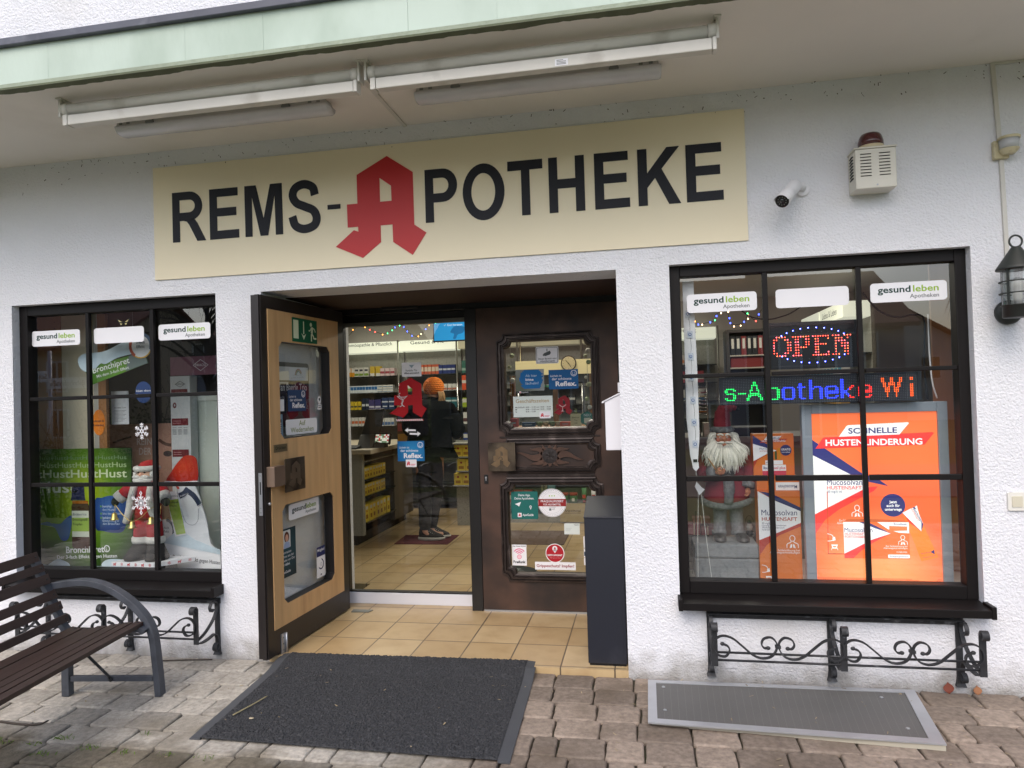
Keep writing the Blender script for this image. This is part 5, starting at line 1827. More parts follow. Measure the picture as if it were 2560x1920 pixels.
for k in range(5):
 mb.stroke([(-1.572 + k * 0.006, 0.818 + k * 0.004), (-1.568 + k * 0.006, 0.802 + k * 0.004)], 0.003, WHITEP, 0, 0.0035, 1)
mb.poly([(-1.722, 0.940), (-1.700, 0.936), (-1.698, 0.924), (-1.708, 0.920)], paint(188, 70, 60), 0, 0.003)
mb.text('Bionorica', -1.69, 0.872, 0.016, WHITEP, w=0.0036, rot=0.35)
mb.obj('scarf', t)
mb = MB(wallframe(0.199))
mb.stroke([(-1.69, 0.80), (-1.66, 0.72), (-1.61, 0.70), (-1.575, 0.73), (-1.57, 0.80)], 0.004, paint(168, 174, 184), 0, 0.0012)
mb.poly([(-1.82, 0.59), (-1.43, 0.522), (-1.43, 0.55), (-1.50, 0.575), (-1.60, 0.61), (-1.66, 0.648), (-1.74, 0.652)], sn, 0, 0.0016)
mb.text('Der 3-fach Effekt', -1.755, 0.492, 0.034, paint(40, 46, 54), bold=0.014, fit=0.175, w=0.001, rot=-0.1)
mb.text('gegen Husten', -1.572, 0.474, 0.034, paint(70, 76, 84), fit=0.142, w=0.001, rot=-0.1)
mb.rect(-1.80, -1.62, 0.43, 0.4315, GGREY, 0, 0.001)
mb.obj('print', t)
mb = MB(wallframe(0.204))
pk = [(-1.790, 0.903), (-1.712, 0.903), (-1.655, 0.642), (-1.730, 0.628)]
mb.poly(pk[::-1], WHITEP, -0.02, 0.012)
mb.poly([(-1.779, 0.853), (-1.703, 0.862), (-1.657, 0.650), (-1.72, 0.64)][::-1], paint(158, 188, 74), 0.012, 0.0128)
mb.text('Bionorica', -1.772, 0.876, 0.018, GGREY, w=0.0132, rot=-0.02)
mb.text('Bronchipret®', -1.768, 0.836, 0.018, paint(30, 40, 24), bold=0.01, fit=0.068, w=0.0136)
mb.text('Tropfen', -1.764, 0.814, 0.016, paint(30, 40, 24), w=0.0136)
mb.obj('carton', t)
mb = MB(wallframe(0.225))
mb.disc(-1.815, 0.66, 0.062, paint(214, 166, 52), 0.075, 0, 0.003)
mb.disc(-1.815, 0.672, 0.057, paint(226, 226, 222), 0.060, 0.003, 0.004)
arcb = lambda q0, q1, r: [(-1.815 + r * math.cos(rad(q0 + (q1 - q0) * i / 12)), 0.662 + 1.2 * r * math.sin(rad(q0 + (q1 - q0) * i / 12))) for i in range(13)]
mb.strip2(arcb(-25, 85, 0.062), arcb(-25, 85, 0.046), scf, 0.004, 0.005)
mb.text('3-fach', -1.818, 0.67, 0.021, GGREY, 'c', 0.008, w=0.0046)
mb.text('Effekt', -1.818, 0.648, 0.021, GGREY, 'c', 0.008, w=0.0046)
mb.obj('badge', t)
t.location, t.scale = (-1.7347, 0.36, 0.3620), (1.0414,) * 3
# notice paper, white display tower, portrait poster behind
mb = MB(wallframe(0.5))
mb.rect(-2.424, -2.29, 1.322, 1.548, paint(216, 220, 226), 0, 0.002)
mb.rect(-2.43, -2.408, 1.325, 1.50, paint(120, 150, 90), -0.003, 0.0005)
mb.text('Besonderer Termin', -2.40, 1.432, 0.012, paint(60, 60, 70), bold=0.01, fit=0.09, w=0.003)
for k in range(9):
 mb.rect(-2.40, -2.31 - 0.012 * (k % 3), 1.415 - k * 0.009, 1.4175 - k * 0.009, paint(120, 124, 132), 0.002, 0.0026)
one(mb, 'notice_sheet', 'white typed notice sheet hanging behind the middle pane of the left window', 'notice')
t = thing('display_tower', 'tall white cardboard display with mauve header and dark red fields', 'display', (-1.96, 0.62, 0.404))
mb = MB()
mb.box(-2.062, -1.912, 0.62, 0.70, 0.3605, 1.64, paint(206, 210, 212))
mb.obj('body', t, bevel=0.002)
mb = MB(wallframe(0.62))
mb.rect(-2.058, -1.707, 1.645, 1.772, paint(136, 92, 108), -0.02, 0.0)
mb.poly([(-1.885, 1.7105), (-1.825, 1.6705), (-1.765, 1.7105), (-1.825, 1.7505)], paint(226, 220, 224), 0, 0.0008, [[(-1.879, 1.7105), (-1.825, 1.6745), (-1.771, 1.7105), (-1.825, 1.7465)]])
mb.text('DRACO', -1.825, 1.703, 0.024, paint(232, 226, 230), 'c', 0.008, w=0.001)
mb.obj('header', t)
mb = MB(wallframe(0.619))
dr = paint(112, 32, 44)
for z0, z1 in ((1.528, 1.551), (1.301, 1.35), (1.086, 1.136)):
 mb.rect(-2.054, -1.929, z0, z1, dr, 0, 0.001)
for z in (1.33, 1.315, 1.115, 1.10):
 mb.rect(-2.045, -1.985, z, z + 0.004, paint(180, 130, 136), 0.001, 0.0014)
mb.poly([(-2.025, 1.585), (-1.985, 1.563), (-1.945, 1.585), (-1.985, 1.607)], paint(60, 56, 60), 0, 0.001, [[(-2.02, 1.585), (-1.985, 1.566), (-1.95, 1.585), (-1.985, 1.604)]])
mb.text('DRACO', -1.985, 1.580, 0.016, paint(60, 56, 60), 'c', 0.01, w=0.001)
mb.disc(-2.03, 1.44, 0.014, dr, 0.02, 0, 0.001, 14, 0.006)
for k in range(3):
 for z in (1.285, 1.272, 1.264, 1.256, 1.248, 1.24):
  mb.rect(-2.05 + k * 0.042, -2.02 + k * 0.042, z, z + 0.003, paint(110, 112, 118), 0, 0.001)
mb.obj('print', t)
mb = MB(wallframe(0.74))
ft = mat('portrait_print', rgb(176, 134, 116), 0.5, var=0.12, vs=5, detail=1)
mb.rect(-2.70, -2.10, 0.42, 1.315, ft, 0, 0.004)
brw = paint(92, 64, 56)
mb.stroke([(-2.62, 1.185), (-2.55, 1.205), (-2.47, 1.225)], 0.012, brw, 0.004, 0.0045)
mb.stroke([(-2.25, 1.20), (-2.20, 1.17), (-2.15, 1.16)], 0.022, brw, 0.004, 0.0045)
mb.disc(-2.18, 1.10, 0.035, paint(70, 56, 60), 0.02, 0.004, 0.0048)
mb.text('REIN', -2.425, 1.165, 0.07, paint(206, 190, 182), fit=0.12, bold=0.01, w=0.005)
mb.text('DER', -2.41, 1.095, 0.07, paint(206, 190, 182), fit=0.1, bold=0.01, w=0.005)
one(mb, 'portrait_poster', 'skin-toned close-up portrait poster lettered REIN DER behind the plush figure', 'poster')
mb = MB()
mb.box(-1.95, -1.70, 0.715, 0.79, 0.3605, 1.50, paint(206, 216, 206))
mb.box(-1.96, -1.69, 0.705, 0.715, 1.465, 1.51, paint(216, 222, 214))
one(mb, 'display_cabinet', 'plain pale greenish white cabinet at the right rear of the left window', 'cabinet', bevel=0.003)
# ================= right window
# LED OPEN sign
t = thing('open_sign', 'black LED board showing OPEN in red dots inside a blue dotted oval', 'LED sign', (2.006, 0.14, 1.53))
brd = mat('led_board_black', rgb(22, 23, 30), 0.35)
mb = MB()
mb.box(1.796, 2.218, 0.125, 0.145, 1.534, 1.773, brd)
mb.box(1.795, 2.2185, 0.119, 0.125, 1.755, 1.774, brd)
mb.box(1.795, 2.2185, 0.119, 0.125, 1.533, 1.549, brd)
mb.obj('board', t, bevel=0.001)
LB, LR, LO, LGn, LOR = lit(40, 60, 255, 4.0), lit(255, 46, 40, 2.7), lit(255, 120, 60, 2.4), lit(30, 255, 110, 1.8), lit(255, 90, 20, 2.2)
LPK = lit(255, 90, 120, 4.0)
offd = paint(150, 152, 160)
def dots(mb, cx, cz, r, m, n=5, w1=0.0012, a0=0.0):
 mb.add([(cx + r * math.cos(a0 + 2 * pi * i / n), cz + r * math.sin(a0 + 2 * pi * i / n), w1) for i in range(n)], [tuple(range(n))], m)
mb = MB(wallframe(0.1245))
for k in range(30):
 a = 2 * pi * k / 30
 x, z = 2.004 + 0.186 * math.cos(a), 1.6525 + 0.090 * math.sin(a)
 if abs(math.sin(a)) > 0.42:
  dots(mb, x, z, 0.0060, LB, 3, a0=pi if math.sin(a) > 0 else 0.5)
  dots(mb, x - 0.001, z, 0.0022, lit(190, 200, 255, 6.0), 5, 0.0016)
mb.obj('blue_leds', t)
mb = MB(wallframe(0.1245))
GL = {'O': ['.####..', '##..##.', '#....##', '#....##', '#....##', '#....##', '##..##.', '.####..'],
      'P': ['#######', '.##..##', '.##..##', '.##..##', '.#####.', '.##....', '.##....', '####...'],
      'E': ['#######', '.##...#', '.##....', '.#####.', '.##....', '.##....', '.##...#', '#######'],
      'N': ['###.###', '.###.#.', '.####..', '.#.###.', '.#.###.', '.#..##.', '.#..##.', '###..#.']}
rng = random.Random(9)
for ch, x0, x1 in (('O', 1.815, 1.896), ('P', 1.908, 1.984), ('E', 2.005, 2.078), ('N', 2.100, 2.184)):
 for r_, row in enumerate(GL[ch]):
  for c_, v in enumerate(row):
   if v == '#':
    x, z = x0 + (x1 - x0) * c_ / 6, 1.698 - 0.0137 * r_
    m_ = rng.choice((LR, LR, LO, LPK))
    dots(mb, x, z, 0.0046, m_, 3, a0=pi)
    dots(mb, x + 0.0012, z, 0.0020, lit(255, 120, 90, 4.0), 5, 0.0016)
mb.obj('red_leds', t)
mb = MB(wallframe(0.1245))
for k in range(16):
 a = pi * (k + 0.5) / 16
 for s in (-1, 1):
  dots(mb, 2.0 + 0.165 * math.cos(a), 1.6525 + s * 0.071 * math.sin(a), 0.0014, offd, 5)
mb.obj('unlit_leds', t)
# LED ticker
t = thing('led_ticker', 'long black LED ticker board running the letters s-Apotheke Wi in green, blue and red', 'LED sign', (2.02, 0.14, 1.355))
mb = MB()
mb.box(1.537, 2.502, 0.125, 0.150, 1.356, 1.500, brd)
for z0, z1 in ((1.356, 1.3625), (1.4935, 1.5005)):
 mb.box(1.536, 2.503, 0.119, 0.125, z0, z1, brd)
for x0, x1 in ((1.536, 1.553), (2.487, 2.503)):
 mb.box(x0, x1, 0.119, 0.125, 1.3625, 1.4935, brd)
mb.obj('board', t)
FNT = {'s': ['.#####.', '##...##', '##.....', '.#####.', '.....##', '.....##', '##...##', '.#####.'],
       '-': ['.....', '.....', '.....', '#####', '.....', '.....', '.....', '.....'],
       'A': ['....##....', '....##....', '...####...', '...#..#...', '...#..#...', '..##..##..', '..#....#..', '..######..', '.########.', '.##....##.', '##......##', '##......##'],
       'p': ['##.####.', '###...##', '##....##', '##....##', '##....##', '##....##', '###...##', '##.####.', '##......', '##......', '##......'],
       'o': ['.######.', '##....##', '##....##', '##....##', '##....##', '##....##', '##....##', '.######.'],
       't': ['.##..', '.##..', '#####', '.##..', '.##..', '.##..', '.##..', '.##..', '.##..', '..###'],
       'h': ['##......', '##......', '##......', '##......', '##.####.', '###...##', '##....##', '##....##', '##....##', '##....##', '##....##', '##....##'],
       'e': ['.######.', '##....##', '##....##', '########', '########', '##......', '##....##', '.######.'],
       'k': ['##......', '##......', '##......', '##......', '##....##', '##...##.', '##..##..', '####....', '####....', '##.##...', '##..##..', '##...###'],
       'W': ['##...##...##', '##...##...##', '##...##...##', '.##.####.##.', '.##.####.##.', '.##.#..#.##.', '..###..###..', '..###..###..', '..###..###..', '...#....#...', '...#....#...', '...#....#...'],
       'i': ['##', '##', '..', '..', '##', '##', '##', '##', '##', '##', '##', '##']}
on = {}
for ch, c0, col in (('s', 1, LGn), ('-', 9, LGn), ('A', 14, LGn), ('p', 26, LGn), ('o', 35, LB), ('t', 44, LB), ('h', 51, LB), ('e', 60, LB), ('k', 69, LB), ('e', 79, LR), ('W', 92, LOR), ('i', 108, LOR)):
 g = FNT[ch]
 base = 13 if ch == 'p' else 13
 top = base - (8 if ch == 'p' else len(g)) + 1
 for r_, row in enumerate(g):
  for c_, v in enumerate(row):
   if v == '#':
    q = col
    if ch == 'k' and c_ > 4:
     q = LR
    on[(c0 + c_, top + r_)] = q
m_on, m_off = MB(wallframe(0.1245)), MB(wallframe(0.1245))
px = (2.481 - 1.557) / 111
for c_ in range(112):
 for r_ in range(16):
  x, z = 1.557 + c_ * px, 1.4875 - r_ * (0.1235 / 15)
  if (c_, r_) in on:
   dots(m_on, x, z, 0.0030, on[(c_, r_)], 5, 0.0012, rng.random())
  else:
   dots(m_off, x, z, 0.0016, offd, 4, 0.001, pi / 4)
m_on.obj('lit_leds', t)
m_off.obj('unlit_leds', t)
# backlit orange poster
t = thing('light_box', 'large backlit orange poster in a wide grey frame in the right window', 'light box', (2.30, 0.22, 0.405))
lbf = mat('light_box_frame', rgb(158, 166, 178), 0.4, 0.3, var=0.05)
mb = MB()
for x0, x1, z0, z1 in ((1.950, 2.0, 0.406, 1.347), (2.598, 2.645, 0.406, 1.347), (2.0, 2.598, 1.298, 1.347), (2.0, 2.598, 0.406, 0.4295)):
 mb.box(x0, x1, 0.19, 0.235, z0, z1, lbf)
mb.obj('frame', t, bevel=0.003)
E_ = 0.56
og = radial('backlit_orange', rgb(255, 158, 98), rgb(250, 118, 68), (2.30, 0.2, 0.46), 0.1, 0.62, emit=E_, c2=rgb(250, 104, 62))
LBW = lambda r, g, b: lit(r, g, b, E_)
mb = MB(wallframe(0.203))
mb.rect(2.0, 2.598, 0.4295, 1.298, og, -0.02, 0)
mb.obj('poster', t)
mb = MB(wallframe(0.2028))
lw_, lr_, ln_ = LBW(238, 236, 234), LBW(238, 58, 56), LBW(48, 48, 112)
mb.poly([(2.0, 1.163), (2.0, 1.083), (2.19, 0.976), (2.26, 0.944), (2.36, 0.92), (2.305, 0.962), (2.242, 0.982)], ln_, 0, 0.0006)
mb.poly([(2.0, 1.083), (2.0, 0.774), (2.06, 0.80), (2.235, 0.893), (2.27, 0.912), (2.255, 0.945), (2.19, 0.976)], lw_, 0, 0.0005)
mb.poly([(2.0, 0.774), (2.0, 0.672), (2.05, 0.745), (2.12, 0.80), (2.19, 0.84), (2.29, 0.895), (2.31, 0.918), (2.265, 0.916)], lr_, 0, 0.0007)
mb.poly([(2.064, 0.893), (2.068, 0.893), (2.062, 0.571), (2.058, 0.571)], LBW(200, 70, 36), 0, 0.0008)
mb.rect(2.058, 2.138, 0.569, 0.573, LBW(150, 60, 30), 0, 0.0008)
mb.text('Mucosolvan', 2.066, 0.927, 0.042, ln_, bold=0.0, fit=0.17, w=0.0012)
mb.text('HUSTENSAFT', 2.065, 0.904, 0.025, lr_, bold=0.008, fit=0.168, w=0.0012)
mb.text('30 mg/5 ml', 2.066, 0.887, 0.016, ln_, w=0.0012)
for s, x, z, f in (('Zur Schleimlösung bei', 2.118, 0.739, 0.10), ('Atemwegserkrankungen', 2.108, 0.725, 0.11)):
 mb.text(s, x, z, 0.015, lw_, fit=f, w=0.0012)
mb.obj('packet_print', t)
mb = MB(wallframe(0.2028))
mb.poly([(2.016, 1.116), (2.537, 1.129), (2.583, 1.188), (2.575, 1.192), (2.06, 1.174), (2.053, 1.170)], lr_, 0, 0.0014)
mb.poly([(2.132, 1.176), (2.421, 1.183), (2.468, 1.240), (2.462, 1.244), (2.178, 1.235), (2.17, 1.230)], lw_, 0, 0.0018)
mb.text('SCHNELLE', 2.178, 1.192, 0.040, ln_, bold=0.02, fit=0.233, w=0.0024)
mb.text('HUSTENLINDERUNG', 2.066, 1.131, 0.044, lw_, bold=0.026, fit=0.461, w=0.0024)
mb.obj('headline', t)
mb = MB(wallframe(0.2028))
mb.disc(2.378, 0.822, 0.058, ln_, w1=0.0012, n=32)
for s, z in (('Jetzt', 0.833), ('auch für', 0.814), ('unterwegs', 0.795)):
 mb.text(s, 2.379, z, 0.019, lw_, 'c', 0.03, w=0.0018)
mb.obj('round_badge', t)
def lungs(mb, cx, cz, h, m, w0=0.0, w1=0.0012):
 k = h / 0.056
 f = lambda P_: [(cx + p[0] * k, cz + p[1] * k) for p in P_]
 mb.stroke(f([(-0.026, -0.026), (-0.024, -0.008), (-0.008, 0.0), (-0.007, 0.008)]), 0.003 * k, m, w0, w1)
 mb.stroke(f([(0.026, -0.026), (0.024, -0.008), (0.008, 0.0), (0.007, 0.008)]), 0.003 * k, m, w0, w1)
 mb.stroke([(cx + 0.012 * k * math.cos(a), cz + 0.019 * k + 0.014 * k * math.sin(a)) for a in [2 * pi * i / 12 for i in range(12)]], 0.003 * k, m, w0, w1, 1, True)
 for s in (-1, 1):
  P_ = f([(s * 0.002, -0.008), (s * 0.008, -0.010), (s * 0.014, -0.028), (s * 0.003, -0.025)])
  mb.poly(P_ if s > 0 else P_[::-1], m, w0, w1)
def pourer(mb, x, z, k, m, w0=0, w1=0.0012):
 f = lambda P_: [(x + p[0] * k, z + p[1] * k) for p in P_]
 mb.stroke(f([(0, 0.045), (0.022, 0.038), (0.032, 0.022)]), 0.003 * k, m, w0, w1)
 mb.stroke(f([(0, 0.005), (0.016, 0.006), (0.026, 0.010)]), 0.003 * k, m, w0, w1)
 P_ = f([(0.026, 0.006), (0.041, 0.010), (0.038, 0.028), (0.026, 0.024)])
 mb.poly(P_, m, w0, w1)
 mb.poly(f([(0.024, -0.034), (0.044, -0.034), (0.052, -0.014), (0.018, -0.014)]), m, w0, w1, [f([(0.028, -0.030), (0.041, -0.030), (0.045, -0.022), (0.024, -0.022)])])
 mb.stroke(f([(0.018, -0.044), (0.020, -0.034), (0.049, -0.034), (0.051, -0.044)]), 0.003 * k, m, w0, w1, 1)
mb = MB(wallframe(0.2028))
lungs(mb, 2.207, 0.79, 0.055, lw_)
pourer(mb, 2.059, 0.632, 0.95, lw_)
mb.obj('pictogram', t)
mb = MB(wallframe(0.2022))
mb.rect(2.138, 2.449, 0.549, 0.736, LBW(246, 110, 48), 0, 0.0012)
mb.poly([(2.138, 0.736), (2.142, 0.742), (2.16, 0.752), (2.30, 0.752), (2.43, 0.744), (2.449, 0.736)][::-1], LBW(200, 96, 54), 0, 0.0010)
mb.poly([(2.138, 0.573), (2.28, 0.640), (2.362, 0.678), (2.29, 0.705), (2.215, 0.736), (2.138, 0.736)], lw_, 0, 0.0018)
mb.poly([(2.215, 0.736), (2.255, 0.736), (2.362, 0.680), (2.29, 0.704)][::-1], ln_, 0, 0.0020)
mb.poly([(2.138, 0.573), (2.138, 0.550), (2.18, 0.550), (2.22, 0.59), (2.28, 0.632), (2.362, 0.678), (2.27, 0.645), (2.19, 0.600)], lr_, 0, 0.0021)
mb.poly([(2.30, 0.736), (2.35, 0.70), (2.40, 0.682), (2.449, 0.68), (2.449, 0.736)], lw_, 0, 0.0018)
mb.poly([(2.356, 0.690), (2.44, 0.694), (2.44, 0.714), (2.356, 0.717)], LBW(226, 120, 60), 0.0018, 0.0022)
mb.text('Einmaldosis', 2.378, 0.722, 0.014, ln_, bold=0.01, fit=0.06, w=0.0024)
mb.text('Mucosolvan', 2.142, 0.684, 0.034, ln_, bold=0.0, fit=0.134, w=0.0026)
mb.text('HUSTENSAFT', 2.143, 0.669, 0.0175, lr_, bold=0.008, fit=0.10, w=0.0026)
mb.text('PORTIONSBEUTEL', 2.143, 0.654, 0.0175, lr_, bold=0.008, fit=0.125, w=0.0026)
lungs(mb, 2.418, 0.643, 0.045, lw_, 0, 0.002)
for s, z in (('Zur Schleimlösung bei', 0.610), ('Atemwegserkrankungen', 0.600), ('15 BEUTEL', 0.580)):
 mb.text(s, 2.438, z, 0.0115, lw_, 'r', w=0.002)
mb.rrect(2.346, 2.448, 0.553, 0.571, 0.004, lw_, 0, 0.0018)
mb.text('Ehrenpreisgeschmack', 2.397, 0.558, 0.012, ln_, 'c', fit=0.085, w=0.0024)
mb.obj('box_print', t)
mb = MB(wallframe(0.2024))
mb.poly([(2.421, 0.784), (2.502, 0.539), (2.580, 0.560), (2.505, 0.752), (2.490, 0.821)], LBW(252, 128, 40), 0, 0.0012)
mb.poly([(2.421, 0.784), (2.442, 0.758), (2.506, 0.690), (2.516, 0.728), (2.498, 0.78), (2.490, 0.821)], lw_, 0, 0.0017)
mb.poly([(2.421, 0.784), (2.437, 0.765), (2.506, 0.690), (2.45, 0.735)], lr_, 0, 0.002)
mb.poly([(2.506, 0.690), (2.513, 0.712), (2.516, 0.728), (2.508, 0.742)], ln_, 0, 0.002)
mb.text('Mucosolvan', 2.468, 0.810, 0.022, ln_, bold=0.006, fit=0.082, w=0.0022, rot=-1.13)
mb.text('HUSTENSAFT-', 2.460, 0.806, 0.012, lr_, w=0.0022, rot=-1.13)
for k in range(6):
 mb.rect(2.502 + k * 0.011, 2.509 + k * 0.011, 0.577 + k * 0.0022, 0.579 + k * 0.0022, ln_, 0.0012, 0.0018)
 mb.rect(2.511 + k * 0.010, 2.517 + k * 0.010, 0.556 + k * 0.0022, 0.558 + k * 0.0022, ln_, 0.0012, 0.0018)
mb.poly([(2.545, 0.586), (2.564, 0.575), (2.562, 0.598)], ln_, 0.0012, 0.002)
for z in (0.446, 0.4405, 0.435):
 mb.rect(2.004, 2.55 - (z - 0.43) * 6, z, z + 0.0018, LBW(190, 70, 40), 0, 0.0014)
mb.disc(2.583, 0.439, 0.011, LBW(150, 60, 30), w1=0.0014, rin=0.0095)
mb.text('B', 2.583, 0.433, 0.015, LBW(150, 60, 30), 'c', w=0.0014)
mb.obj('sachet_print', t)
# orange carton dummies
orp = mat('orange_card', rgb(214, 112, 36), 0.45, var=0.06, vs=4)
red2, nav2 = paint(176, 50, 36), paint(44, 46, 104)
t = thing('carton_dummy', 'tall orange cough syrup carton reading Mucosolvan HUSTENSAFT, lower one of the stack', 'carton', (1.834, 0.30, 0.404))
mb = MB()
mb.box(1.727, 1.941, 0.25, 0.36, 0.405, 0.889, orp)
mb.obj('carton', t, bevel=0.002)
mb = MB(wallframe(0.2495))
mb.poly([(1.7275, 0.889), (1.7275, 0.628), (1.80, 0.652), (1.941, 0.722), (1.941, 0.787), (1.82, 0.835)], WHITEP, 0, 0.0006)
mb.poly([(1.735, 0.889), (1.795, 0.878), (1.941, 0.802), (1.941, 0.783), (1.82, 0.836)][::-1], nav2, 0, 0.0008)
mb.poly([(1.7275, 0.628), (1.7275, 0.548), (1.765, 0.603), (1.83, 0.655), (1.941, 0.703), (1.941, 0.722), (1.83, 0.672)], red2, 0, 0.0008)
mb.text('Mucosolvan', 1.743, 0.761, 0.043, nav2, bold=0.0, fit=0.18, w=0.0012)
mb.text('HUSTENSAFT', 1.744, 0.732, 0.027, red2, bold=0.012, fit=0.179, w=0.0012)
for s, z in (('30 mg/5 ml', 0.714), ('Lösung zum Einnehmen', 0.703), ('Wirkstoff: Ambroxol-', 0.691), ('hydrochlorid', 0.680)):
 mb.text(s, 1.744, z, 0.013, paint(60, 60, 90), w=0.0012)
lungs(mb, 1.895, 0.618, 0.062, WHITEP)
pourer(mb, 1.736, 0.452, 1.0, WHITEP)
for s, z in (('Zur Schleimlösung bei', 0.571), ('Atemwegserkrankungen', 0.559)):
 mb.text(s, 1.930, z, 0.0155, WHITEP, 'r', w=0.0012)
mb.obj('print', t)
t = thing('carton_dummy', 'low orange carton lying upside down between two taller orange cartons', 'carton', (1.835, 0.33, 0.889))
mb = MB()
mb.box(1.727, 1.944, 0.27, 0.40, 0.8895, 0.9645, orp)
mb.obj('carton', t, bevel=0.002)
mb = MB(Matrix(((-1, 0, 0, 1.944), (0, 0, -1, 0.2695), (0, -1, 0, 0.9645), (0, 0, 0, 1))))
mb.rect(0.001, 0.12, 0.031, 0.074, WHITEP, 0, 0.0006)
mb.text('Mucosolvan', 0.012, 0.046, 0.026, nav2, bold=0.006, fit=0.095, w=0.0012)
mb.obj('print', t)
t = thing('carton_dummy', 'orange display carton with round blue GRATIS badge, topmost of the stack', 'carton', (1.825, 0.34, 0.965))
mb = MB()
mb.box(1.7185, 1.929, 0.30, 0.38, 0.9655, 1.192, orp)
mb.obj('carton', t, bevel=0.002)
mb = MB(wallframe(0.2995))
mb.poly([(1.719, 1.139), (1.719, 1.045), (1.80, 1.089), (1.84, 1.10), (1.80, 1.115)], WHITEP, 0, 0.0006)
mb.poly([(1.719, 1.186), (1.719, 1.139), (1.80, 1.112), (1.80, 1.13), (1.76, 1.155)], nav2, 0, 0.0007)
mb.poly([(1.719, 1.045), (1.719, 1.01), (1.74, 1.05), (1.80, 1.085), (1.83, 1.098)], red2, 0, 0.0008)
mb.poly([(1.752, 1.143), (1.878, 1.149), (1.899, 1.164), (1.770, 1.158)], red2, 0, 0.001)
mb.poly([(1.778, 1.159), (1.850, 1.160), (1.868, 1.179), (1.790, 1.177)], WHITEP, 0, 0.0012)
mb.text('SCHNELLE', 1.824, 1.164, 0.0145, nav2, 'c', 0.02, w=0.0018)
mb.text('HUSTENLINDERUNG', 1.826, 1.148, 0.0135, WHITEP, 'c', 0.02, fit=0.12, w=0.0018)
mb.disc(1.887, 1.102, 0.029, nav2, w1=0.001, n=28)
mb.text('GRATIS', 1.887, 1.101, 0.0155, WHITEP, 'c', 0.02, fit=0.048, w=0.0016)
mb.text('Lippenpflege', 1.887, 1.089, 0.009, WHITEP, 'c', w=0.0016)
mb.text('Mucosolvan', 1.753, 1.107, 0.015, nav2, w=0.0012)
mb.text('HUSTENSAFT', 1.753, 1.095, 0.010, red2, w=0.0012)
mb.rrect(1.845, 1.860, 1.052, 1.114, 0.004, paint(206, 130, 30), 0, 0.001)
mb.rrect(1.830, 1.841, 1.052, 1.098, 0.003, paint(70, 80, 40), 0, 0.001)
mb.rect(1.780, 1.870, 1.026, 1.048, WHITEP, 0, 0.001)
mb.text('Muco', 1.784, 1.032, 0.014, nav2, w=0.0016)
mb.rect(1.764, 1.885, 0.969, 1.024, WHITEP, 0, 0.0012)
mb.rect(1.764, 1.885, 0.969, 0.992, paint(196, 60, 84), 0.0012, 0.0016)
mb.text('Ibu', 1.769, 1.001, 0.021, nav2, bold=0.02, w=0.002)
mb.text('Hexal plus', 1.881, 1.001, 0.021, paint(196, 40, 60), 'r', 0.012, fit=0.078, w=0.002)
mb.obj('print', t)
# foam box under the figure
t = thing('foam_box', 'grey speckled foam box with lid that the bearded figure stands on', 'box', (1.556, 0.33, 0.404))
foam = mat('grey_foam', rgb(116, 120, 124), 0.9, var=0.15, vs=60, bump=0.5, bs=180, bdist=0.003)
mb = MB()
mb.loft([[(1.394 - d, 0.262, z), (1.722 + d, 0.262, z), (1.722 + d, 0.46, z), (1.394 - d, 0.46, z)] for z, d in ((0.405, 0.0), (0.523, 0.003))], foam, False)
mb.obj('body', t, bevel=0.006)
mb = MB()
mb.box(1.388, 1.726, 0.256, 0.466, 0.526, 0.604, foam)
mb.obj('lid', t, bevel=0.012)
# bearded figure in dark red coat
rng = random.Random(12)
t = thing('bearded_figure', 'bearded figure in dark red coat with grey fur standing on the grey foam box', 'decoration figure', (1.585, 0.36, 0.604))
coatm = mat('dark_red_wool', rgb(124, 36, 48), 0.95, var=0.15, vs=30, bump=0.5, bs=220, bdist=0.003)
gfur = mat('grey_fur', rgb(116, 118, 120), 0.95, var=0.35, vs=60, bump=1.0, bs=150, bdist=0.012)
gtro = mat('grey_fleece', rgb(128, 128, 131), 0.95, var=0.25, vs=70, bump=0.9, bs=160, bdist=0.006)
hairm = mat('white_beard_hair', rgb(216, 214, 204), 0.7, isl=0.12)
shoe = mat('black_leatherette', rgb(34, 34, 36), 0.45, var=0.1)
face = mat('figure_skin', rgb(186, 122, 88), 0.6, var=0.1, vs=30)
gx, gy = 1.580, 0.37
mb = MB()
mb.loft([er(gx, gy, 0.805, 0.128, 0.082), er(gx, gy, 0.85, 0.122, 0.078), er(gx, gy, 0.93, 0.105, 0.07), er(gx, gy, 1.02, 0.103, 0.068), er(gx, gy, 1.075, 0.098, 0.06), er(gx, gy, 1.12, 0.06, 0.045)], coatm)
mb.obj('coat', t)
mb = MB()
rr_ = [(gx + 0.129 * math.cos(2 * pi * i / 28), gy + 0.084 * math.sin(2 * pi * i / 28), 0.812 + 0.012 * math.cos(2 * (2 * pi * i / 28) + 0.4)) for i in range(28)]
mb.tube(rr_, 0.019, gfur, 8, True)
mb.obj('hem_fur', t)
mb = MB()
mb.tube(catmull([(gx + 0.0, gy - 0.068, 1.06), (gx + 0.002, gy - 0.073, 0.98), (gx + 0.006, gy - 0.078, 0.90), (gx + 0.0, gy - 0.085, 0.815)], 5), [0.033] * 6 + [0.03] * 6 + [0.025] * 4, gfur, 10)
mb.obj('front_fur', t)
mb = MB()
mb.tube([(gx - 0.03, gy - 0.098, 0.985), (gx + 0.035, gy - 0.098, 0.985)], 0.011, shoe, 8)
mb.obj('belt', t)
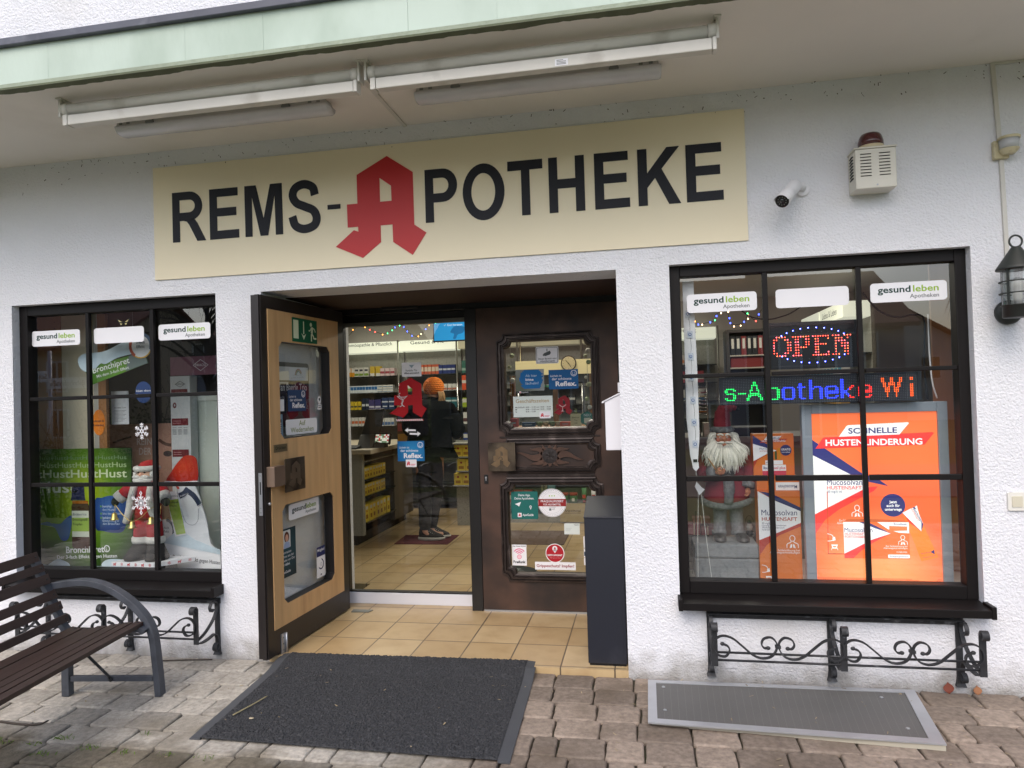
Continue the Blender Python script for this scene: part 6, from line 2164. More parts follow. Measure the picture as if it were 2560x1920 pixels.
# arms: the left one bent with a bundle of twigs, the other hanging
mb = MB()
mb.tube(catmull([(gx - 0.085, gy, 1.085), (gx - 0.118, gy - 0.02, 1.02), (gx - 0.112, gy - 0.05, 0.965), (gx - 0.075, gy - 0.10, 0.985)], 5), [0.036] * 5 + [0.04] * 5 + [0.036] * 6, coatm, 12)
s1 = mb.obj('sleeve', t)
mb = MB()
mb.tube([(gx - 0.088, gy - 0.088, 0.978), (gx - 0.066, gy - 0.106, 0.990)], [0.041, 0.038], gfur, 12)
mb.obj('cuff', s1)
mb = MB()
mb.tube(catmull([(gx + 0.085, gy, 1.085), (gx + 0.122, gy - 0.01, 1.01), (gx + 0.122, gy - 0.015, 0.945), (gx + 0.112, gy - 0.03, 0.915)], 5), [0.036] * 5 + [0.04] * 5 + [0.036] * 6, coatm, 12)
s2 = mb.obj('sleeve', t)
mb = MB()
mb.tube([(gx + 0.116, gy - 0.025, 0.926), (gx + 0.110, gy - 0.034, 0.898)], [0.040, 0.038], gfur, 12)
mb.obj('cuff', s2)
def doll_hand(c, d, up, s, name='hand'):
 """palm, four curled fingers of different lengths and a side thumb"""
 c, d, up = Vector(c), Vector(d).normalized(), Vector(up).normalized()
 sd = d.cross(up)
 mb = MB()
 mb.tube([c, c + d * 0.012, c + d * 0.03, c + d * 0.036], [0.010, 0.014, 0.015, 0.011], face, 10)
 for k, L_ in enumerate((0.85, 1.0, 0.95, 0.75)):
  b = c + d * 0.031 + up * (0.011 - 0.0072 * k)
  mb.tube(catmull([b, b + d * 0.011 * L_ + sd * s * 0.004, b + d * 0.015 * L_ + sd * s * 0.012, b + d * 0.007 * L_ + sd * s * 0.017], 3), [0.0046] * 4 + [0.0042] * 3 + [0.0038] * 2 + [0.003], face, 7)
 b = c + d * 0.010 + up * 0.011
 mb.tube(catmull([b, b + up * 0.008 + d * 0.008 + sd * s * 0.006, b + up * 0.007 + d * 0.018 + sd * s * 0.012], 3), [0.005] * 3 + [0.0045] * 3 + [0.0035], face, 7)
 mb.obj(name, t)
doll_hand((gx - 0.064, gy - 0.108, 0.990), (0.9, -0.25, 0.1), (0, -0.3, 1), -1)
doll_hand((gx + 0.110, gy - 0.036, 0.896), (-0.1, -0.25, -1), (0.2, -1, 0.1), 1)
mb = MB()
stk = mat('basket_twig', rgb(150, 110, 66), 0.8)
for k in range(4):
 mb.tube([(gx - 0.035 + k * 0.002, gy - 0.128, 0.955 - k * 0.003), (gx - 0.085 - 0.006 * k, gy - 0.12, 1.045 + 0.008 * k)], 0.0022, stk, 5)
mb.tube([(gx - 0.045 + 0.014 * math.cos(a), gy - 0.135, 1.012 + 0.014 * math.sin(a)) for a in [2 * pi * i / 12 for i in range(12)]], 0.0022, stk, 5, True)
mb.obj('twig_bundle', t)
mb = MB()
pine = mat('frosted_pine', rgb(92, 100, 88), 0.9, isl=0.4)
for k in range(130):
 a, b_ = rng.uniform(0, 2 * pi), rng.uniform(-0.6, 1)
 c = Vector((gx - 0.115 + rng.gauss(0, 0.016), gy - 0.06 + rng.gauss(0, 0.01), 1.095 + rng.gauss(0, 0.028)))
 v = Vector((math.cos(a), math.sin(a), b_)).normalized() * 0.013
 q = v.orthogonal().normalized() * 0.0016
 mb.add([c - q, c + q, c + v], [(0, 1, 2)], pine)
for k in range(3):
 mb.ball((gx - 0.105 + 0.01 * k, gy - 0.085, 1.075 - 0.006 * k), 0.007, 0.007, 0.007, felt, 8, 6)
mb.obj('pine_sprig', t)
# legs and shoes
for s, cx in ((-1, 1.540), (1, 1.630)):
 mb = MB()
 mb.tube(catmull([(cx + 0.0, gy, 0.81), (cx - 0.002 * s, gy, 0.75), (cx + 0.002 * s, gy, 0.69), (cx + 0.006 * s, gy, 0.632)], 5), [0.038] * 5 + [0.036] * 5 + [0.033] * 3 + [0.032] * 3, gtro, 14)
 l_ = mb.obj('trouser_leg', t)
 mb = MB()
 mb.tube([(cx + 0.006 * s, gy, 0.655), (cx + 0.006 * s, gy, 0.634)], [0.040, 0.039], gfur, 14)
 mb.obj('leg_fur', l_)
 mb = MB()
 ox = cx + 0.006 * s
 ex = 0.02 if s > 0 else 0.0
 mb.loft([er(ox + ex, gy - 0.035, 0.6065, 0.034, 0.062), er(ox + ex, gy - 0.036, 0.62, 0.035, 0.064), er(ox + ex * 0.6, gy - 0.018, 0.638, 0.031, 0.046), er(ox, gy, 0.655, 0.027, 0.028)], shoe)
 mb.obj('shoe', t)
# head, hair, hat
mb = MB()
mb.loft([er(gx - 0.012, gy - 0.02, 1.095, 0.02, 0.025), er(gx - 0.012, gy - 0.025, 1.12, 0.036, 0.038), er(gx - 0.012, gy - 0.025, 1.15, 0.042, 0.044), er(gx - 0.012, gy - 0.025, 1.18, 0.043, 0.045), er(gx - 0.012, gy - 0.022, 1.21, 0.040, 0.042), er(gx - 0.012, gy - 0.02, 1.235, 0.024, 0.028)], face)
mb.ball((gx - 0.012, gy - 0.072, 1.163), 0.0085, 0.011, 0.010, face, 10, 8)
for s in (-1, 1):
 mb.ball((gx - 0.012 + s * 0.017, gy - 0.066, 1.178), 0.0055, 0.004, 0.004, WHITEP, 8, 6)
 mb.ball((gx - 0.012 + s * 0.017, gy - 0.0695, 1.178), 0.0026, 0.002, 0.0026, paint(40, 40, 50, 0.2), 8, 6)
 mb.ball((gx - 0.012 + s * 0.028, gy - 0.060, 1.162), 0.012, 0.01, 0.010, mat('figure_cheek', rgb(190, 110, 84), 0.6), 8, 6)
mb.obj('head', t)
mb = MB()
hx, hy = gx - 0.012, gy - 0.04
def lock(p0, p1, p2, r):
 mb.tube(catmull([p0, p1, p2], 4), [r * q for q in (0.8, 1.0, 1.0, 1.0, 0.95, 0.85, 0.7, 0.5, 0.15)], hairm, 5)
for k in range(260):
 a = rng.uniform(-1.25, 1.25)
 row = rng.random()
 p0 = (hx + 0.048 * math.sin(a), hy - 0.032 * math.cos(a), 1.150 - 0.022 * math.cos(a) + rng.uniform(-0.008, 0.03 * abs(math.sin(a))))
 L_ = 0.05 + 0.085 * math.cos(a) * (0.6 + 0.4 * row) + rng.uniform(0, 0.02)
 out = 0.045 + 0.045 * row
 p1 = (hx + (0.048 + out * 0.75) * math.sin(a) + rng.gauss(0, 0.006), hy - 0.045 - 0.035 * row * math.cos(a), p0[2] - L_ * 0.45)
 p2 = (hx + (0.045 + out * 0.85) * math.sin(a) + rng.gauss(0, 0.012), hy - 0.035 - 0.045 * row * math.cos(a), p0[2] - L_)
 lock(p0, p1, p2, rng.uniform(0.003, 0.0052))
for s in (-1, 1):
 for k in range(45):
  p0 = (hx + s * rng.uniform(0.036, 0.046), hy + rng.uniform(-0.02, 0.03), 1.195 + rng.uniform(-0.02, 0.01))
  p1 = (hx + s * rng.uniform(0.058, 0.082), hy + rng.uniform(-0.03, 0.02), 1.165 + rng.uniform(-0.02, 0.02))
  p2 = (hx + s * rng.uniform(0.05, 0.095), hy + rng.uniform(-0.03, 0.02), 1.11 + rng.uniform(-0.03, 0.02))
  lock(p0, p1, p2, rng.uniform(0.003, 0.005))
 for k in range(10):
  lock((hx + s * 0.003, hy - 0.062, 1.151), (hx + s * 0.02, hy - 0.068 - 0.001 * k, 1.149 + 0.001 * (k - 5)), (hx + s * (0.034 + 0.001 * k), hy - 0.055, 1.144), 0.005)
mb.obj('beard', t)
mb = MB()
for s in (-1, 1):
 mb.tube(catmull([(hx + s * 0.006, hy - 0.041 - 0.02, 1.190), (hx + s * 0.018, hy - 0.065, 1.196), (hx + s * 0.034, hy - 0.055, 1.192)], 4), 0.0055, hairm, 7)
mb.obj('eyebrows', t)
mb = MB()
hat = [(gx - 0.012, gy - 0.015, 1.225), (gx - 0.012, gy - 0.012, 1.27), (gx - 0.004, gy - 0.008, 1.315), (gx + 0.016, gy - 0.005, 1.338), (gx + 0.05, gy - 0.005, 1.336), (gx + 0.068, gy - 0.008, 1.330)]
mb.tube(catmull(hat, 5), [0.046] * 5 + [0.042] * 5 + [0.036] * 5 + [0.026] * 5 + [0.014] * 5 + [0.006], coatm, 16)
h_ = mb.obj('hat', t)
mb = MB()
mb.tube([(hx + 0.047 * math.cos(2 * pi * i / 22), gy - 0.018 + 0.046 * math.sin(2 * pi * i / 22), 1.217) for i in range(22)], 0.0175, gfur, 8, True)
mb.obj('hat_fur', h_)
mb = MB()
mb.ball((gx + 0.073, gy - 0.008, 1.328), 0.010, 0.010, 0.010, blkf, 10, 7)
mb.obj('bobble', h_)
# white strip with LED modules
t = thing('led_module_strip', 'white card strip hung with square LED modules in the right window', 'LED strip', (1.395, 0.13, 1.05))
mb = MB(wallframe(0.135))
mb.poly([(1.366, 2.02), (1.366, 1.53), (1.364, 1.30), (1.376, 1.10), (1.390, 1.03), (1.415, 1.06), (1.428, 1.20), (1.428, 1.53), (1.424, 1.83), (1.424, 2.02)], WHITEP, -0.002, 0.0)
mb.obj('card', t)
modm, lensm = paint(206, 214, 226), paint(90, 120, 180, 0.2)
zs_ = [(1.388, 1.844), (1.396, 1.735), (1.396, 1.618), (1.396, 1.508), (1.400, 1.387), (1.402, 1.270), (1.404, 1.155)]
mb = MB(wallframe(0.135))
for (x0, z0), (x1, z1) in zip(zs_[:-1], zs_[1:]):
 mb.stroke([(x0, z0), ((x0 + x1) / 2 + 0.005, (z0 + z1) / 2), (x1, z1)], 0.0015, GGREY, 0, 0.002)
mb.obj('wire', t)
for x, z in zs_:
 mb = MB(wallframe(0.135))
 mb.rrect(x - 0.014, x + 0.014, z - 0.019, z + 0.019, 0.003, modm, 0, 0.005)
 mb.disc(x, z, 0.0085, lensm, w0=0.005, w1=0.007, n=14, rin=0.0055)
 mb.disc(x, z, 0.003, WHITEP, w0=0.005, w1=0.0085, n=10)
 mb.obj('led_module', t)
# small switch box with strings below it
mb = MB(wallframe(0.14))
mb.rect(1.392, 1.412, 1.06, 1.075, paint(30, 30, 34), 0, 0.01)
mb.poly([(1.384, 1.06), (1.418, 1.06), (1.420, 1.03), (1.404, 1.01), (1.388, 1.03)][::-1], WHITEP, 0, 0.004)
one(mb, 'hanging_switch', 'small white switch with black top hanging below the LED module strip', 'switch')
mb = MB(wallframe(0.142))
cordm = paint(196, 196, 190)
mb.poly([(1.405, 0.955), (1.395, 0.93), (1.418, 0.885), (1.446, 0.915), (1.432, 0.925)], WHITEP, 0, 0.004)
mb.stroke([(1.404, 1.01), (1.406, 0.96), (1.412, 0.90), (1.402, 0.66), (1.397, 0.441)], 0.0025, cordm, 0, 0.003)
mb.stroke([(1.428, 0.89), (1.442, 0.70), (1.465, 0.46), (1.466, 0.442)], 0.0025, cordm, 0, 0.003)
mb.stroke([(1.396, 0.80), (1.385, 0.60), (1.368, 0.47)], 0.003, paint(30, 30, 30), -0.004, -0.001)
one(mb, 'pull_cord', 'white pull cords hanging in front of the foam box in the right window', 'cord')
# mini lantern and red parcels behind the figure
t = thing('toy_lantern', 'tiny dark storm lantern beside the bearded figure', 'lantern', (1.713, 0.5, 0.60))
mb = MB()
mb.lathe([(0.018, 0), (0.02, 0.004), (0.02, 0.02), (0.012, 0.026)], (1.714, 0.50, 0.606), blkf, 14)
mb.lathe([(0.013, 0.0), (0.012, 0.008), (0.006, 0.016)], (1.714, 0.50, 0.672), blkf, 14)
mb.obj('body', t)
mb = MB()
mb.lathe([(0.012, 0), (0.017, 0.02), (0.011, 0.04)], (1.714, 0.50, 0.632), mat('toy_lantern_glass', rgb(200, 206, 200), 0.2), 14)
mb.obj('glass', t)
mb = MB()
mb.tube([(1.714 + 0.024 * math.cos(a), 0.50, 0.665 + 0.05 * math.sin(a)) for a in [pi * i / 12 for i in range(13)]], 0.0012, blkf, 5)
mb.obj('handle', t)
mb = MB()
mb.box(1.66, 1.76, 0.46, 0.55, 0.405, 0.606, drk)
one(mb, 'dark_pedestal', 'small dark block behind the foam box carrying the tiny lantern', 'block', bevel=0.004)
for k, (x0, x1, z0, z1, c) in enumerate(((1.372, 1.44, 0.605, 0.668, (128, 46, 54)), (1.445, 1.52, 0.605, 0.655, (112, 40, 50)), (1.40, 1.50, 0.67, 0.70, (142, 84, 80)))):
 mb = MB()
 mb.box(x0, x1, 0.49, 0.58, z0, z1, paint(*c))
 mb.box((x0 + x1) / 2 - 0.004, (x0 + x1) / 2 + 0.004, 0.4885, 0.5815, z0, z1 + 0.0015, paint(196, 170, 150))
 one(mb, 'gift_parcel', ('dull red wrapped parcel at the left edge behind the foam box', 'dark red wrapped parcel just right of the other wrapped parcel', 'flat pinkish parcel lying on top of two red parcels')[k], 'parcel', bevel=0.002)
mb = MB()
mb.box(1.365, 1.53, 0.485, 0.60, 0.405, 0.6045, drk)
one(mb, 'dark_pedestal', 'dark block behind the foam box carrying the wrapped parcels', 'block', bevel=0.004)
# brown side panel and cables on the right
mb = MB()
mb.box(2.72, 2.86, 0.55, 0.57, 0.405, 2.4, peg)
mb.obj('shelf_side', bld)
mb = MB()
cb = paint(24, 24, 26)
mb.tube(catmull([(2.30, 0.3, 1.93), (2.374, 0.3, 1.833), (2.46, 0.3, 1.792), (2.542, 0.3, 1.799), (2.593, 0.3, 1.765), (2.584, 0.3, 1.533), (2.595, 0.3, 1.356)], 6), 0.005, cb, 6)
one(mb, 'power_cable', 'thick black cable sagging behind the top right pane of the right window', 'cable')
mb = MB()
mb.tube(catmull([(2.612, 0.3, 1.80), (2.612, 0.3, 1.60), (2.62, 0.3, 1.45), (2.64, 0.3, 1.36)], 6), 0.004, WHITEP, 6)
one(mb, 'power_cable', 'white cable hanging beside the black cable in the right window', 'cable')
mb = MB()
mb.tube(catmull([(1.66, 0.5, 1.93), (1.714, 0.5, 1.885), (1.75, 0.5, 1.855), (1.804, 0.5, 1.836), (1.87, 0.5, 1.830), (1.924, 0.5, 1.841), (1.978, 0.5, 1.859), (2.06, 0.5, 1.91)], 5), 0.004, cb, 6)
one(mb, 'power_cable', 'thin dark cable sagging behind the OPEN board', 'cable')
# fairy lights in the right window
def fairy(pts, label, seed, r=0.004):
 rng = random.Random(seed)
 t = thing('fairy_lights', label, 'string lights', pts[0])
 mb = MB()
 path = catmull(pts, 6)
 mb.tube(path, 0.0018, cb, 5)
 mb.obj('cable', t)
 cols = [lit(60, 80, 255, 9), lit(255, 210, 160, 6), lit(255, 70, 60, 7), lit(70, 255, 130, 6), lit(60, 80, 255, 9), lit(255, 150, 60, 6)]
 for k in range(2, len(path), 4):
  p_ = path[k]
  mb = MB()
  mb.ball((p_.x + rng.uniform(-0.008, 0.008), p_.y - 0.004, p_.z - 0.006 + rng.uniform(-0.006, 0.006)), r, r, r * 1.3, rng.choice(cols), 8, 6)
  mb.obj('lamp', t)
fairy([(1.48, 1.0, 1.90), (1.50, 1.0, 1.866), (1.56, 1.0, 1.872), (1.614, 1.0, 1.888), (1.629, 1.0, 1.930), (1.69, 1.0, 1.938), (1.70, 1.0, 1.888), (1.721, 1.0, 1.852), (1.782, 1.0, 1.859), (1.81, 1.0, 1.89), (1.809, 1.0, 1.93), (1.857, 1.0, 1.877), (1.901, 1.0, 1.94)],
      'string of coloured fairy lights draped behind the top left pane of the right window', 5)
# ================================================================== DOOR STICKERS
teal_, bluS = paint(30, 104, 98), radial('blue_reflex_print', rgb(40, 142, 200), rgb(16, 84, 146), (-0.47, 1.02, 1.07), 0.0, 0.14)
blu3 = paint(22, 92, 150)
def reflex(mb, x0, x1, z0, z1, m):
 W, H = x1 - x0, z1 - z0
 mb.rect(x0, x1, z0, z1, m, 0, 0.0008)
 mb.text('Lächeln ist', x0 + 0.06 * W, z1 - 0.36 * H, 0.15 * H, WHITEP, fit=0.38 * W, w=0.0014)
 mb.text('der schönste', x0 + 0.11 * W, z1 - 0.53 * H, 0.18 * H, WHITEP, fit=0.66 * W, bold=0.008, w=0.0014)
 mb.text('Reflex.', x0 + 0.23 * W, z1 - 0.84 * H, 0.34 * H, WHITEP, fit=0.70 * W, bold=0.03, w=0.0014)
 r = 0.105 * W
 cx, cz = x0 + 0.855 * W, z1 - 0.2 * H
 mb.disc(cx, cz, r, WHITEP, w0=0.0008, w1=0.0014, rin=r * 0.82)
 for s in (-1, 1):
  mb.disc(cx + s * r * 0.34, cz + r * 0.28, r * 0.12, WHITEP, w0=0.0008, w1=0.0014, n=8)
 mb.stroke([(cx - r * 0.5, cz - 0.1 * r), (cx - r * 0.28, cz - 0.42 * r), (cx, cz - 0.54 * r), (cx + r * 0.28, cz - 0.42 * r), (cx + r * 0.5, cz - 0.1 * r)], r * 0.16, WHITEP, 0.0008, 0.0014)
def apo_card(mb, x0, x1, z0, z1, w0=0.0):
 mb.rrect(x0, x1, z0, z1, 0.004, WHITEP, w0, w0 + 0.0008)
 emblem(mb, x0 + 0.25 * (x1 - x0), z0 + 0.2 * (z1 - z0), 0.55 * (z1 - z0), paint(206, 30, 50), w0 + 0.0008, w0 + 0.0014)
 for k in (0, 1):
  mb.rect(x0 + 0.44 * (x1 - x0), x1 - (0.08 + 0.1 * k) * (x1 - x0), z0 + (0.34 - 0.12 * k) * (z1 - z0), z0 + (0.40 - 0.12 * k) * (z1 - z0), paint(220, 110, 130), w0 + 0.0008, w0 + 0.0013)
SY = 1.0285
mb = MB(wallframe(SY))
mb.rect(-0.529, -0.385, 1.593, 1.693, WHITEP, 0, 0.0006)
mb.poly([(-0.475, 1.675), (-0.437, 1.675), (-0.456, 1.652)][::-1], paint(150, 170, 180), 0.0006, 0.001)
mb.text('Vorsicht Tür', -0.502, 1.630, 0.019, paint(40, 44, 54), bold=0.01, fit=0.088, w=0.0012)
mb.text('öffnet automatisch', -0.511, 1.613, 0.016, paint(30, 32, 40), bold=0.025, fit=0.11, w=0.0012)
one(mb, 'door_notice', 'white paper notice reading Vorsicht Tür öffnet automatisch on the glass sliding door', 'notice')
mb = MB(wallframe(SY))
A2 = [(-0.466, 1.586), (-0.388, 1.540), (-0.386, 1.389), (-0.354, 1.364), (-0.393, 1.303), (-0.456, 1.342), (-0.454, 1.392), (-0.489, 1.392), (-0.491, 1.342), (-0.526, 1.306), (-0.628, 1.337), (-0.563, 1.382), (-0.553, 1.378), (-0.553, 1.392), (-0.593, 1.394), (-0.591, 1.464), (-0.556, 1.464), (-0.555, 1.545)]
mb.poly(A2, paint(172, 16, 28), 0, 0.0007, [[(-0.488, 1.532), (-0.456, 1.508), (-0.456, 1.466), (-0.488, 1.466)]])
sil = paint(206, 208, 212)
mb.stroke([(-0.572, 1.458), (-0.545, 1.452), (-0.518, 1.450), (-0.492, 1.458)], 0.004, sil, 0, 0.0013)
mb.stroke([(-0.566, 1.456), (-0.545, 1.438), (-0.532, 1.434), (-0.518, 1.438), (-0.496, 1.456)], 0.004, sil, 0, 0.0013)
mb.stroke([(-0.532, 1.434), (-0.532, 1.395)], 0.005, sil, 0, 0.0013, 1)
mb.stroke([(-0.548, 1.382), (-0.532, 1.392), (-0.516, 1.382)], 0.005, sil, 0, 0.0013)
mb.stroke([(-0.545, 1.480), (-0.555, 1.470), (-0.548, 1.455), (-0.525, 1.43), (-0.528, 1.415), (-0.54, 1.405), (-0.525, 1.39)], 0.004, sil, 0, 0.0014)
one(mb, 'emblem_sticker', 'large bright red A emblem sticker with silver chalice on the glass sliding door', 'sticker')
mb = MB(wallframe(SY))
for k in range(13):
 x = -0.582 + k * 0.0153
 mb.poly([(x, 1.294 - k * 0.0 + 0.0), (x + 0.006, 1.281), (x + 0.0145, 1.281), (x + 0.0085, 1.294)], WHITEP, 0, 0.0007)
 mb.poly([(x + 0.0085, 1.294), (x + 0.0145, 1.281), (x + 0.0213, 1.281), (x + 0.0153, 1.294)], paint(190, 70, 66), 0, 0.0007)
one(mb, 'warning_stripe', 'short red and white striped tape strip below the red emblem on the glass sliding door', 'tape')
mb = MB(wallframe(SY))
ar = WHITEP
mb.poly([(-0.519, 1.216), (-0.493, 1.234), (-0.496, 1.223), (-0.438, 1.220), (-0.438, 1.208), (-0.497, 1.210), (-0.494, 1.199)][::-1], ar, 0, 0.0007)
mb.poly([(-0.403, 1.190), (-0.428, 1.170), (-0.425, 1.182), (-0.484, 1.185), (-0.484, 1.197), (-0.425, 1.195), (-0.427, 1.206)], ar, 0, 0.0007)
one(mb, 'arrow_sticker', 'white sticker of two opposing arrows in the middle of the glass sliding door', 'sticker')
mb = MB(wallframe(SY))
reflex(mb, -0.576, -0.379, 0.998, 1.139, bluS)
one(mb, 'smile_sticker', 'blue sticker reading Lächeln ist der schönste Reflex on the glass sliding door', 'sticker')
mb = MB(wallframe(SY - 0.001))
apo_card(mb, -0.517, -0.438, 0.957, 1.010)
one(mb, 'emblem_card', 'small white card with red emblem below the blue sticker on the sliding door', 'sticker')
UY = 0.9335
mb = MB(wallframe(UY))
mb.rrect(0.446, 0.598, 1.644, 1.757, 0.008, WHITEP, 0, 0.0008)
mb.poly(rrect(0.451, 0.593, 1.649, 1.752, 0.006), paint(40, 52, 60), 0.0008, 0.0012, [rrect(0.4535, 0.5905, 1.6515, 1.7495, 0.005)])
cg = paint(86, 92, 94)
mb.poly([(0.498, 1.712), (0.541, 1.730), (0.548, 1.715), (0.541, 1.704), (0.507, 1.694)], cg, 0.0008, 0.0014)
mb.rect(0.5195, 0.5245, 1.725, 1.744, cg, 0.0008, 0.0014)
mb.disc(0.499, 1.702, 0.0065, cg, w0=0.0008, w1=0.0014, n=10)
mb.text('Dieser Bereich wird', 0.5225, 1.672, 0.0165, paint(50, 56, 64), 'c', 0.01, fit=0.122, w=0.0016)
mb.text('videoüberwacht', 0.5225, 1.656, 0.0165, paint(50, 56, 64), 'c', 0.01, fit=0.10, w=0.0016)
one(mb, 'surveillance_notice', 'white framed sticker with camera symbol on the upper pane of the copper door', 'sticker')
mb = MB(wallframe(UY))
mb.rect(0.304, 0.497, 1.466, 1.610, radial('landscape_print', rgb(90, 98, 82), rgb(150, 156, 158), (0.33, 0.93, 1.49), 0.02, 0.2), 0, 0.0005)
rng = random.Random(8)
for k in range(15):
 z = 1.482 + k * 0.0083
 half = 0.076 * (1 - 0.35 * abs((k - 7) / 7) ** 3)
 mb.rect(0.414 - half + rng.uniform(-0.010, 0.006), 0.414 + half * 0.94 + rng.uniform(-0.006, 0.008), z - 0.0006, z + 0.0089, paint(18, 104, 168), 0.0005, 0.0010 + k * 0.00001)
mb.text('Ab hier', 0.372, 1.560, 0.024, paint(196, 214, 226), fit=0.078, w=0.0018)
mb.text('bitte', 0.372, 1.534, 0.024, WHITEP, bold=0.02, fit=0.054, w=0.0018)
mb.text('lächeln!', 0.372, 1.509, 0.024, paint(196, 214, 226), fit=0.086, w=0.0018)
one(mb, 'smile_sticker', 'brushed blue sticker reading Ab hier bitte lächeln on the copper door', 'sticker')
mb = MB(wallframe(UY))
mb.rect(0.304, 0.40, 1.452, 1.4655, paint(30, 36, 40), 0, 0.0005)
mb.rect(0.326, 0.341, 1.4525, 1.4650, WHITEP, 0.0005, 0.0008)
emblem(mb, 0.3335, 1.4535, 0.010, paint(206, 30, 50), 0.0008, 0.0011)
mb.text('ApoGuide', 0.346, 1.455, 0.010, WHITEP, w=0.001)
one(mb, 'app_strip', 'narrow dark sticker strip reading ApoGuide under the brushed blue sticker', 'sticker')
mb = MB(wallframe(UY))
reflex(mb, 0.528, 0.724, 1.472, 1.601, blu3)
one(mb, 'smile_sticker', 'blue sticker reading Lächeln ist der schönste Reflex on the copper door', 'sticker')
mb = MB(wallframe(UY))
mb.rect(0.283, 0.549, 1.292, 1.431, paint(214, 224, 220), 0, 0.0008)
hb = paint(52, 56, 58)
mb.text('Geschäftszeiten', 0.301, 1.388, 0.034, paint(168, 138, 78), bold=0.006, fit=0.224, w=0.0014)
for k, (a_, b_) in enumerate((('Mo/Di/Do/Fr', '8:00 – 12:30 und 14:30 – 18:30'), ('Mi', '8:00 – 12:30 und 14:30 – 18:00'), ('Sa', '8:30 – 12:30'))):
 z = 1.353 - k * 0.0145
 mb.text(a_, 0.297, z, 0.0125, hb, bold=0.012, w=0.0014)
 mb.text(b_, 0.368, z, 0.0125, hb, bold=0.012, fit=0.168 if k < 2 else 0.066, w=0.0014)
one(mb, 'opening_hours_sign', 'pale opening hours sign headed Geschäftszeiten on the upper pane of the copper door', 'sign')
mb = MB(wallframe(UY - 0.0012))
apo_card(mb, 0.459, 0.534, 1.281, 1.327)
one(mb, 'emblem_card', 'small white card with red emblem on the corner of the opening hours sign', 'sticker')
mb = MB(wallframe(UY))
emblem(mb, 0.622, 1.300, 0.130, paint(128, 22, 34), 0, 0.0008)
for q in ([(0.592, 1.368), (0.615, 1.355), (0.638, 1.368)],):
 mb.stroke(q, 0.005, paint(186, 160, 160), 0, 0.0014)
mb.stroke([(0.615, 1.358), (0.615, 1.328)], 0.004, paint(186, 160, 160), 0, 0.0014, 1)
mb.stroke([(0.604, 1.326), (0.626, 1.326)], 0.004, paint(186, 160, 160), 0, 0.0014, 1)
one(mb, 'emblem_sticker', 'darker red A emblem sticker on the upper pane of the copper door', 'sticker')
# lower pane
mb = MB(wallframe(UY))
mb.rrect(0.249, 0.430, 0.612, 0.796, 0.008, teal_, 0, 0.0008)
mb.text('Deine App.', 0.339, 0.765, 0.0205, WHITEP, 'c', 0.01, fit=0.082, w=0.0014)
mb.text('Deine Apotheken.', 0.339, 0.743, 0.0205, WHITEP, 'c', 0.01, fit=0.132, w=0.0014)
mb.poly([(0.274, 0.712), (0.316, 0.726), (0.302, 0.694), (0.294, 0.702)][::-1], WHITEP, 0.0008, 0.0013)
mb.disc(0.380, 0.694, 0.008, WHITEP, w0=0.0008, w1=0.0013, n=14, rin=0.004)
mb.poly([(0.373, 0.690), (0.380, 0.674), (0.387, 0.690)], WHITEP, 0.0008, 0.0013)
mb.rrect(0.291, 0.318, 0.625, 0.653, 0.003, WHITEP, 0.0008, 0.0013)
emblem(mb, 0.3045, 0.629, 0.019, paint(206, 30, 50), 0.0013, 0.0017)
mb.text('ApoGuide', 0.325, 0.633, 0.021, WHITEP, bold=0.014, fit=0.073, w=0.0014)
one(mb, 'app_sticker', 'square teal sticker reading Deine App Deine Apotheken on the copper door', 'sticker')
mb = MB(wallframe(UY))
gls = paint(40, 48, 50)
mb.disc(0.5255, 0.720, 0.0945, WHITEP, w1=0.0008, n=40)
mb.disc(0.5255, 0.720, 0.0915, gls, w0=0.0008, w1=0.0011, n=40, rin=0.0900)
mb.disc(0.5255, 0.720, 0.070, paint(150, 156, 158), w0=0.0008, w1=0.0011, n=40, rin=0.0692)
mb.poly([(0.433, 0.697), (0.618, 0.697), (0.618, 0.7455), (0.433, 0.7455)], paint(146, 38, 40), 0.0011, 0.0016)
mb.text('PRÄQUALIFIZIERT', 0.5255, 0.724, 0.0195, WHITEP, 'c', 0.014, fit=0.152, w=0.002)
mb.text('FÜR HILFSMITTEL', 0.5255, 0.703, 0.017, WHITEP, 'c', 0.012, fit=0.118, w=0.002)
for k in (-1, 0, 1):
 mb.disc(0.5255 + k * 0.016, 0.766, 0.005, paint(150, 190, 70), w0=0.0008, w1=0.0012, n=5)
mb.rect(0.503, 0.548, 0.690, 0.692, GGREY, 0.0008, 0.0012)
mb.rect(0.504, 0.519, 0.668, 0.683, paint(110, 120, 120), 0.0008, 0.0012)
mb.text('AfP', 0.523, 0.673, 0.014, paint(110, 120, 120), w=0.0012)
for k in range(44):
 a = 2 * pi * k / 44
 if abs(math.sin(a)) > 0.42:
  mb.disc(0.5255 + 0.081 * math.cos(a), 0.720 + 0.081 * math.sin(a), 0.0022, paint(110, 116, 118), w0=0.0008, w1=0.0012, n=4)
one(mb, 'quality_seal', 'round white seal with red band reading PRÄQUALIFIZIERT on the copper door', 'sticker')
mb = MB(wallframe(UY))
mb.rect(0.601, 0.703, 0.512, 0.585, paint(216, 224, 220), 0, 0.0008)
mb.text('Telecash', 0.696, 0.572, 0.009, paint(50, 54, 58), 'r', 0.015, w=0.0012)
for k in range(4):
 mb.rect(0.610, 0.65 - 0.004 * k, 0.552 - 0.006 * k, 0.5535 - 0.006 * k, paint(170, 178, 178), 0.0008, 0.0011)
one(mb, 'payment_card_sticker', 'small plain white sticker below the round seal on the copper door', 'sticker')
mb = MB(wallframe(UY))
mb.rect(0.245, 0.343, 0.302, 0.441, WHITEP, 0, 0.0008)
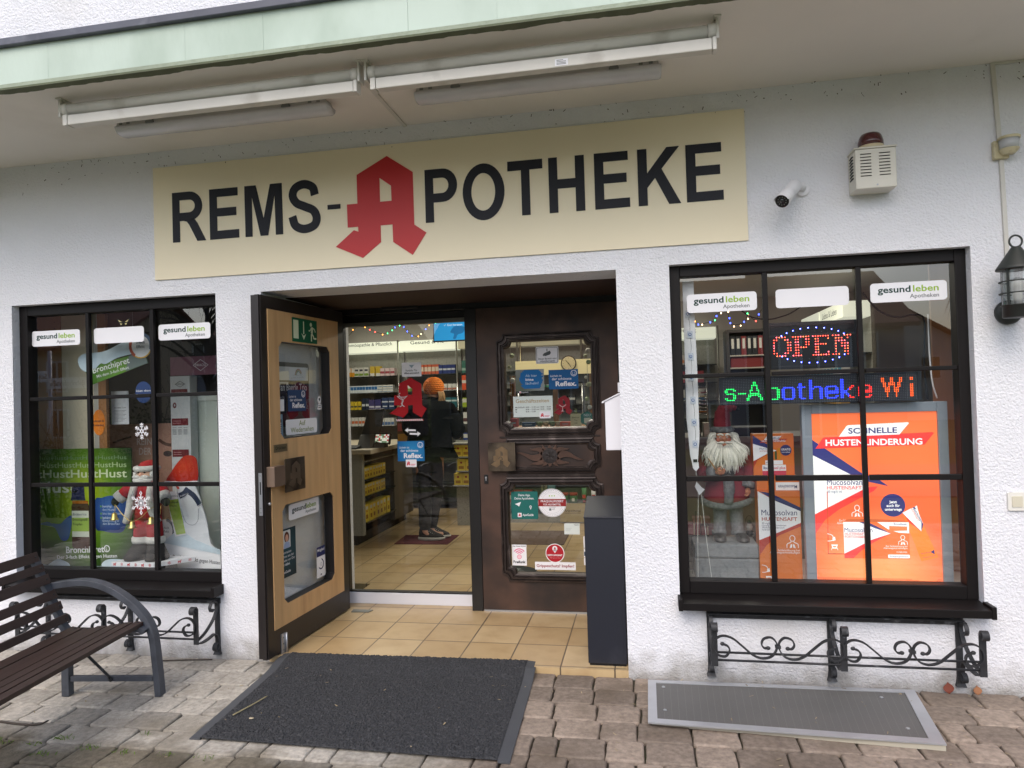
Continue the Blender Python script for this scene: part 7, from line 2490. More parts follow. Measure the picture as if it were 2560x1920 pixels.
pkk = paint(222, 110, 150)
mb.text('Hier freies WLAN', 0.294, 0.427, 0.011, hb, 'c', 0.02, fit=0.088, w=0.0014)
for r in (0.044, 0.031, 0.019):
 arc = lambda rr_: [(0.294 + rr_ * math.cos(rad(35 + 110 * i / 10)), 0.372 + rr_ * math.sin(rad(35 + 110 * i / 10))) for i in range(11)]
 mb.strip2(arc(r), arc(r - 0.0065), pkk, 0.0008, 0.0013)
mb.disc(0.294, 0.360, 0.0155, pkk, w0=0.0008, w1=0.0013, rin=0.0125)
mb.disc(0.294, 0.360, 0.0125, paint(238, 196, 206), w0=0.0008, w1=0.0012)
mb.text('Freifunk', 0.294, 0.318, 0.024, paint(28, 28, 30), 'c', 0.03, fit=0.082, w=0.0014)
one(mb, 'wifi_sticker', 'white sticker with pink radio waves reading Freifunk on the copper door', 'sticker')
mb = MB(wallframe(UY))
mb.disc(0.534, 0.387, 0.063, WHITEP, w1=0.0007, n=32)
mb.disc(0.534, 0.387, 0.058, paint(176, 34, 46), w0=0.0007, w1=0.0011, n=32)
mb.disc(0.534, 0.418, 0.017, WHITEP, w0=0.0011, w1=0.0015, n=16)
mb.poly([(0.520, 0.408), (0.534, 0.388), (0.548, 0.408)], WHITEP, 0.0011, 0.0015)
emblem(mb, 0.534, 0.410, 0.017, paint(176, 34, 46), 0.0015, 0.0019)
mb.text('IMPFOPOINT', 0.534, 0.368, 0.0165, WHITEP, 'c', 0.02, fit=0.10, w=0.0018)
mb.text('Wir beraten Sie!', 0.534, 0.353, 0.010, paint(226, 160, 160), 'c', fit=0.07, w=0.0018)
one(mb, 'vaccination_sticker', 'round red sticker reading IMPFOPOINT on the lower pane of the copper door', 'sticker')
mb = MB(wallframe(UY - 0.001))
mb.rect(0.398, 0.669, 0.277, 0.329, WHITEP, 0, 0.0008)
mb.text('Grippeschutz? Impfen!', 0.534, 0.295, 0.026, paint(146, 24, 40), 'c', 0.018, fit=0.25, w=0.0014)
one(mb, 'vaccination_banner', 'white banner sticker reading Grippeschutz? Impfen! below the round red sticker', 'sticker')
mb = MB(wallframe(UY))
for z0, z1 in ((0.425, 0.50), (0.365, 0.42), (0.312, 0.36)):
 mb.rect(0.725, 0.79, z0, z1, WHITEP, 0, 0.0008)
mb.rect(0.727, 0.79, 0.372, 0.40, paint(40, 60, 80), 0.0008, 0.0012)
one(mb, 'payment_card_sticker', 'stack of white card stickers half hidden by the dark locker', 'sticker')
# stickers on the open door (local leaf frame)
DMP = DM @ Matrix.Translation((0, 0, 0.0065))
DMG = DM @ Matrix.Translation((0, 0, -0.0345))
def door_one(mb, name, label, cat):
 return one(mb, name, label, cat)
mb = MB(DMP)
grn = paint(18, 92, 62)
pal = paint(214, 222, 190)
mb.rect(0.304, 0.592, 1.805, 1.952, grn, 0, 0.0012)
mb.rect(0.318, 0.374, 1.825, 1.938, pal, 0.0012, 0.0016)
mb.rect(0.428, 0.438, 1.858, 1.936, pal, 0.0012, 0.0016)
mb.poly([(0.406, 1.862), (0.433, 1.822), (0.460, 1.862), (0.438, 1.848), (0.428, 1.848)], pal, 0.0012, 0.0016)
mb.disc(0.519, 1.923, 0.013, pal, w0=0.0012, w1=0.0016, n=14)
for P_, wd in (([(0.528, 1.908), (0.532, 1.885), (0.526, 1.868)], 0.022), ([(0.526, 1.868), (0.545, 1.852), (0.552, 1.838), (0.582, 1.838)], 0.011), ([(0.524, 1.866), (0.522, 1.845), (0.522, 1.818)], 0.012),
               ([(0.522, 1.903), (0.508, 1.885), (0.492, 1.884)], 0.008), ([(0.536, 1.904), (0.560, 1.896), (0.570, 1.878)], 0.008)):
 mb.stroke(P_, wd, pal, 0.0012, 0.0016, 3)
door_one(mb, 'exit_sign', 'green emergency exit sign with arrow and running figure on the open wooden door', 'sign')
mb = MB(DMG)
mb.rrect(0.277, 0.634, 1.241, 1.334, 0.012, WHITEP, 0, 0.001)
ol = paint(122, 132, 40)
mb.text('Auf', 0.458, 1.294, 0.044, ol, 'c', 0.004, fit=0.072, w=0.0016)
mb.text('Wiedersehen', 0.458, 1.254, 0.044, ol, 'c', 0.004, fit=0.262, w=0.0016)
door_one(mb, 'farewell_sticker', 'white sticker reading Auf Wiedersehen on the upper pane of the open door', 'sticker')
mb = MB(DM @ Matrix.Translation((0, 0, -0.052)))
mb.rrect(0.178, 0.578, 1.290, 1.682, 0.025, paint(88, 92, 92), 0, 0.002)
mb.rect(0.206, 0.566, 1.572, 1.655, paint(206, 210, 214), 0.002, 0.0025)
mb.rect(0.206, 0.566, 1.300, 1.572, paint(26, 28, 56), 0.002, 0.0025)
mb.rect(0.21, 0.566, 1.300, 1.375, paint(62, 24, 44), 0.0025, 0.0028)
mb.text('Van Baerle Trio', 0.222, 1.510, 0.062, paint(206, 208, 216), bold=0.012, fit=0.325, w=0.0034)
mb.text('Haydn', 0.226, 1.462, 0.026, paint(170, 174, 190), w=0.0034)
mb.rect(0.222, 0.34, 1.552, 1.562, paint(180, 184, 196), 0.0025, 0.003)
for k, c in enumerate(((150, 90, 60), (170, 150, 80), (90, 130, 110))):
 arc = lambda rr_: [(0.455 + rr_ * math.cos(rad(20 + 160 * i / 10)), 1.605 + rr_ * math.sin(rad(20 + 160 * i / 10))) for i in range(11)]
 mb.strip2(arc(0.04 - k * 0.007), arc(0.035 - k * 0.007), paint(*c), 0.0025, 0.003)
door_one(mb, 'concert_poster', 'dark framed concert poster reading Van Baerle Trio behind the open door\'s upper pane', 'poster')
mb = MB(DMG)
reflex(mb, 0.306, 0.507, 1.383, 1.514, paint(30, 62, 104))
door_one(mb, 'smile_sticker', 'dull blue sticker reading der schönste Reflex over the concert poster', 'sticker')
mb = MB(DMG)
mb.rect(0.163, 0.263, 1.387, 1.458, WHITEP, 0, 0.0008)
for k in range(3):
 mb.rect(0.175, 0.215, 1.425 - k * 0.008, 1.427 - k * 0.008, paint(150, 150, 160), 0.0008, 0.0012)
door_one(mb, 'payment_card_sticker', 'white card sticker at the left edge of the open door\'s upper pane', 'sticker')
mb = MB(DMG)
mb.rect(0.163, 0.244, 1.243, 1.369, paint(120, 150, 172), 0, 0.0008)
mb.rect(0.175, 0.232, 1.255, 1.34, paint(40, 60, 84), 0.0008, 0.0012)
for i in range(4):
 for j in range(5):
  mb.rect(0.18 + i * 0.013, 0.189 + i * 0.013, 1.26 + j * 0.013, 1.268 + j * 0.013, paint(180, 200, 214), 0.0012, 0.0015)
door_one(mb, 'calendar_card', 'blue card with a grid at the lower left of the open door\'s upper pane', 'card')
mb = MB(DMG)
mb.poly(ell2(0.672, 1.448, 0.022, 0.026, 12), WHITEP, 0, 0.0008)
mb.disc(0.672, 1.452, 0.010, paint(60, 70, 70), w0=0.0008, w1=0.0012, n=9)
mb.rrect(0.650, 0.696, 1.385, 1.42, 0.004, WHITEP, 0, 0.0008)
mb.rect(0.656, 0.690, 1.395, 1.401, paint(80, 84, 84), 0.0008, 0.0012)
mb.rect(0.656, 0.690, 1.407, 1.412, paint(80, 84, 84), 0.0008, 0.0012)
door_one(mb, 'award_sticker', 'small white crest sticker at the right of the open door\'s upper pane', 'sticker')
mb = MB(DMP)
mb.rect(0.0835, 0.221, 1.154, 1.198, mat('brass_label', rgb(126, 112, 84), 0.4, 0.5, var=0.1), 0, 0.002)
mb.text('Drücken', 0.152, 1.169, 0.026, paint(38, 34, 28), 'c', 0.012, fit=0.102, w=0.0026)
door_one(mb, 'push_label', 'small brass label reading Drücken on the open wooden door', 'label')
mb = MB(DMG)
mb.rrect(0.286, 0.630, 0.730, 0.825, 0.016, WHITEP, 0, 0.001)
mb.text('gesund', 0.318, 0.774, 0.044, paint(36, 52, 54), bold=0.022, fit=0.158, w=0.0016)
mb.text('leben', 0.596, 0.774, 0.044, paint(124, 150, 40), 'r', bold=0.018, fit=0.118, w=0.0016)
mb.text('Apotheken', 0.596, 0.746, 0.027, GGREY, 'r', 0.006, fit=0.128, w=0.0016)
door_one(mb, 'window_sticker', 'white sticker lettered gesundleben on the lower pane of the open door', 'sticker')
mb = MB(DMG)
tg = radial('teal_leaflet_print', rgb(26, 72, 84), rgb(18, 40, 50), tuple(DM @ Vector((0.25, 0.56, 0))), 0.02, 0.2)
mb.rect(0.157, 0.352, 0.404, 0.690, tg, 0, 0.0008)
mb.rrect(0.215, 0.295, 0.575, 0.680, 0.006, paint(206, 208, 206), 0.0008, 0.0012)
mb.disc(0.255, 0.640, 0.026, paint(92, 48, 34), 0.032, 0.0012, 0.0015, 16)
mb.disc(0.256, 0.634, 0.0155, paint(206, 158, 134), 0.022, 0.0015, 0.0018, 16)
mb.poly([(0.222, 0.576), (0.288, 0.576), (0.284, 0.604), (0.262, 0.614), (0.248, 0.614), (0.228, 0.602)], paint(156, 172, 206), 0.0012, 0.0016)
for k, s in enumerate(('Die vertrauten', 'Gesichter aus der', 'Apotheke vor Ort', 'immer dabei.')):
 mb.text(s, 0.170, 0.545 - k * 0.0235, 0.022, WHITEP, bold=0.016 if k == 3 else 0.0, w=0.0014)
mb.rrect(0.163, 0.189, 0.420, 0.450, 0.003, WHITEP, 0.0008, 0.0012)
emblem(mb, 0.176, 0.426, 0.018, paint(196, 30, 50), 0.0012, 0.0016)
mb.text('ApoGuide', 0.197, 0.430, 0.022, WHITEP, bold=0.014, w=0.0014)
door_one(mb, 'portrait_leaflet', 'dark teal leaflet with a small portrait on the lower pane of the open door', 'leaflet')
mb = MB(DMG)
mb.rect(0.590, 0.694, 0.306, 0.502, WHITEP, 0, 0.0008)
mb.rect(0.590, 0.694, 0.44, 0.502, paint(34, 42, 92), 0.0008, 0.0012)
mb.text('Mitglied', 0.642, 0.472, 0.026, WHITEP, 'c', 0.008, fit=0.086, w=0.0016)
mb.disc(0.642, 0.388, 0.034, paint(34, 42, 92), w0=0.0008, w1=0.0012, rin=0.026)
mb.disc(0.630, 0.396, 0.028, WHITEP, w0=0.0008, w1=0.0015, rin=0.0)
mb.disc(0.642, 0.388, 0.012, paint(200, 204, 214), w0=0.0015, w1=0.0018, rin=0.007)
mb.rect(0.634, 0.648, 0.318, 0.326, paint(34, 42, 92), 0.0008, 0.0012)
door_one(mb, 'member_sticker', 'white and navy sticker reading Mitglied on the lower pane of the open door', 'sticker')
# ================================================================== SHOP INTERIOR
shelfgrey = mat('speckled_grey_laminate', rgb(150, 150, 142), 0.55, var=0.12, vs=70, dirt=rgb(108, 108, 102), dscale=110, dlo=0.56, dhi=0.7)
chrome = mat('chrome_tube', rgb(196, 196, 192), 0.2, 0.9)
glassy = mat('dark_glass_shelf', rgb(54, 58, 56), 0.25)
sgw = mat('lit_header', rgb(232, 234, 214), 0.5, emit=0.5)
sgd = mat('faint_glow_header', rgb(222, 216, 184), 0.5, emit=0.08)  # plain cream headers get a faint glow though they are no lamps
def bay(x0, x1, title, litup, label):
 t = thing('shelf_unit', label, 'shelf', ((x0 + x1) / 2, 5.12, 0.0), 'wall shelf units at the back of the shop')
 mb = MB()
 mb.box(x0, x1, 5.26, 5.29, 0.002, 2.12, shelfgrey)
 mb.obj('back_panel', t)
 mb = MB()
 mb.box(x0 + 0.004, x1 - 0.004, 5.0, 5.258, 2.052, 2.188, sgw if litup else sgd)
 h = mb.obj('header', t, bevel=0.004)
 if title:
  mb = MB(wallframe(4.9995))
  mb.text(title, (x0 + x1) / 2, 2.138, 0.062, paint(46, 48, 46), 'c', 0.004, w=0.001, fit=min(0.72, 0.042 * len(title)) * 0.9)
  mb.obj('lettering', h)
 for z in (1.742, 1.525, 1.303, 1.087, 0.85, 0.60, 0.33, 0.10):
  mb = MB()
  mb.box(x0 + 0.006, x1 - 0.006, 5.0, 5.258, z - 0.009, z, glassy)
  mb.obj('shelf_board', t)
 mb = MB()
 mb.tube([(x1 + 0.014, 4.99, 0.002), (x1 + 0.014, 4.99, 2.20)], 0.011, chrome, 10)
 mb.obj('upright', t)
 return t
bay(-2.79, -2.006, 'Homöopathie & Pflanzlich', True, 'back wall shelf unit under the lit header Homöopathie & Pflanzlich')
bay(-1.976, -1.216, 'Gesund & Fit', True, 'back wall shelf unit under the lit header Gesund & Fit')
bay(-1.188, -0.424, None, False, 'back wall shelf unit right of the Gesund & Fit unit, below the blue screen')
bay(-0.396, 0.38, None, False, 'back wall shelf unit with plain cream header behind the left half of the copper door')
bay(0.408, 1.18, None, False, 'back wall shelf unit with plain cream header behind the right half of the copper door')
bay(1.208, 2.02, 'Erkältung', True, 'back wall shelf unit with lit header behind the left of the right window')
def sidebay(y0, y1, title, label):
 t = thing('shelf_unit', label, 'shelf', (3.1, (y0 + y1) / 2, 0), 'side wall shelf units of the shop')
 M = frame((2.98, y1, 0), (0, -1, 0), (0, 0, 1))
 mb = MB()
 mb.box(3.22, 3.25, y0, y1, 0.002, 2.14, shelfgrey)
 mb.obj('back_panel', t)
 mb = MB()
 mb.box(2.98, 3.22, y0 + 0.004, y1 - 0.004, 2.07, 2.22, sgw)
 h = mb.obj('header', t, bevel=0.004)
 mb = MB(M)
 mb.text(title, 0.1, 2.12, 0.09, paint(80, 82, 78), w=0.001)
 mb.obj('lettering', h)
 for z in (1.74, 1.50, 1.26, 1.0, 0.7, 0.4):
  mb = MB()
  mb.box(2.99, 3.22, y0 + 0.006, y1 - 0.006, z - 0.009, z, glassy)
  mb.obj('shelf_board', t)
 return t
sidebay(4.15, 4.98, 'Kinder', 'side wall shelf unit with lit header, nearer the back wall')
sidebay(3.25, 4.1, 'Liebes & Leben', 'side wall shelf unit with lit header, nearer the right window')
# goods: one carton per kind, copied along its row
def carton(w, d, h, base, band=None, cap=None, txt=None):
 mb = MB()
 mb.box(-w / 2, w / 2, 0, d, 0, h, paint(*base))
 mb.M = wallframe(-0.0003)
 if band:
  mb.rect(-w / 2 + 0.001, w / 2 - 0.001, band[0] * h, band[1] * h, paint(*band[2]), 0, 0.0004)
 if cap:
  mb.rect(-w / 2 + 0.1 * w, w / 2 - 0.15 * w, cap[0] * h, cap[1] * h, paint(*cap[2]), 0, 0.0008)
 return mb
NR = [0]
def row(y, z, x0, n, step, w, d, h, base, band, cap, label, group, name='medicine_carton', rng=random.Random(2)):
 mb = carton(w, d, h, base, band, cap)
 o = tag(mb.obj(name, None, 0, org=(0, 0, 0)), label, 'carton', group)
 o.location = (x0, y, z)
 for k in range(1, n):
  c = o.copy()
  COL.objects.link(c)
  c.location = (x0 + k * step, y + rng.uniform(0, 0.012), z)
  c.rotation_euler = (0, 0, rng.uniform(-0.06, 0.06))
 return o
WH = (206, 206, 200)
# Homöopathie unit
row(5.02, 1.742, -2.69, 2, 0.052, 0.046, 0.08, 0.115, (216, 150, 40), (0.5, 1, WH), None, 'orange and white carton on the top shelf of the Homöopathie unit', 'orange cartons, Homöopathie top shelf')
row(5.02, 1.742, -2.585, 3, 0.066, 0.06, 0.08, 0.12, WH, (0.1, 0.35, (120, 150, 60)), (0.6, 0.8, (70, 70, 80)), 'white carton with green band on the top shelf of the Homöopathie unit', 'green-banded cartons, Homöopathie top shelf')
row(5.02, 1.742, -2.365, 2, 0.075, 0.06, 0.08, 0.13, (196, 168, 60), (0.0, 0.3, WH), None, 'mustard yellow carton on the top shelf of the Homöopathie unit', 'mustard cartons, Homöopathie top shelf')
row(5.02, 1.742, -2.225, 3, 0.068, 0.06, 0.08, 0.10, (206, 186, 186), (0.3, 0.6, (150, 70, 80)), None, 'pink-banded carton on the top shelf of the Homöopathie unit', 'pink-banded cartons, Homöopathie top shelf')
row(5.02, 1.525, -2.70, 10, 0.042, 0.04, 0.08, 0.095, (206, 214, 220), (0.42, 0.86, (50, 104, 160)), None, 'white and blue carton on the second shelf of the Homöopathie unit', 'blue cartons, Homöopathie second shelf')
for k in range(3):
 row(5.02, 1.525 + 0.033 * k, -2.265, 3, 0.072, 0.068, 0.08, 0.031, WH, (0.2, 0.5, (90, 120, 150)), None, ('flat white carton at the bottom of a pile on the second Homöopathie shelf', 'flat white carton in the middle of a pile on the second Homöopathie shelf', 'flat white carton topping a pile on the second Homöopathie shelf')[k], 'flat cartons, level %s' % ('one', 'two', 'three')[k])
row(5.02, 1.303, -2.66, 3, 0.05, 0.042, 0.08, 0.11, (206, 180, 50), (0.3, 0.5, (80, 80, 60)), None, 'yellow carton on the third shelf of the Homöopathie unit', 'yellow cartons, Homöopathie third shelf')
row(5.02, 1.303, -2.50, 2, 0.05, 0.045, 0.08, 0.15, (34, 44, 62), (0.3, 0.5, (190, 196, 200)), None, 'dark navy carton on the third shelf of the Homöopathie unit', 'navy cartons, Homöopathie third shelf')
row(5.02, 1.303, -2.385, 2, 0.085, 0.075, 0.08, 0.13, (56, 54, 104), (0.2, 0.35, (190, 190, 206)), None, 'violet carton on the third shelf of the Homöopathie unit', 'violet cartons, Homöopathie third shelf')
row(5.02, 1.303, -2.20, 2, 0.09, 0.082, 0.08, 0.15, (40, 56, 90), (0.6, 0.7, (190, 196, 210)), (0.2, 0.3, (190, 196, 210)), 'dark blue broad carton on the third shelf of the Homöopathie unit', 'dark blue cartons, Homöopathie third shelf')
row(5.02, 1.087, -2.70, 5, 0.047, 0.04, 0.08, 0.115, WH, (0.3, 0.6, (196, 110, 70)), None, 'white carton with orange label on the fourth shelf of the Homöopathie unit', 'orange-labelled cartons, fourth shelf')
row(5.02, 1.087, -2.24, 4, 0.045, 0.04, 0.08, 0.10, WH, (0.1, 0.5, (84, 110, 150)), None, 'white and slate blue carton on the fourth shelf of the Homöopathie unit', 'slate blue cartons, fourth shelf')
# Gesund & Fit unit
row(5.02, 1.742, -1.68, 5, 0.05, 0.044, 0.08, 0.125, (190, 90, 60), (0.3, 0.75, (206, 190, 170)), None, 'rust red and cream carton on the top shelf of the Gesund & Fit unit', 'rust cartons, Gesund & Fit top shelf')
row(5.02, 1.742, -1.43, 4, 0.056, 0.052, 0.08, 0.115, (40, 56, 116), (0.4, 0.6, (190, 196, 210)), None, 'navy and white carton on the top shelf of the Gesund & Fit unit', 'navy cartons, Gesund & Fit top shelf')
row(5.02, 1.525, -1.93, 4, 0.06, 0.05, 0.08, 0.10, (110, 140, 70), (0.4, 0.8, WH), None, 'green and white carton on the second shelf of the Gesund & Fit unit', 'green cartons, Gesund & Fit second shelf')
row(5.02, 1.525, -1.38, 3, 0.062, 0.055, 0.08, 0.085, WH, (0.1, 0.4, (176, 110, 90)), None, 'white carton with salmon band on the second shelf of the Gesund & Fit unit', 'salmon-banded cartons, Gesund & Fit second shelf')
row(5.02, 1.303, -1.42, 3, 0.082, 0.075, 0.08, 0.13, (36, 96, 104), (0.6, 0.75, (190, 206, 206)), None, 'petrol carton on the third shelf of the Gesund & Fit unit', 'petrol cartons, Gesund & Fit third shelf')
row(5.02, 1.087, -1.36, 3, 0.06, 0.052, 0.08, 0.09, (190, 200, 150), (0.2, 0.5, (90, 140, 60)), None, 'pale green carton on the fourth shelf of the Gesund & Fit unit', 'pale green cartons, Gesund & Fit fourth shelf')
# unit below the screen
row(5.02, 1.742, -1.10, 3, 0.10, 0.094, 0.08, 0.16, (60, 112, 100), (0.2, 0.4, (150, 180, 170)), None, 'sea green carton on the top shelf below the blue screen', 'sea green cartons, top shelf')
row(5.02, 1.525, -1.115, 4, 0.075, 0.07, 0.08, 0.19, (212, 84, 46), (0.45, 0.65, (216, 206, 196)), None, 'orange-red tall carton on the second shelf below the blue screen', 'orange-red cartons, second shelf')
row(5.02, 1.303, -1.12, 5, 0.07, 0.062, 0.08, 0.12, (150, 170, 50), (0.5, 0.9, (206, 206, 190)), None, 'lime carton on the third shelf below the blue screen', 'lime cartons, third shelf')
row(5.02, 1.087, -1.12, 5, 0.06, 0.05, 0.08, 0.15, WH, (0.2, 0.5, (90, 60, 60)), None, 'white carton with brown band on the fourth shelf below the blue screen', 'brown-banded cartons, fourth shelf')
row(5.02, 0.85, -1.12, 5, 0.07, 0.06, 0.08, 0.12, (46, 66, 130), (0.5, 0.9, WH), None, 'blue and white carton on the fifth shelf below the blue screen', 'blue cartons, fifth shelf')
# cream-header units seen through the copper door and the right window
row(5.02, 1.525, -0.34, 6, 0.11, 0.095, 0.08, 0.13, (70, 150, 110), (0.2, 0.4, WH), None, 'mint carton on the second shelf behind the copper door', 'mint cartons behind the copper door')
row(5.02, 1.303, -0.34, 7, 0.10, 0.08, 0.08, 0.11, (60, 62, 66), (0.5, 0.75, WH), None, 'black and white carton on the third shelf behind the copper door', 'black cartons behind the copper door')
row(5.02, 1.742, 1.26, 5, 0.11, 0.10, 0.08, 0.12, (206, 196, 190), (0.2, 0.5, (206, 130, 80)), None, 'pale orange carton on the top shelf behind the right window', 'pale orange cartons, right window')
row(5.02, 1.525, 1.26, 6, 0.11, 0.10, 0.08, 0.14, (150, 60, 70), (0.3, 0.6, WH), None, 'wine red carton on the second shelf behind the right window', 'wine red cartons, right window')
row(5.02, 1.303, 1.26, 6, 0.11, 0.09, 0.08, 0.14, (190, 190, 186), (0.1, 0.3, (60, 90, 120)), None, 'pale grey carton on the third shelf behind the right window', 'pale grey cartons, right window')
def siderow(z, y0, n, step, w, h, base, band, label, group):
 mb = carton(w, 0.08, h, base, band)
 o = tag(mb.obj('medicine_carton', None, 0, org=(0, 0, 0)), label, 'carton', group)
 for k in range(n):
  c = o if k == 0 else o.copy()
  if k:
   COL.objects.link(c)
  c.location = (3.0, y0 - k * step, z)
  c.rotation_euler = (0, 0, -pi / 2)
siderow(1.74, 4.9, 10, 0.15, 0.11, 0.13, (150, 150, 190), (0.3, 0.6, WH), 'lilac carton on the top side wall shelf', 'lilac cartons, side wall')
siderow(1.50, 4.9, 11, 0.14, 0.11, 0.14, (206, 206, 206), (0.4, 0.8, (70, 130, 150)), 'white and turquoise carton on the second side wall shelf', 'turquoise cartons, side wall')
siderow(1.26, 4.9, 10, 0.15, 0.12, 0.15, (196, 150, 70), (0.3, 0.6, WH), 'ochre carton on the third side wall shelf', 'ochre cartons, side wall')
# desk area behind the right window: dark cupboard with folders
t = thing('folder_shelf', 'dark open shelf with ring binders behind the right window', 'shelf', (2.25, 4.1, 0.0))
dk = mat('dark_cabinet', rgb(46, 42, 40), 0.6)
mb = MB()
for x0, x1 in ((2.02, 2.05), (2.40, 2.43)):
 mb.box(x0, x1, 4.0, 4.3, 0.002, 2.06, dk)
mb.box(2.05, 2.40, 4.28, 4.3, 0.002, 2.06, dk)
mb.box(2.05, 2.40, 4.0, 4.279, 2.03, 2.06, dk)
mb.obj('case', t)
for z in (1.79, 1.66, 1.35, 0.95, 0.5):
 mb = MB()
 mb.box(2.051, 2.399, 4.0, 4.278, z - 0.012, z, paint(176, 170, 160))
 mb.obj('shelf_board', t)
for k in range(6):
 mb = MB()
 c = ((30, 30, 32), (30, 30, 32), (120, 36, 36), (30, 30, 32), (34, 34, 36), (120, 36, 36))[k]
 x0 = 2.06 + k * 0.056
 mb.box(x0, x0 + 0.05, 4.02, 4.25, 1.7905, 1.99, paint(*c))
 mb.M = wallframe(4.0195)
 mb.rect(x0 + 0.012, x0 + 0.038, 1.86, 1.965, paint(206, 204, 196), 0, 0.001)
 one(mb, 'ring_binder', ('black ring binder, leftmost on the dark folder shelf', 'black ring binder beside the leftmost one on the folder shelf', 'dark red ring binder in the middle of the folder shelf', 'black ring binder right of the middle red binder', 'black ring binder left of the last red binder', 'dark red ring binder at the right end of the folder shelf')[k], 'binder')
mb = MB()
mb.box(2.06, 2.39, 4.03, 4.25, 1.6605, 1.77, paint(118, 38, 36))
one(mb, 'document_box', 'dark red document box under the ring binders on the folder shelf', 'box', bevel=0.003)
t = thing('shop_desk', 'pale worktop desk with drawers behind the bearded figure in the right window', 'desk', (1.9, 1.75, 0))
mb = MB()
mb.box(1.35, 2.5, 1.45, 2.05, 1.06, 1.10, paint(120, 116, 110))
mb.obj('worktop', t, bevel=0.004)
mb = MB()
mb.box(1.38, 2.47, 1.50, 2.03, 0.002, 1.0595, paint(126, 120, 110))
mb.obj('cabinet', t)
mb = MB()
mb.box(1.76, 2.02, 1.5, 1.75, 1.1005, 1.165, paint(34, 34, 36))
one(mb, 'desk_printer', 'low black printer on the worktop behind the right window', 'printer', bevel=0.01)
for k, (x0, x1, h, c) in enumerate(((1.50, 1.54, 0.12, (60, 62, 60)), (1.56, 1.60, 0.10, (190, 188, 176)), (1.66, 1.72, 0.14, (150, 150, 144)))):
 mb = MB()
 mb.box(x0, x1, 1.52, 1.62, 1.1005, 1.1005 + h, paint(*c))
 mb.M = wallframe(1.5195)
 mb.rect(x0 + 0.006, x1 - 0.006, 1.12, 1.15, paint(206, 206, 200), 0, 0.0008)
 one(mb, 'desk_carton', ('dark carton on the worktop left of the bearded figure\'s hat', 'pale carton on the worktop beside the dark one', 'grey carton on the worktop behind the bearded figure\'s hat')[k], 'carton')
t = thing('pamphlet_rack', 'wire rack of pamphlets on the worktop behind the LED module strip', 'rack', (1.56, 1.6, 1.10))
mb = MB()
for z in [1.27 + 0.025 * k for k in range(9)]:
 mb.tube([(1.525, 1.56, z), (1.58, 1.53, z - 0.012), (1.60, 1.62, z)], 0.002, chrome, 5)
for x in (1.527, 1.60):
 mb.tube([(x, 1.61, 1.1015), (x, 1.61, 1.50)], 0.003, chrome, 5)
mb.obj('wire_frame', t)
mb = MB()
for k in range(7):
 mb.box(1.53, 1.59, 1.57, 1.60, 1.275 + 0.028 * k, 1.285 + 0.028 * k, paint(*((176, 120, 60), (150, 150, 140), (120, 60, 60), (90, 110, 140), (190, 180, 120), (150, 90, 90), (200, 200, 190))[k]))
mb.obj('pamphlets', t)
# counter with yellow packs
t = thing('sales_counter', 'grey speckled sales counter with shelves of yellow packs inside the shop', 'counter', (-2.1, 3.4, 0.0))
mb = MB()
mb.box(-2.6, -1.60, 2.80, 2.86, 0.10, 0.905, shelfgrey)
mb.box(-2.6, -1.60, 3.68, 4.30, 0.10, 0.905, mat('counter_side', rgb(96, 88, 76), 0.6, var=0.1))
mb.box(-2.6, -1.86, 2.86, 3.68, 0.10, 0.905, shelfgrey)
mb.box(-2.6, -1.68, 2.83, 4.25, 0.002, 0.10, dk)
mb.obj('body', t, bevel=0.002)
mb = MB()
mb.box(-2.65, -1.48, 2.74, 4.34, 0.9055, 0.95, mat('counter_top_beige', rgb(176, 166, 146), 0.4, var=0.08, vs=40))
mb.obj('top', t, bevel=0.004)
for z in (0.83, 0.645, 0.48, 0.22):
 mb = MB()
 mb.box(-1.859, -1.585, 2.862, 3.679, z - 0.012, z, glassy if z < 0.8 else shelfgrey)
 mb.obj('shelf_board', t)
def ypack(y, z, h, w, k):
 mb = MB()
 yl, yd = paint(222, 196, 70), paint(150, 110, 40)
 mb.box(-0.1, 0, -w / 2, w / 2, 0, h, yl)
 mb.M = frame((0.0003, -w / 2, 0), (0, 1, 0), (0, 0, 1))
 mb.rect(0.2 * w, 0.8 * w, 0.72 * h, 0.9 * h, paint(206, 206, 190), 0, 0.0005)
 mb.disc(0.5 * w, 0.62 * h, 0.1 * w, paint(176, 50, 40), w1=0.0006, n=10)
 mb.rect(0.25 * w, 0.75 * w, 0.18 * h, 0.42 * h, yd, 0, 0.0005)
 mb.M = wallframe(-w / 2 - 0.0003)
 mb.rect(-0.09, -0.01, 0.15 * h, 0.45 * h, yd, 0, 0.0005)
 return mb
for lab, z, n, h, w, y0, st in (('upper', 0.645, 8, 0.115, 0.066, 2.90, 0.07), ('middle', 0.48, 8, 0.115, 0.066, 2.90, 0.07), ('lowest', 0.22, 7, 0.17, 0.085, 2.91, 0.098)):
 o = tag(ypack(0, 0, h, w, 0).obj('yellow_pack', None, org=(0, 0, 0)), 'yellow pack on the %s shelf in the side of the sales counter' % lab, 'pack', 'yellow packs, %s counter shelf' % lab)
 for k in range(n):
  c = o if k == 0 else o.copy()
  if k:
   COL.objects.link(c)
  c.location = (-1.60 - RNG.uniform(0, 0.012), y0 + k * st, z)
  c.rotation_euler = (0, 0, RNG.uniform(-0.08, 0.08))
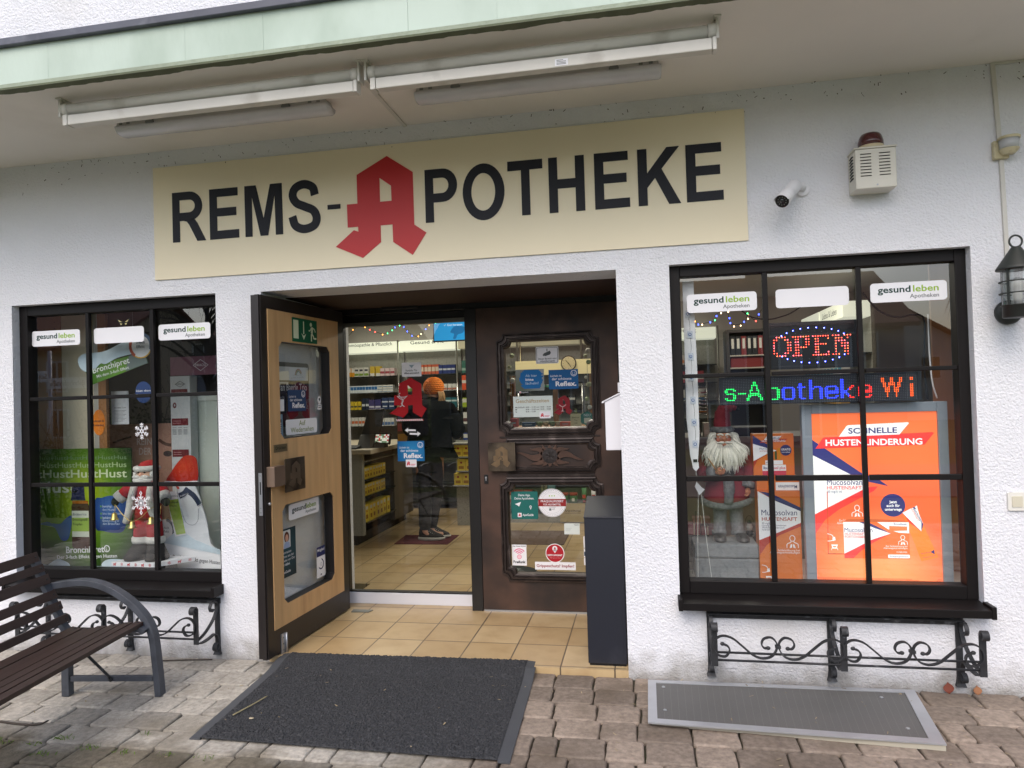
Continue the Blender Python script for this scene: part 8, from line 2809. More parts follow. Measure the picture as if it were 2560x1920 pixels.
# till monitor, card terminal, telephone-like keyboard
t = thing('till_monitor', 'dark till monitor seen from behind on the sales counter', 'monitor', (-1.58, 3.05, 0.95))
mb = MB()
dg = mat('till_dark_plastic', rgb(64, 64, 62), 0.45)
mb.loft([[(x, 3.10 + dy, z) for x, z in ((-1.73, 1.06), (-1.53, 1.075), (-1.465, 1.34), (-1.635, 1.34))] for dy in (0.03, -0.015)], dg, False)
mb.obj('screen_back', t, bevel=0.006)
mb = MB()
mb.loft([[(x, y, z) for y, z in ((2.95, 0.9515), (3.16, 0.9515), (3.12, 1.08), (3.06, 1.08))] for x in (-1.72, -1.55)], dg, False)
mb.obj('stand', t, bevel=0.006)
t = thing('customer_display', 'small bright customer screen in a black housing on the sales counter', 'screen', (-1.46, 2.98, 0.95))
mb = MB(frame((-1.565, 3.02, 0.985), (0.96, -0.2, 0.0), (0.05, 0.28, 0.95)))
mb.rrect(0, 0.19, 0.0, 0.115, 0.008, paint(26, 26, 28), -0.02, 0.0)
mb.obj('housing', t, bevel=0.002)
rng = random.Random(6)
mb = MB(frame((-1.565, 3.02, 0.985), (0.96, -0.2, 0.0), (0.05, 0.28, 0.95)))
for i in range(8):
 for j in range(5):
  c = rng.choice(((206, 210, 190), (90, 120, 80), (190, 60, 60), (220, 222, 216), (110, 140, 110), (230, 226, 214)))
  mb.rect(0.016 + i * 0.0198, 0.0355 + i * 0.0198, 0.015 + j * 0.0172, 0.032 + j * 0.0172, lit(*c, 0.5), 0, 0.0006)
mb.obj('screen', t)
mb = MB()
mb.loft([[(x, y, z) for y, z in ((2.95, 0.9515), (3.08, 0.9515), (3.06, 1.02), (3.03, 1.02))] for x in (-1.54, -1.43)], paint(30, 30, 32), False)
mb.obj('foot', t)
mb = MB()
mb.loft([[(x, y, z) for y, z in ((2.80, 0.9515), (2.94, 0.9515), (2.94, 0.985), (2.80, 0.965))] for x in (-1.86, -1.66)], paint(34, 36, 40), False)
one(mb, 'card_terminal', 'low black card terminal at the near end of the sales counter', 'terminal', bevel=0.003)
t = thing('offer_rack', 'brown cardboard offer rack on the counter left of the customer in orange hat', 'rack', (-1.35, 3.45, 0.95))
mb = MB()
mb.box(-1.47, -1.20, 3.46, 3.56, 0.9515, 1.42, paint(104, 78, 56))
mb.obj('case', t, bevel=0.003)
mb = MB(wallframe(3.4595))
for k, c in enumerate(((186, 140, 60), (176, 90, 90), (90, 110, 150), (200, 190, 150))):
 mb.rect(-1.46, -1.21, 0.98 + k * 0.11, 1.06 + k * 0.11, paint(*c), 0, 0.004)
mb.obj('packs', t)
# yellow display at the right of the customer
t = thing('pack_stand', 'stepped stand stacked with yellow packs right of the customer', 'stand', (-0.80, 3.75, 0.0))
mb = MB()
for z, x0, x1 in ((0.935, -0.93, -0.55), (0.79, -0.90, -0.58), (0.635, -0.89, -0.60), (0.48, -0.92, -0.60)):
 mb.box(x0, x1, 3.66, 3.92, z - 0.012, z, shelfgrey)
mb.box(-0.95, -0.56, 3.90, 3.94, 0.002, 0.95, shelfgrey)
mb.obj('rack', t)
for lab, z, x0, n in (('top', 0.79, -0.86, 3), ('second', 0.635, -0.83, 3), ('lowest', 0.48, -0.87, 3)):
 mb = MB()
 h, w = 0.125, 0.085
 mb.box(-w / 2, w / 2, 0, 0.12, 0, h, paint(222, 196, 70))
 mb.M = wallframe(-0.0004)
 mb.disc(0, 0.7 * h, 0.012, paint(150, 40, 40), w1=0.0006, n=10)
 mb.rect(-0.028, 0.028, 0.15 * h, 0.4 * h, paint(160, 120, 50), 0, 0.0006)
 o = tag(mb.obj('yellow_pack', None, org=(0, 0, 0)), 'yellow pack on the %s step of the stand right of the customer' % lab, 'pack', 'yellow packs, %s step of the stand' % lab)
 for k in range(n):
  c = o if k == 0 else o.copy()
  if k:
   COL.objects.link(c)
  c.location = (x0 + k * 0.09, 3.68, z + 0.0005)
# wall screen
t = thing('wall_screen', 'bright blue screen hanging from the shop ceiling at the upper right of the sliding door', 'screen', (-0.85, 3.5, 2.04))
mb = MB()
mb.box(-1.052, -0.50, 3.505, 3.54, 2.032, 2.345, paint(20, 20, 22))
mb.obj('housing', t, bevel=0.003)
mb = MB(wallframe(3.504))
mb.rect(-1.040, -0.512, 2.044, 2.333, lit(40, 150, 214, 0.55), 0, 0.0008)
mb.text('✓ Gut beraten', -0.93, 2.196, 0.034, lit(226, 240, 246, 0.6), w=0.0014)
mb.poly(cv([(-0.86, 2.13), (-0.82, 2.185), (-0.76, 2.19), (-0.70, 2.175), (-0.72, 2.12), (-0.78, 2.10), (-0.80, 2.06), (-0.83, 2.06), (-0.82, 2.11)])[::-1], lit(26, 110, 168, 0.5), 0.0008, 0.0012)
mb.obj('screen', t)
mb = MB()
mb.tube([(-0.78, 3.53, 2.34), (-0.78, 3.53, 2.5495)], 0.012, chrome, 8)
mb.obj('mount', t)
fairy([(-1.66, 2.5, 2.02), (-1.578, 2.5, 2.040), (-1.487, 2.5, 2.125), (-1.40, 2.5, 2.125), (-1.33, 2.5, 2.085), (-1.237, 2.5, 2.050), (-1.16, 2.5, 2.07), (-1.110, 2.5, 2.110), (-1.037, 2.5, 2.118), (-0.99, 2.5, 2.06), (-0.915, 2.5, 2.012), (-0.85, 2.5, 2.035), (-0.80, 2.5, 2.105), (-0.72, 2.5, 2.13)],
      'string of coloured fairy lights hanging inside the shop above the lit headers', 15, 0.0045)
# things behind the copper door's upper pane
t = thing('display_case', 'wooden display case with cream header behind the copper door\'s upper pane', 'display case', (0.5, 1.4, 0.0))
wd_ = mat('case_wood', rgb(150, 104, 54), 0.5, var=0.12, vs=4, stretch=(6, 6, 0.7))
mb = MB()
for x0, x1 in ((0.185, 0.222), (0.50, 0.535), (0.765, 0.785)):
 mb.box(x0, x1, 1.34, 1.37, 1.215, 1.58, wd_)
mb.obj('post', t, bevel=0.002)
mb = MB()
mb.box(0.10, 0.95, 1.12, 1.42, 1.195, 1.2145, wd_)
mb.obj('shelf_board', t)
mb = MB()
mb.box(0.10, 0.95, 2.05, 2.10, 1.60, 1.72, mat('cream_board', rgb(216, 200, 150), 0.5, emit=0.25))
mb.obj('header', t)
mb = MB()
mb.box(0.10, 0.95, 2.06, 2.12, 1.52, 1.5995, dk)
mb.obj('dark_rail', t)
mb = MB()
for x in (0.14, 0.90):
 mb.tube([(x, 2.08, 1.715), (x, 2.08, 2.5495)], 0.006, chrome, 6)
mb.obj('hanger', t)
mb = MB()
mb.box(0.11, 0.14, 1.13, 1.42, 0.002, 1.1945, wd_)
mb.box(0.91, 0.94, 1.13, 1.42, 0.002, 1.1945, wd_)
mb.obj('side', t)
t = thing('wall_clock', 'round cream-faced clock behind the copper door\'s upper pane', 'clock', (0.547, 2.0, 1.63))
CKY = 2.03
mb = MB(wallframe(CKY))
mb.disc(0.547, 1.688, 0.064, paint(84, 76, 66), w0=-0.018, w1=0.0, n=32)
mb.obj('case', t, bevel=0.004)
mb = MB(wallframe(CKY))
mb.disc(0.547, 1.688, 0.055, paint(226, 210, 166), w0=0, w1=0.001, n=32)
for k in range(12):
 a = 2 * pi * k / 12
 mb.text(str(k if k else 12), 0.547 + 0.044 * math.sin(a), 1.688 + 0.044 * math.cos(a) - 0.004, 0.012, paint(50, 44, 40), 'c', w=0.0014)
mb.obj('dial', t)
mb = MB(wallframe(CKY))
mb.stroke([(0.547, 1.688), (0.566, 1.658)], 0.004, paint(30, 26, 24), 0.001, 0.002, 1)
mb.stroke([(0.547, 1.688), (0.522, 1.716)], 0.0035, paint(30, 26, 24), 0.001, 0.0024, 1)
mb.disc(0.547, 1.688, 0.004, paint(30, 26, 24), w0=0.001, w1=0.003, n=10)
mb.obj('hands', t)
t = thing('cotton_ball_garland', 'garland of pale cotton balls hanging at both sides of the copper door\'s upper pane', 'garland', (0.5, 1.2, 1.22))
for (x, ps, gls_) in ((0.225, (1.545, 1.640, 1.72, 1.45), 0), (0.765, (1.735, 1.70, 1.656, 1.55, 1.50, 1.40, 1.34), 1)):
 mb = MB()
 mb.tube([(x, 1.19, 1.24), (x, 1.19, 2.5495)], 0.0015, cordm, 5)
 mb.obj('thread', t)
 for k, z in enumerate(ps):
  mb = MB()
  r = (0.019, 0.014, 0.017, 0.012)[k % 4]
  mb.ball((x + (-1) ** k * 0.01, 1.19, z), r, r, r, paint(*((206, 204, 190), (196, 198, 160), (180, 196, 150))[k % 3]), 12, 8)
  mb.obj('cotton_ball', t)
for k, (x, w_, h, c, nm, lb) in enumerate(((0.34, 0.09, 0.03, (30, 70, 112), 'medicine_carton', 'flat blue carton on the display case shelf behind the copper door'), (0.845, 0.10, 0.115, (24, 28, 36), 'medicine_carton', 'black square carton at the right of the display case shelf'), (0.235, 0.05, 0.06, (176, 76, 84), 'medicine_carton', 'rose carton at the left of the display case shelf'), (0.60, 0.07, 0.03, (196, 100, 84), 'soap_bar', 'salmon soap pack on the display case shelf'))):
 mb = MB()
 mb.box(x - w_ / 2, x + w_ / 2, 1.18, 1.25, 1.2148, 1.2148 + h, paint(*c))
 mb.M = wallframe(1.1796)
 mb.rect(x - w_ * 0.3, x + w_ * 0.3, 1.2148 + h * 0.4, 1.2148 + h * 0.6, paint(150, 170, 186), 0, 0.0006)
 one(mb, nm, lb, 'carton')
for k in range(4):
 mb = MB()
 mb.lathe([(0.016, 0), (0.02, 0.02), (0.022, 0.03), (0.021, 0.031)], (0.415 + 0.045 * k, 1.22, 1.2148), paint(*((130, 160, 120), (196, 190, 160))[k % 2]), 14)
 one(mb, 'cream_tub', 'green cream tub on the display case shelf' if k % 2 == 0 else 'cream coloured tub on the display case shelf', 'tub', group=('green tubs on the case shelf', 'cream tubs on the case shelf')[k % 2])
mb = MB(wallframe(1.16))
mb.rrect(0.640, 0.715, 1.215, 1.30, 0.008, paint(206, 200, 160), -0.01, 0.0)
mb.poly([(0.668, 1.30), (0.672, 1.335), (0.686, 1.335), (0.690, 1.30)][::-1], paint(120, 130, 90), -0.01, 0)
for k, s in enumerate(('Baldrian', 'Tee', '1,80')):
 mb.text(s, 0.6775, 1.27 - k * 0.02, 0.015, paint(80, 80, 60), 'c', w=0.0006)
one(mb, 'hand_lettered_card', 'cream bottle-shaped card with handwriting in the copper door\'s upper pane', 'card')
mb = MB(wallframe(1.158))
hexp = [(0.757 + 0.052 * math.cos(rad(90 + 60 * i)), 1.265 + 0.052 * math.sin(rad(90 + 60 * i))) for i in range(6)]
mb.poly(hexp, paint(40, 116, 108), -0.004, 0.0)
mb.text('NEU', 0.757, 1.28, 0.024, WHITEP, 'c', 0.01, w=0.0006)
mb.rrect(0.735, 0.78, 1.232, 1.27, 0.003, paint(206, 206, 190), 0, 0.0006)
one(mb, 'hexagon_tag', 'teal hexagonal tag reading NEU in the copper door\'s upper pane', 'tag')
# low unit behind the copper door's lower pane
t = thing('low_shelf', 'low green-grey shelf unit with jars and tubes behind the copper door\'s lower pane', 'shelf', (0.3, 4.2, 0.0))
ogr = mat('olive_laminate', rgb(98, 100, 72), 0.5, var=0.1)
mb = MB()
mb.box(-0.75, 1.35, 4.33, 4.36, 0.002, 1.0, ogr)
for x in (-0.75, -0.02, 0.02, 1.32):
 mb.box(x, x + 0.03, 4.05, 4.329, 0.10, 1.0, ogr)
mb.box(-0.75, 1.35, 4.04, 4.36, 1.0005, 1.03, ogr)
mb.obj('case', t)
mb = MB()
mb.box(-0.74, 1.34, 4.08, 4.32, 0.002, 0.0995, shelfgrey)
mb.obj('plinth', t)
for z in (0.22, 0.55):
 mb = MB()
 mb.box(-0.719, -0.0205, 4.06, 4.329, z - 0.015, z, ogr)
 mb.box(0.0505, 1.3195, 4.06, 4.329, z - 0.015, z, ogr)
 mb.obj('shelf_board', t)
def jar(x, lab):
 t = thing('cream_jar', lab, 'jar', (x, 4.13, 0.2205))
 mb = MB()
 mb.lathe([(0.042, 0), (0.045, 0.005), (0.045, 0.075), (0.04, 0.08)], (x, 4.13, 0.2205), paint(50, 100, 56), 18)
 mb.M = wallframe(4.0838)
 mb.rect(x - 0.015, x + 0.015, 0.24, 0.275, paint(206, 206, 190), 0, 0.001)
 mb.obj('body', t)
 mb = MB()
 mb.lathe([(0.044, 0), (0.046, 0.004), (0.046, 0.025), (0.043, 0.028)], (x, 4.13, 0.302), paint(150, 54, 40), 18)
 mb.obj('lid', t)
jar(0.235, 'green cream jar with red lid, left one of two on the low shelf')
jar(0.335, 'green cream jar with red lid, right one of two on the low shelf')
for x, lb in ((0.455, 'green and red cream tube standing right of the jars on the low shelf'), (0.56, 'white and red cream tube standing at the right edge behind the copper door')):
 mb = MB()
 mb.lathe([(0.016, 0), (0.017, 0.03)], (x, 4.12, 0.2205), paint(176, 50, 40), 14)
 mb.loft([[(x + a * math.cos(2 * pi * i / 14), 4.12 + b * math.sin(2 * pi * i / 14), z) for i in range(14)] for z, a, b in ((0.251, 0.024, 0.02), (0.32, 0.026, 0.017), (0.385, 0.028, 0.003))], paint(80, 130, 84) if x < 0.5 else WHITEP)
 mb.M = wallframe(4.099)
 mb.rect(x - 0.018, x + 0.018, 0.27, 0.31, paint(196, 60, 50), 0, 0.001)
 one(mb, 'cream_tube', lb, 'tube')
row(4.10, 0.2205, -0.62, 5, 0.11, 0.10, 0.1, 0.14, (150, 46, 40), (0.3, 0.6, (206, 196, 180)), None, 'red carton on the low shelf behind the copper door', 'red cartons on the low shelf')
row(4.10, 0.2205, 0.09, 1, 0.1, 0.09, 0.1, 0.20, (90, 130, 130), (0.1, 0.3, (150, 54, 50)), None, 'teal carton standing left of the jars on the low shelf', 'teal carton on the low shelf')
mb = MB(wallframe(4.035))
mb.rect(0.19, 0.47, 0.02, 0.225, paint(176, 160, 116), 0, 0.003)
mb.text('Arzneimittel', 0.33, 0.13, 0.045, paint(50, 44, 34), 'c', fit=0.18, w=0.0036)
mb.rect(0.24, 0.42, 0.115, 0.119, paint(90, 80, 60), 0.003, 0.0034)
one(mb, 'paper_sign', 'beige paper sign reading Arzneimittel leaning on the low shelf', 'sign')
mb = MB()
mb.box(-0.45, 0.35, 2.95, 3.6, 0.0005, 0.008, mat('brown_runner', rgb(92, 72, 58), 0.95, var=0.2, vs=20))
one(mb, 'floor_runner', 'brown woven floor runner in front of the low shelf', 'rug')
mb = MB(Matrix.Translation((0.0, 1.98, 0.0009)))
mb.disc(0, 0, 0.24, paint(46, 52, 50), 0.16, 0, 0.001, 30)
mb.text('Deine App.', 0, 0.03, 0.05, paint(196, 204, 200), 'c', w=0.0018)
mb.text('Deine Apotheken.', 0, -0.03, 0.04, paint(196, 204, 200), 'c', w=0.0018)
one(mb, 'floor_sticker', 'dark oval floor sticker reading Deine App on the shop tiles', 'sticker')
# rug and customer
mb = MB()
mb.poly([(-1.328, 2.907), (-0.783, 2.917), (-0.786, 3.350), (-1.356, 3.327)], mat('wine_red_rug', rgb(84, 34, 42), 0.95, var=0.2, vs=40), 0.0005, 0.007)
one(mb, 'floor_mat', 'wine red mat on the shop floor under the customer\'s feet', 'mat')
def skin_mesh(name, nodes, edges, m, root=0, parent=None, org=(0, 0, 0), sub=2):
 me = bpy.data.meshes.new(name)
 me.from_pydata([tuple(Vector(n[:3]) - Vector(org)) for n in nodes], edges, [])
 o = bpy.data.objects.new(name, me)
 COL.objects.link(o)
 sk = o.modifiers.new('skin', 'SKIN')
 sk.use_smooth_shade = True
 for i, n in enumerate(nodes):
  d = me.skin_vertices[0].data[i]
  d.radius = (n[3], n[-1])
  d.use_root = (i == root)
 sb = o.modifiers.new('sub', 'SUBSURF')
 sb.levels = sub
 sb.render_levels = sub
 me.materials.append(m)
 ORG[o] = Vector(org)
 if parent:
  o.parent = parent
  o.location = Vector(org) - ORG[parent]
 else:
  o.location = org
 return o
PX, PY = -0.985, 3.10
O_ = (PX, PY, 0.007)
pskin = mat('person_skin', rgb(206, 158, 134), 0.55)
# joints: pelvis, spine, chest, neck, head, arms, legs (a small figure leaning slightly over the counter)
N_ = [(PX - 0.02, PY, 0.84, 0.12), (PX - 0.01, PY + 0.01, 1.00, 0.115), (PX + 0.0, PY + 0.02, 1.16, 0.125), (PX + 0.01, PY + 0.03, 1.32, 0.11), (PX + 0.02, PY + 0.04, 1.40, 0.052), (PX + 0.03, PY + 0.06, 1.47, 0.075), (PX + 0.035, PY + 0.07, 1.555, 0.088), (PX + 0.03, PY + 0.065, 1.61, 0.05),
      (PX - 0.17, PY + 0.03, 1.31, 0.052), (PX - 0.235, PY + 0.10, 1.11, 0.042), (PX - 0.19, PY + 0.30, 1.03, 0.03), (PX - 0.17, PY + 0.36, 1.02, 0.026),
      (PX + 0.17, PY + 0.03, 1.31, 0.052), (PX + 0.26, PY + 0.10, 1.10, 0.042), (PX + 0.18, PY + 0.30, 1.03, 0.03), (PX + 0.16, PY + 0.36, 1.02, 0.026),
      (PX - 0.10, PY, 0.80, 0.085), (PX - 0.08, PY + 0.02, 0.44, 0.06), (PX - 0.085, PY, 0.09, 0.042), (PX - 0.03, PY - 0.01, 0.05, 0.035), (PX + 0.08, PY - 0.01, 0.04, 0.03),
      (PX + 0.04, PY + 0.06, 0.80, 0.085), (PX + 0.02, PY + 0.09, 0.44, 0.06), (PX - 0.06, PY + 0.12, 0.09, 0.042), (PX + 0.0, PY + 0.11, 0.05, 0.035), (PX + 0.09, PY + 0.10, 0.04, 0.03)]
E2 = [(0, 1), (1, 2), (2, 3), (3, 4), (4, 5), (5, 6), (6, 7), (3, 8), (8, 9), (9, 10), (10, 11), (3, 12), (12, 13), (13, 14), (14, 15), (0, 16), (16, 17), (17, 18), (18, 19), (19, 20), (0, 21), (21, 22), (22, 23), (23, 24), (24, 25)]
def finger(base, pts, rs):
 k = len(N_)
 prev = base
 for p_, r in zip(pts, rs):
  N_.append((*p_, r))
  E2.append((prev, len(N_) - 1))
  prev = len(N_) - 1
for base, s in ((11, -1), (15, 1)):
 bx, by, bz = N_[base][:3]
 for k, L_ in enumerate((0.9, 1.0, 0.95, 0.75)):
  dx = (k - 1.5) * 0.019
  finger(base, [(bx + dx, by + 0.04, bz + 0.004), (bx + dx * 1.1, by + 0.04 + 0.032 * L_, bz - 0.004), (bx + dx * 1.05, by + 0.04 + 0.055 * L_, bz - 0.022)], (0.0095, 0.0085, 0.007))
 finger(base, [(bx - s * 0.032, by + 0.015, bz - 0.004), (bx - s * 0.042, by + 0.045, bz - 0.014)], (0.010, 0.008))
person = skin_mesh('person', N_, E2, pskin, 0, None, O_)
tag(person, 'customer seen from behind in orange knitted hat and black jacket at the counter', 'person')
jm = mat('black_padded_jacket', rgb(13, 13, 15), 0.9, var=0.2, vs=6, bump=0.8, bs=9, bdist=0.04, spec=0.12)
JN = [(PX - 0.01, PY + 0.0, 0.95, 0.24, 0.19), (PX + 0.0, PY + 0.01, 1.08, 0.26, 0.20), (PX + 0.0, PY + 0.02, 1.22, 0.26, 0.19), (PX + 0.005, PY + 0.03, 1.34, 0.20, 0.15), (PX + 0.02, PY + 0.045, 1.41, 0.085, 0.085), (PX + 0.025, PY + 0.05, 1.455, 0.075, 0.075),
      (PX - 0.185, PY + 0.03, 1.30, 0.105), (PX - 0.26, PY + 0.06, 1.13, 0.10), (PX - 0.205, PY + 0.24, 1.05, 0.058), (PX - 0.19, PY + 0.32, 1.035, 0.048),
      (PX + 0.18, PY + 0.03, 1.30, 0.105), (PX + 0.27, PY + 0.05, 1.12, 0.10), (PX + 0.205, PY + 0.24, 1.05, 0.058), (PX + 0.18, PY + 0.32, 1.035, 0.048)]
skin_mesh('jacket', JN, [(0, 1), (1, 2), (2, 3), (3, 4), (4, 5), (3, 6), (6, 7), (7, 8), (8, 9), (3, 10), (10, 11), (11, 12), (12, 13)], jm, 1, person, O_)
tm = mat('black_trousers', rgb(18, 18, 19), 0.8, var=0.15, vs=12, bump=0.3, bs=18, bdist=0.02)
TN = [(PX - 0.02, PY + 0.02, 0.93, 0.145), (PX - 0.03, PY + 0.02, 0.82, 0.14), (PX - 0.085, PY + 0.005, 0.70, 0.095), (PX - 0.08, PY + 0.02, 0.44, 0.078), (PX - 0.082, PY, 0.20, 0.068), (PX - 0.085, PY, 0.085, 0.066), (PX + 0.02, PY + 0.06, 0.70, 0.095), (PX + 0.01, PY + 0.09, 0.44, 0.078), (PX - 0.045, PY + 0.12, 0.20, 0.068), (PX - 0.058, PY + 0.12, 0.085, 0.066)]
skin_mesh('trousers', TN, [(0, 1), (1, 2), (2, 3), (3, 4), (4, 5), (1, 6), (6, 7), (7, 8), (8, 9)], tm, 0, person, O_)
shm, som = mat('black_sneaker', rgb(34, 34, 36), 0.7, var=0.2, vs=30), paint(206, 206, 200)
for sx, sy in ((PX - 0.085, PY - 0.005), (PX - 0.06, PY + 0.12)):
 def sr(z, q, up_=0):
  o = []
  for i in range(20):
   a = 2 * pi * i / 20
   c = math.cos(a)
   x = sx + 0.07 + 0.142 * c * q - up_ * 0.05
   o.append((x, sy + 0.047 * math.sin(a) * (0.9 + 0.12 * c) * q, z + (0.012 * max(c, 0) ** 2 if z < 0.03 else 0)))
  return o
 mb = MB()
 mb.loft([sr(0.0075, 0.98), sr(0.02, 1.02), sr(0.036, 1.0), sr(0.038, 0.96)], som)
 mb.obj('shoe_sole', person)
 mb = MB()
 mb.loft([sr(0.037, 0.955), sr(0.06, 0.88, 0.2), sr(0.085, 0.66, 0.8), sr(0.115, 0.44, 1.3), sr(0.125, 0.40, 1.4)], shm)
 for k in range(4):
  mb.tube([(sx + 0.05 + k * 0.018, sy - 0.03, 0.098 - k * 0.009), (sx + 0.05 + k * 0.018, sy + 0.03, 0.098 - k * 0.009)], 0.003, som, 5)
 mb.obj('shoe', person)
hm = mat('orange_knit', rgb(240, 142, 52), 0.9, var=0.15, vs=30)
HX, HY, HZ = PX + 0.03, PY + 0.06, 1.545
mb = MB()
mb.ball((HX, HY, HZ), 0.103, 0.11, 0.098, hm, 24, 14)
for j in range(11):
 th = -0.75 + j * 0.2
 if th > 1.45:
  break
 for i in range(26):
  a0 = 2 * pi * (i + 0.5 * (j % 2)) / 26
  pth = []
  for k in range(5):
   a = a0 + (k - 2) / 4 * 2 * pi / 26
   tt = th + 0.10 * (1 - abs(k - 2) / 2) * 1.0
   r = 1.02
   pth.append((HX + 0.103 * r * math.cos(tt) * math.cos(a), HY + 0.11 * r * math.cos(tt) * math.sin(a), HZ + 0.098 * r * math.sin(tt)))
  mb.tube(pth, 0.0042, hm, 4)
mb.obj('knitted_hat', person)
mb = MB()
rng = random.Random(2)
blond = mat('blond_hair', rgb(176, 140, 96), 0.6, isl=0.2)
for k in range(60):
 a = rng.uniform(-0.9, 0.9)
 x0, y0 = HX + 0.095 * math.cos(a), HY + 0.095 * math.sin(a)
 mb.tube(catmull([(x0, y0, 1.50), (x0 + 0.012, y0, 1.45), (x0 + rng.uniform(-0.01, 0.02), y0 + rng.uniform(-0.01, 0.02), 1.38 + rng.uniform(-0.03, 0.02))], 3), [0.006] * 4 + [0.004, 0.003, 0.001], blond, 5)
mb.obj('hair', person)
mb = MB()
FX, FY = PX + 0.035, PY + 0.07
mb.ball((FX, FY + 0.092, 1.52), 0.012, 0.016, 0.018, pskin, 10, 8)
for s in (-1, 1):
 mb.ball((FX + s * 0.03, FY + 0.078, 1.535), 0.010, 0.007, 0.007, paint(226, 224, 220), 8, 6)
 mb.ball((FX + s * 0.03, FY + 0.084, 1.535), 0.005, 0.003, 0.005, paint(60, 50, 40), 8, 6)
 mb.ball((FX + s * 0.085, FY, 1.51), 0.012, 0.02, 0.026, pskin, 8, 6)
mb.tube(catmull([(FX - 0.022, FY + 0.078, 1.482), (FX, FY + 0.084, 1.480), (FX + 0.022, FY + 0.078, 1.482)], 4), 0.004, paint(150, 80, 76), 6)
mb.obj('face', person)
# lamps of the shop and one added near the doorway
def ceil_lamp(x, y, e, label):
 t = thing('ceiling_lamp', label, 'lamp', (x, y, 2.52), 'lit ceiling panels of the shop')
 mb = MB()
 mb.box(x - 0.32, x + 0.32, y - 0.32, y + 0.32, 2.535, 2.5495, WHITEMET)
 mb.obj('housing', t)
 mb = MB()
 mb.box(x - 0.30, x + 0.30, y - 0.30, y + 0.30, 2.53, 2.5345, lit(255, 246, 226, 1.2))
 mb.obj('diffuser', t)
 l = bpy.data.lights.new('lamp_light', 'AREA')
 l.shape = 'SQUARE'
 l.size = 0.6
 l.energy = e
 l.color = (1.0, 0.93, 0.80)
 lo = bpy.data.objects.new('lamp_light', l)
 COL.objects.link(lo)
 lo.parent = t
 lo.location = (0, 0, 0.005)
ceil_lamp(-1.9, 3.7, 20, 'square lit ceiling panel of the shop, left one above the counter')
ceil_lamp(0.2, 3.2, 16, 'square lit ceiling panel of the shop, middle one')
ceil_lamp(0.4, 1.55, 9, 'added square lit ceiling panel just inside the doorway, lighting the clock')  # added unseen lamp that brightens the clock face and display case
ceil_lamp(2.2, 3.0, 13, 'square lit ceiling panel of the shop, right one')
# ================================================================== ACROSS THE STREET (seen as reflections in the glass)
rng = random.Random(17)
rooft = mat('red_brown_roof_tile', rgb(112, 72, 62), 0.85, var=0.2, vs=6, bump=0.8, bs=12, bdist=0.05, isl=0.1)
pane_d = mat('dark_window_pane', rgb(40, 46, 54), 0.08)
wfr = paint(206, 206, 206)
def house(label, x0, x1, y0, y1, z0, ze, zr, wallc, gable_x, wins, chim=None):
 """gable_x: ridge runs along x, else along y"""
 t = thing('house', label, 'house', ((x0 + x1) / 2, (y0 + y1) / 2, z0), 'houses across the street')
 wm = mat('render_%d' % wallc[0], rgb(*wallc), 0.9, var=0.06, vs=0.6)
 mb = MB()
 mb.box(x0, x1, y0, y1, z0, ze, wm)
 xm, ym = (x0 + x1) / 2, (y0 + y1) / 2
 if gable_x:
  for x in (x0, x1):
   mb.add([(x, y0, ze), (x, y1, ze), (x, ym, zr - 0.1)], [(0, 1, 2)], wm)
 else:
  for y in (y0, y1):
   mb.add([(x0, y, ze), (x1, y, ze), (xm, y, zr - 0.1)], [(0, 1, 2)], wm)
 mb.obj('wall', t)
 mb = MB()
 e = 0.45
 if gable_x:
  for s, ya in ((1, y1), (-1, y0)):
   a, b = (ya + s * e, ze - 0.25), (ym, zr)
   mb.loft([[(x, a[0], a[1]), (x, b[0], b[1]), (x, b[0], b[1] + 0.16), (x, a[0], a[1] + 0.16)] for x in (x0 - 0.4, x1 + 0.4)], rooft, False)
 else:
  for s, xa in ((1, x1), (-1, x0)):
   mb.loft([[(xa + s * e, y, ze - 0.25), (xm, y, zr), (xm, y, zr + 0.16), (xa + s * e, y, ze - 0.09)] for y in (y0 - 0.4, y1 + 0.4)], rooft, False)
 rf = mb.obj('roof', t)
 if chim:
  mb = MB()
  cx, cy, cz = chim
  mb.box(cx - 0.35, cx + 0.35, cy - 0.3, cy + 0.3, cz - 1.2, cz + 0.5, paint(150, 140, 132))
  mb.box(cx - 0.45, cx + 0.45, cy - 0.4, cy + 0.4, cz + 0.5, cz + 0.58, paint(120, 112, 106))
  mb.obj('chimney', rf)
 for (wx, wz, ww, wh) in wins:
  mb = MB(frame((wx, y1 + 0.002, wz), (-1, 0, 0), (0, 0, 1)))
  mb.poly([(-ww / 2, 0), (ww / 2, 0), (ww / 2, wh), (-ww / 2, wh)], wfr, 0, 0.06, [[(-ww / 2 + 0.08, 0.08), (-0.04, 0.08), (-0.04, wh - 0.08), (-ww / 2 + 0.08, wh - 0.08)], [(0.04, 0.08), (ww / 2 - 0.08, 0.08), (ww / 2 - 0.08, wh - 0.08), (0.04, wh - 0.08)]])
  wn = mb.obj('window', t)
  mb.v, mb.f, mb.mi, mb.sm, mb.mats = [], [], [], [], []
  mb.rect(-ww / 2 + 0.05, ww / 2 - 0.05, 0.05, wh - 0.05, pane_d, 0, 0.02)
  mb.obj('pane', wn)
house('grey-violet house with long red-brown tiled roof and chimney straight across the street', 2.6, 10.6, -33, -24, -0.9, 3.75, 6.15, (150, 144, 152), True,
      [(3.6, 1.9, 1.3, 1.5), (5.6, 1.9, 1.3, 1.5), (7.6, 1.9, 1.3, 1.5), (9.2, 1.9, 1.0, 1.5), (3.6, -0.5, 1.3, 1.4), (5.6, -0.5, 1.3, 1.4), (7.6, -0.5, 1.3, 1.4)], (6.1, -28.5, 6.3))
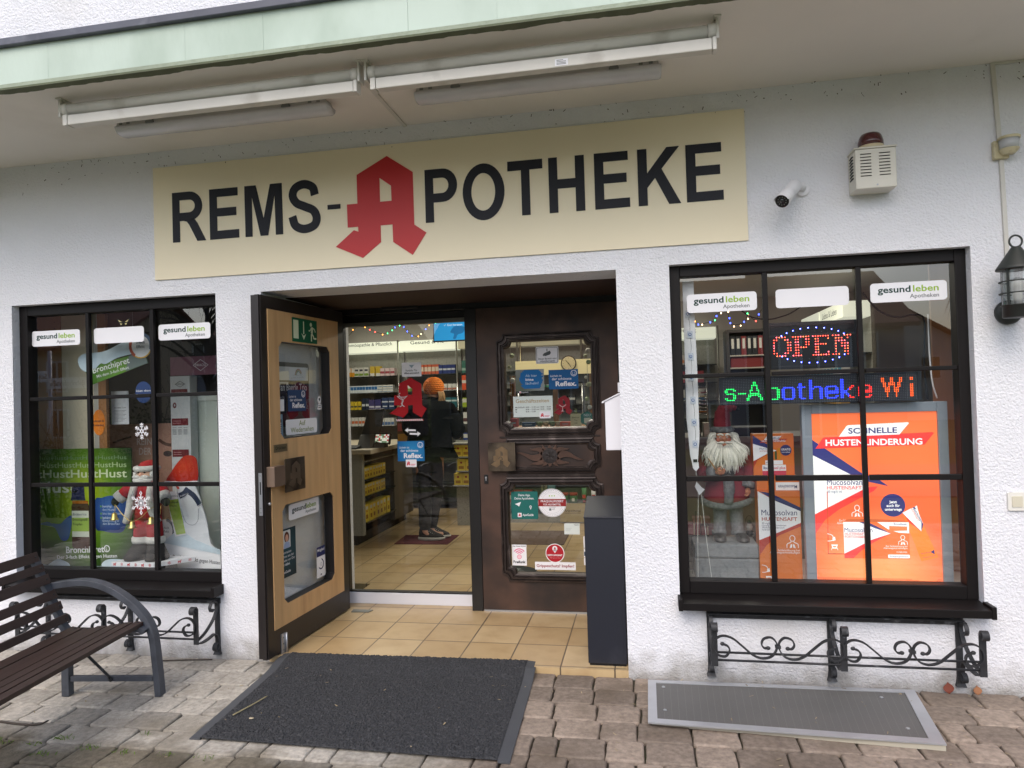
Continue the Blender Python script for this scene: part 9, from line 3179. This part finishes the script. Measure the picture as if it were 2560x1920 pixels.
house('pale gabled house farther right across the street', 11.4, 17.8, -48, -38, -0.9, 3.9, 5.9, (196, 192, 190), False, [(12.6, 1.6, 1.1, 1.3), (14.6, 1.6, 1.1, 1.3), (16.6, 1.6, 1.1, 1.3)])
house('lilac-grey house with tall windows at the left across the street', -18.0, -11.5, -34, -23.5, -0.9, 4.4, 6.4, (158, 152, 164), True, [(-17.6, 2.6, 1.2, 1.5), (-15.5, 2.6, 1.2, 1.5), (-13, 2.6, 1.2, 1.5), (-17.6, 0.2, 1.2, 1.5), (-15.5, 0.2, 1.2, 1.5)])
house('beige house with brown roof at the far left across the street', -36, -24, -34, -25, -0.9, 4.4, 7.0, (176, 160, 136), True, [(-33, 2.2, 1.2, 1.5), (-30, 2.2, 1.2, 1.5), (-26.5, 2.2, 1.2, 1.5), (-26.5, 0.0, 1.2, 1.4)])
house('cream low house in the middle across the street', -8.5, -0.5, -34, -25, -0.9, 3.0, 5.8, (190, 180, 160), True, [(-7, 0.6, 1.2, 1.4), (-4.5, 0.6, 1.2, 1.4), (-2, 0.6, 1.2, 1.4)])
def leaves(mb, c, r, n, size, m):
 for k in range(n):
  v = Vector((rng.gauss(0, 1), rng.gauss(0, 1), rng.gauss(0, 1))).normalized() * (rng.random() ** 0.4)
  p_ = Vector((c[0] + v.x * r[0], c[1] + v.y * r[1], c[2] + v.z * r[2]))
  a = Vector((rng.gauss(0, 1), rng.gauss(0, 1), rng.gauss(0, 1))).normalized() * size
  b = a.orthogonal().normalized() * size * 0.7
  mb.add([p_ - a, p_ + b, p_ + a, p_ - b], [(0, 1, 2, 3)], m)
hg = mat('hedge_leaf', rgb(84, 92, 54), 0.8, isl=0.5)
wdt = mat('bare_bark', rgb(64, 56, 50), 0.9, var=0.2)
t = thing('hedge', 'scrubby green-brown hedge along the pavement behind the viewer on the left', 'hedge', (-9.5, -7.4, -0.75))
mb = MB()
for k in range(16):
 leaves(mb, (-14.5 + k * 0.7, -7.4 + rng.uniform(-0.2, 0.2), (0.45 if k > 7 else 0.1) + rng.uniform(-0.1, 0.15)), (0.7, 0.6, 1.2 if k > 7 else 0.95), 1000, 0.035, hg)
mb.obj('foliage', t)
mb = MB()
for k in range(90):
 x = rng.uniform(-14.5, -4)
 mb.tube([(x, -7.4, -0.75), (x + rng.uniform(-0.3, 0.3), -7.2, 0.5), (x + rng.uniform(-0.8, 0.8), -6.9, 1.7 + rng.uniform(-0.4, 0.5))], [0.02, 0.012, 0.004], wdt, 4)
mb.obj('twigs', t)
def bare_tree(label, x, y, z0, h, seed):
 r_ = random.Random(seed)
 t = thing('bare_tree', label, 'tree', (x, y, z0), 'bare trees across the street')
 mb = MB()
 tips = []
 mb.tube([(x, y, z0), (x + 0.05, y, z0 + h * 0.3), (x - 0.05, y, z0 + h * 0.6), (x, y, z0 + h * 0.9)], [0.2, 0.15, 0.1, 0.04], wdt, 8)
 mb.obj('trunk', t)
 mb = MB()
 for k in range(46):
  zz = z0 + h * r_.uniform(0.3, 0.9)
  a = r_.uniform(0, 2 * pi)
  L_ = h * r_.uniform(0.15, 0.42)
  p1 = (x + math.cos(a) * L_ * 0.5, y + math.sin(a) * L_ * 0.5, zz + L_ * 0.45)
  p2 = (x + math.cos(a) * L_, y + math.sin(a) * L_, zz + L_ * 0.55)
  mb.tube(catmull([(x, y, zz), p1, p2], 3), [0.05, 0.045, 0.04, 0.03, 0.022, 0.016, 0.008], wdt, 5)
  for q in range(9):
   b = r_.uniform(0, 2 * pi)
   f = r_.uniform(0.4, 1)
   s_ = Vector(p1).lerp(Vector(p2), f)
   mb.tube([s_, s_ + Vector((math.cos(b) * 0.25, math.sin(b) * 0.25, 0.05)), s_ + Vector((math.cos(b) * 0.45, math.sin(b) * 0.45, -0.25 - 0.4 * r_.random()))], [0.012, 0.008, 0.003], wdt, 3)
 mb.obj('crown', t)
bare_tree('bare tree with hanging twigs at the right across the street', 9.8, -12.5, -0.9, 7.5, 3)
bare_tree('bare tree standing behind the hedge at the left', -13.0, -17, -0.9, 7, 5)
t = thing('street_sign', 'street sign post with two white name plates on the left behind the viewer', 'street sign', (-11.55, -9.2, -0.9))
mb = MB()
mb.tube([(-11.55, -9.2, -0.9), (-11.55, -9.2, 2.7)], 0.04, ALU, 10)
mb.obj('post', t)
for (xa, z, s) in ((-12.05, 2.14, 'Schloßgartenstr.'), (-11.05, 1.98, 'Bahnhofstraße')):
 mb = MB(frame((xa, -9.15, z), (-1, 0, 0), (0, 0, 1)))
 mb.rect(-0.5, 0.5, -0.12, 0.12, WHITEP, 0, 0.02)
 mb.text(s, 0, -0.05, 0.15, paint(40, 40, 44), 'c', w=0.022)
 mb.obj('name_plate', t)
t = thing('bicycle_rack', 'tubular steel bicycle rack on the grass behind the viewer', 'bicycle rack', (-2.4, -6.0, -0.5))
for k in range(4):
 mb = MB()
 x = -3.2 + k * 0.5
 mb.tube(catmull([(x, -5.8, -0.55), (x, -5.8, 0.15), (x, -5.9, 0.25), (x, -6.4, 0.25), (x, -6.5, 0.15), (x, -6.5, -0.65)], 4), 0.02, chrome, 8)
 mb.obj('hoop', t)
mb = MB()
mb.tube([(-3.4, -5.8, -0.1), (-1.5, -5.8, -0.1)], 0.02, chrome, 8)
mb.obj('rail', t)
mb = MB()
hl = mat('winter_wood', rgb(116, 108, 98), 0.95, var=0.35, vs=0.25, bump=1.0, bs=0.6, bdist=1.0)
vs, fs = [], []
for j in range(9):
 for i in range(31):
  x = -150 + i * 10
  vs.append((x, -90 - j * 14, -1 + 0.6 * (9 + 7 * math.exp(-((x + 70) / 45) ** 2) + 1.5 * math.sin(x * 0.09)) * math.sin(j / 8 * pi / 2) ** 1.2))
fs = [(j * 31 + i, (j + 1) * 31 + i, (j + 1) * 31 + i + 1, j * 31 + i + 1) for j in range(8) for i in range(30)]
mb.add(vs, fs, hl, True)
tag(mb.obj('hills'), kind='structure')
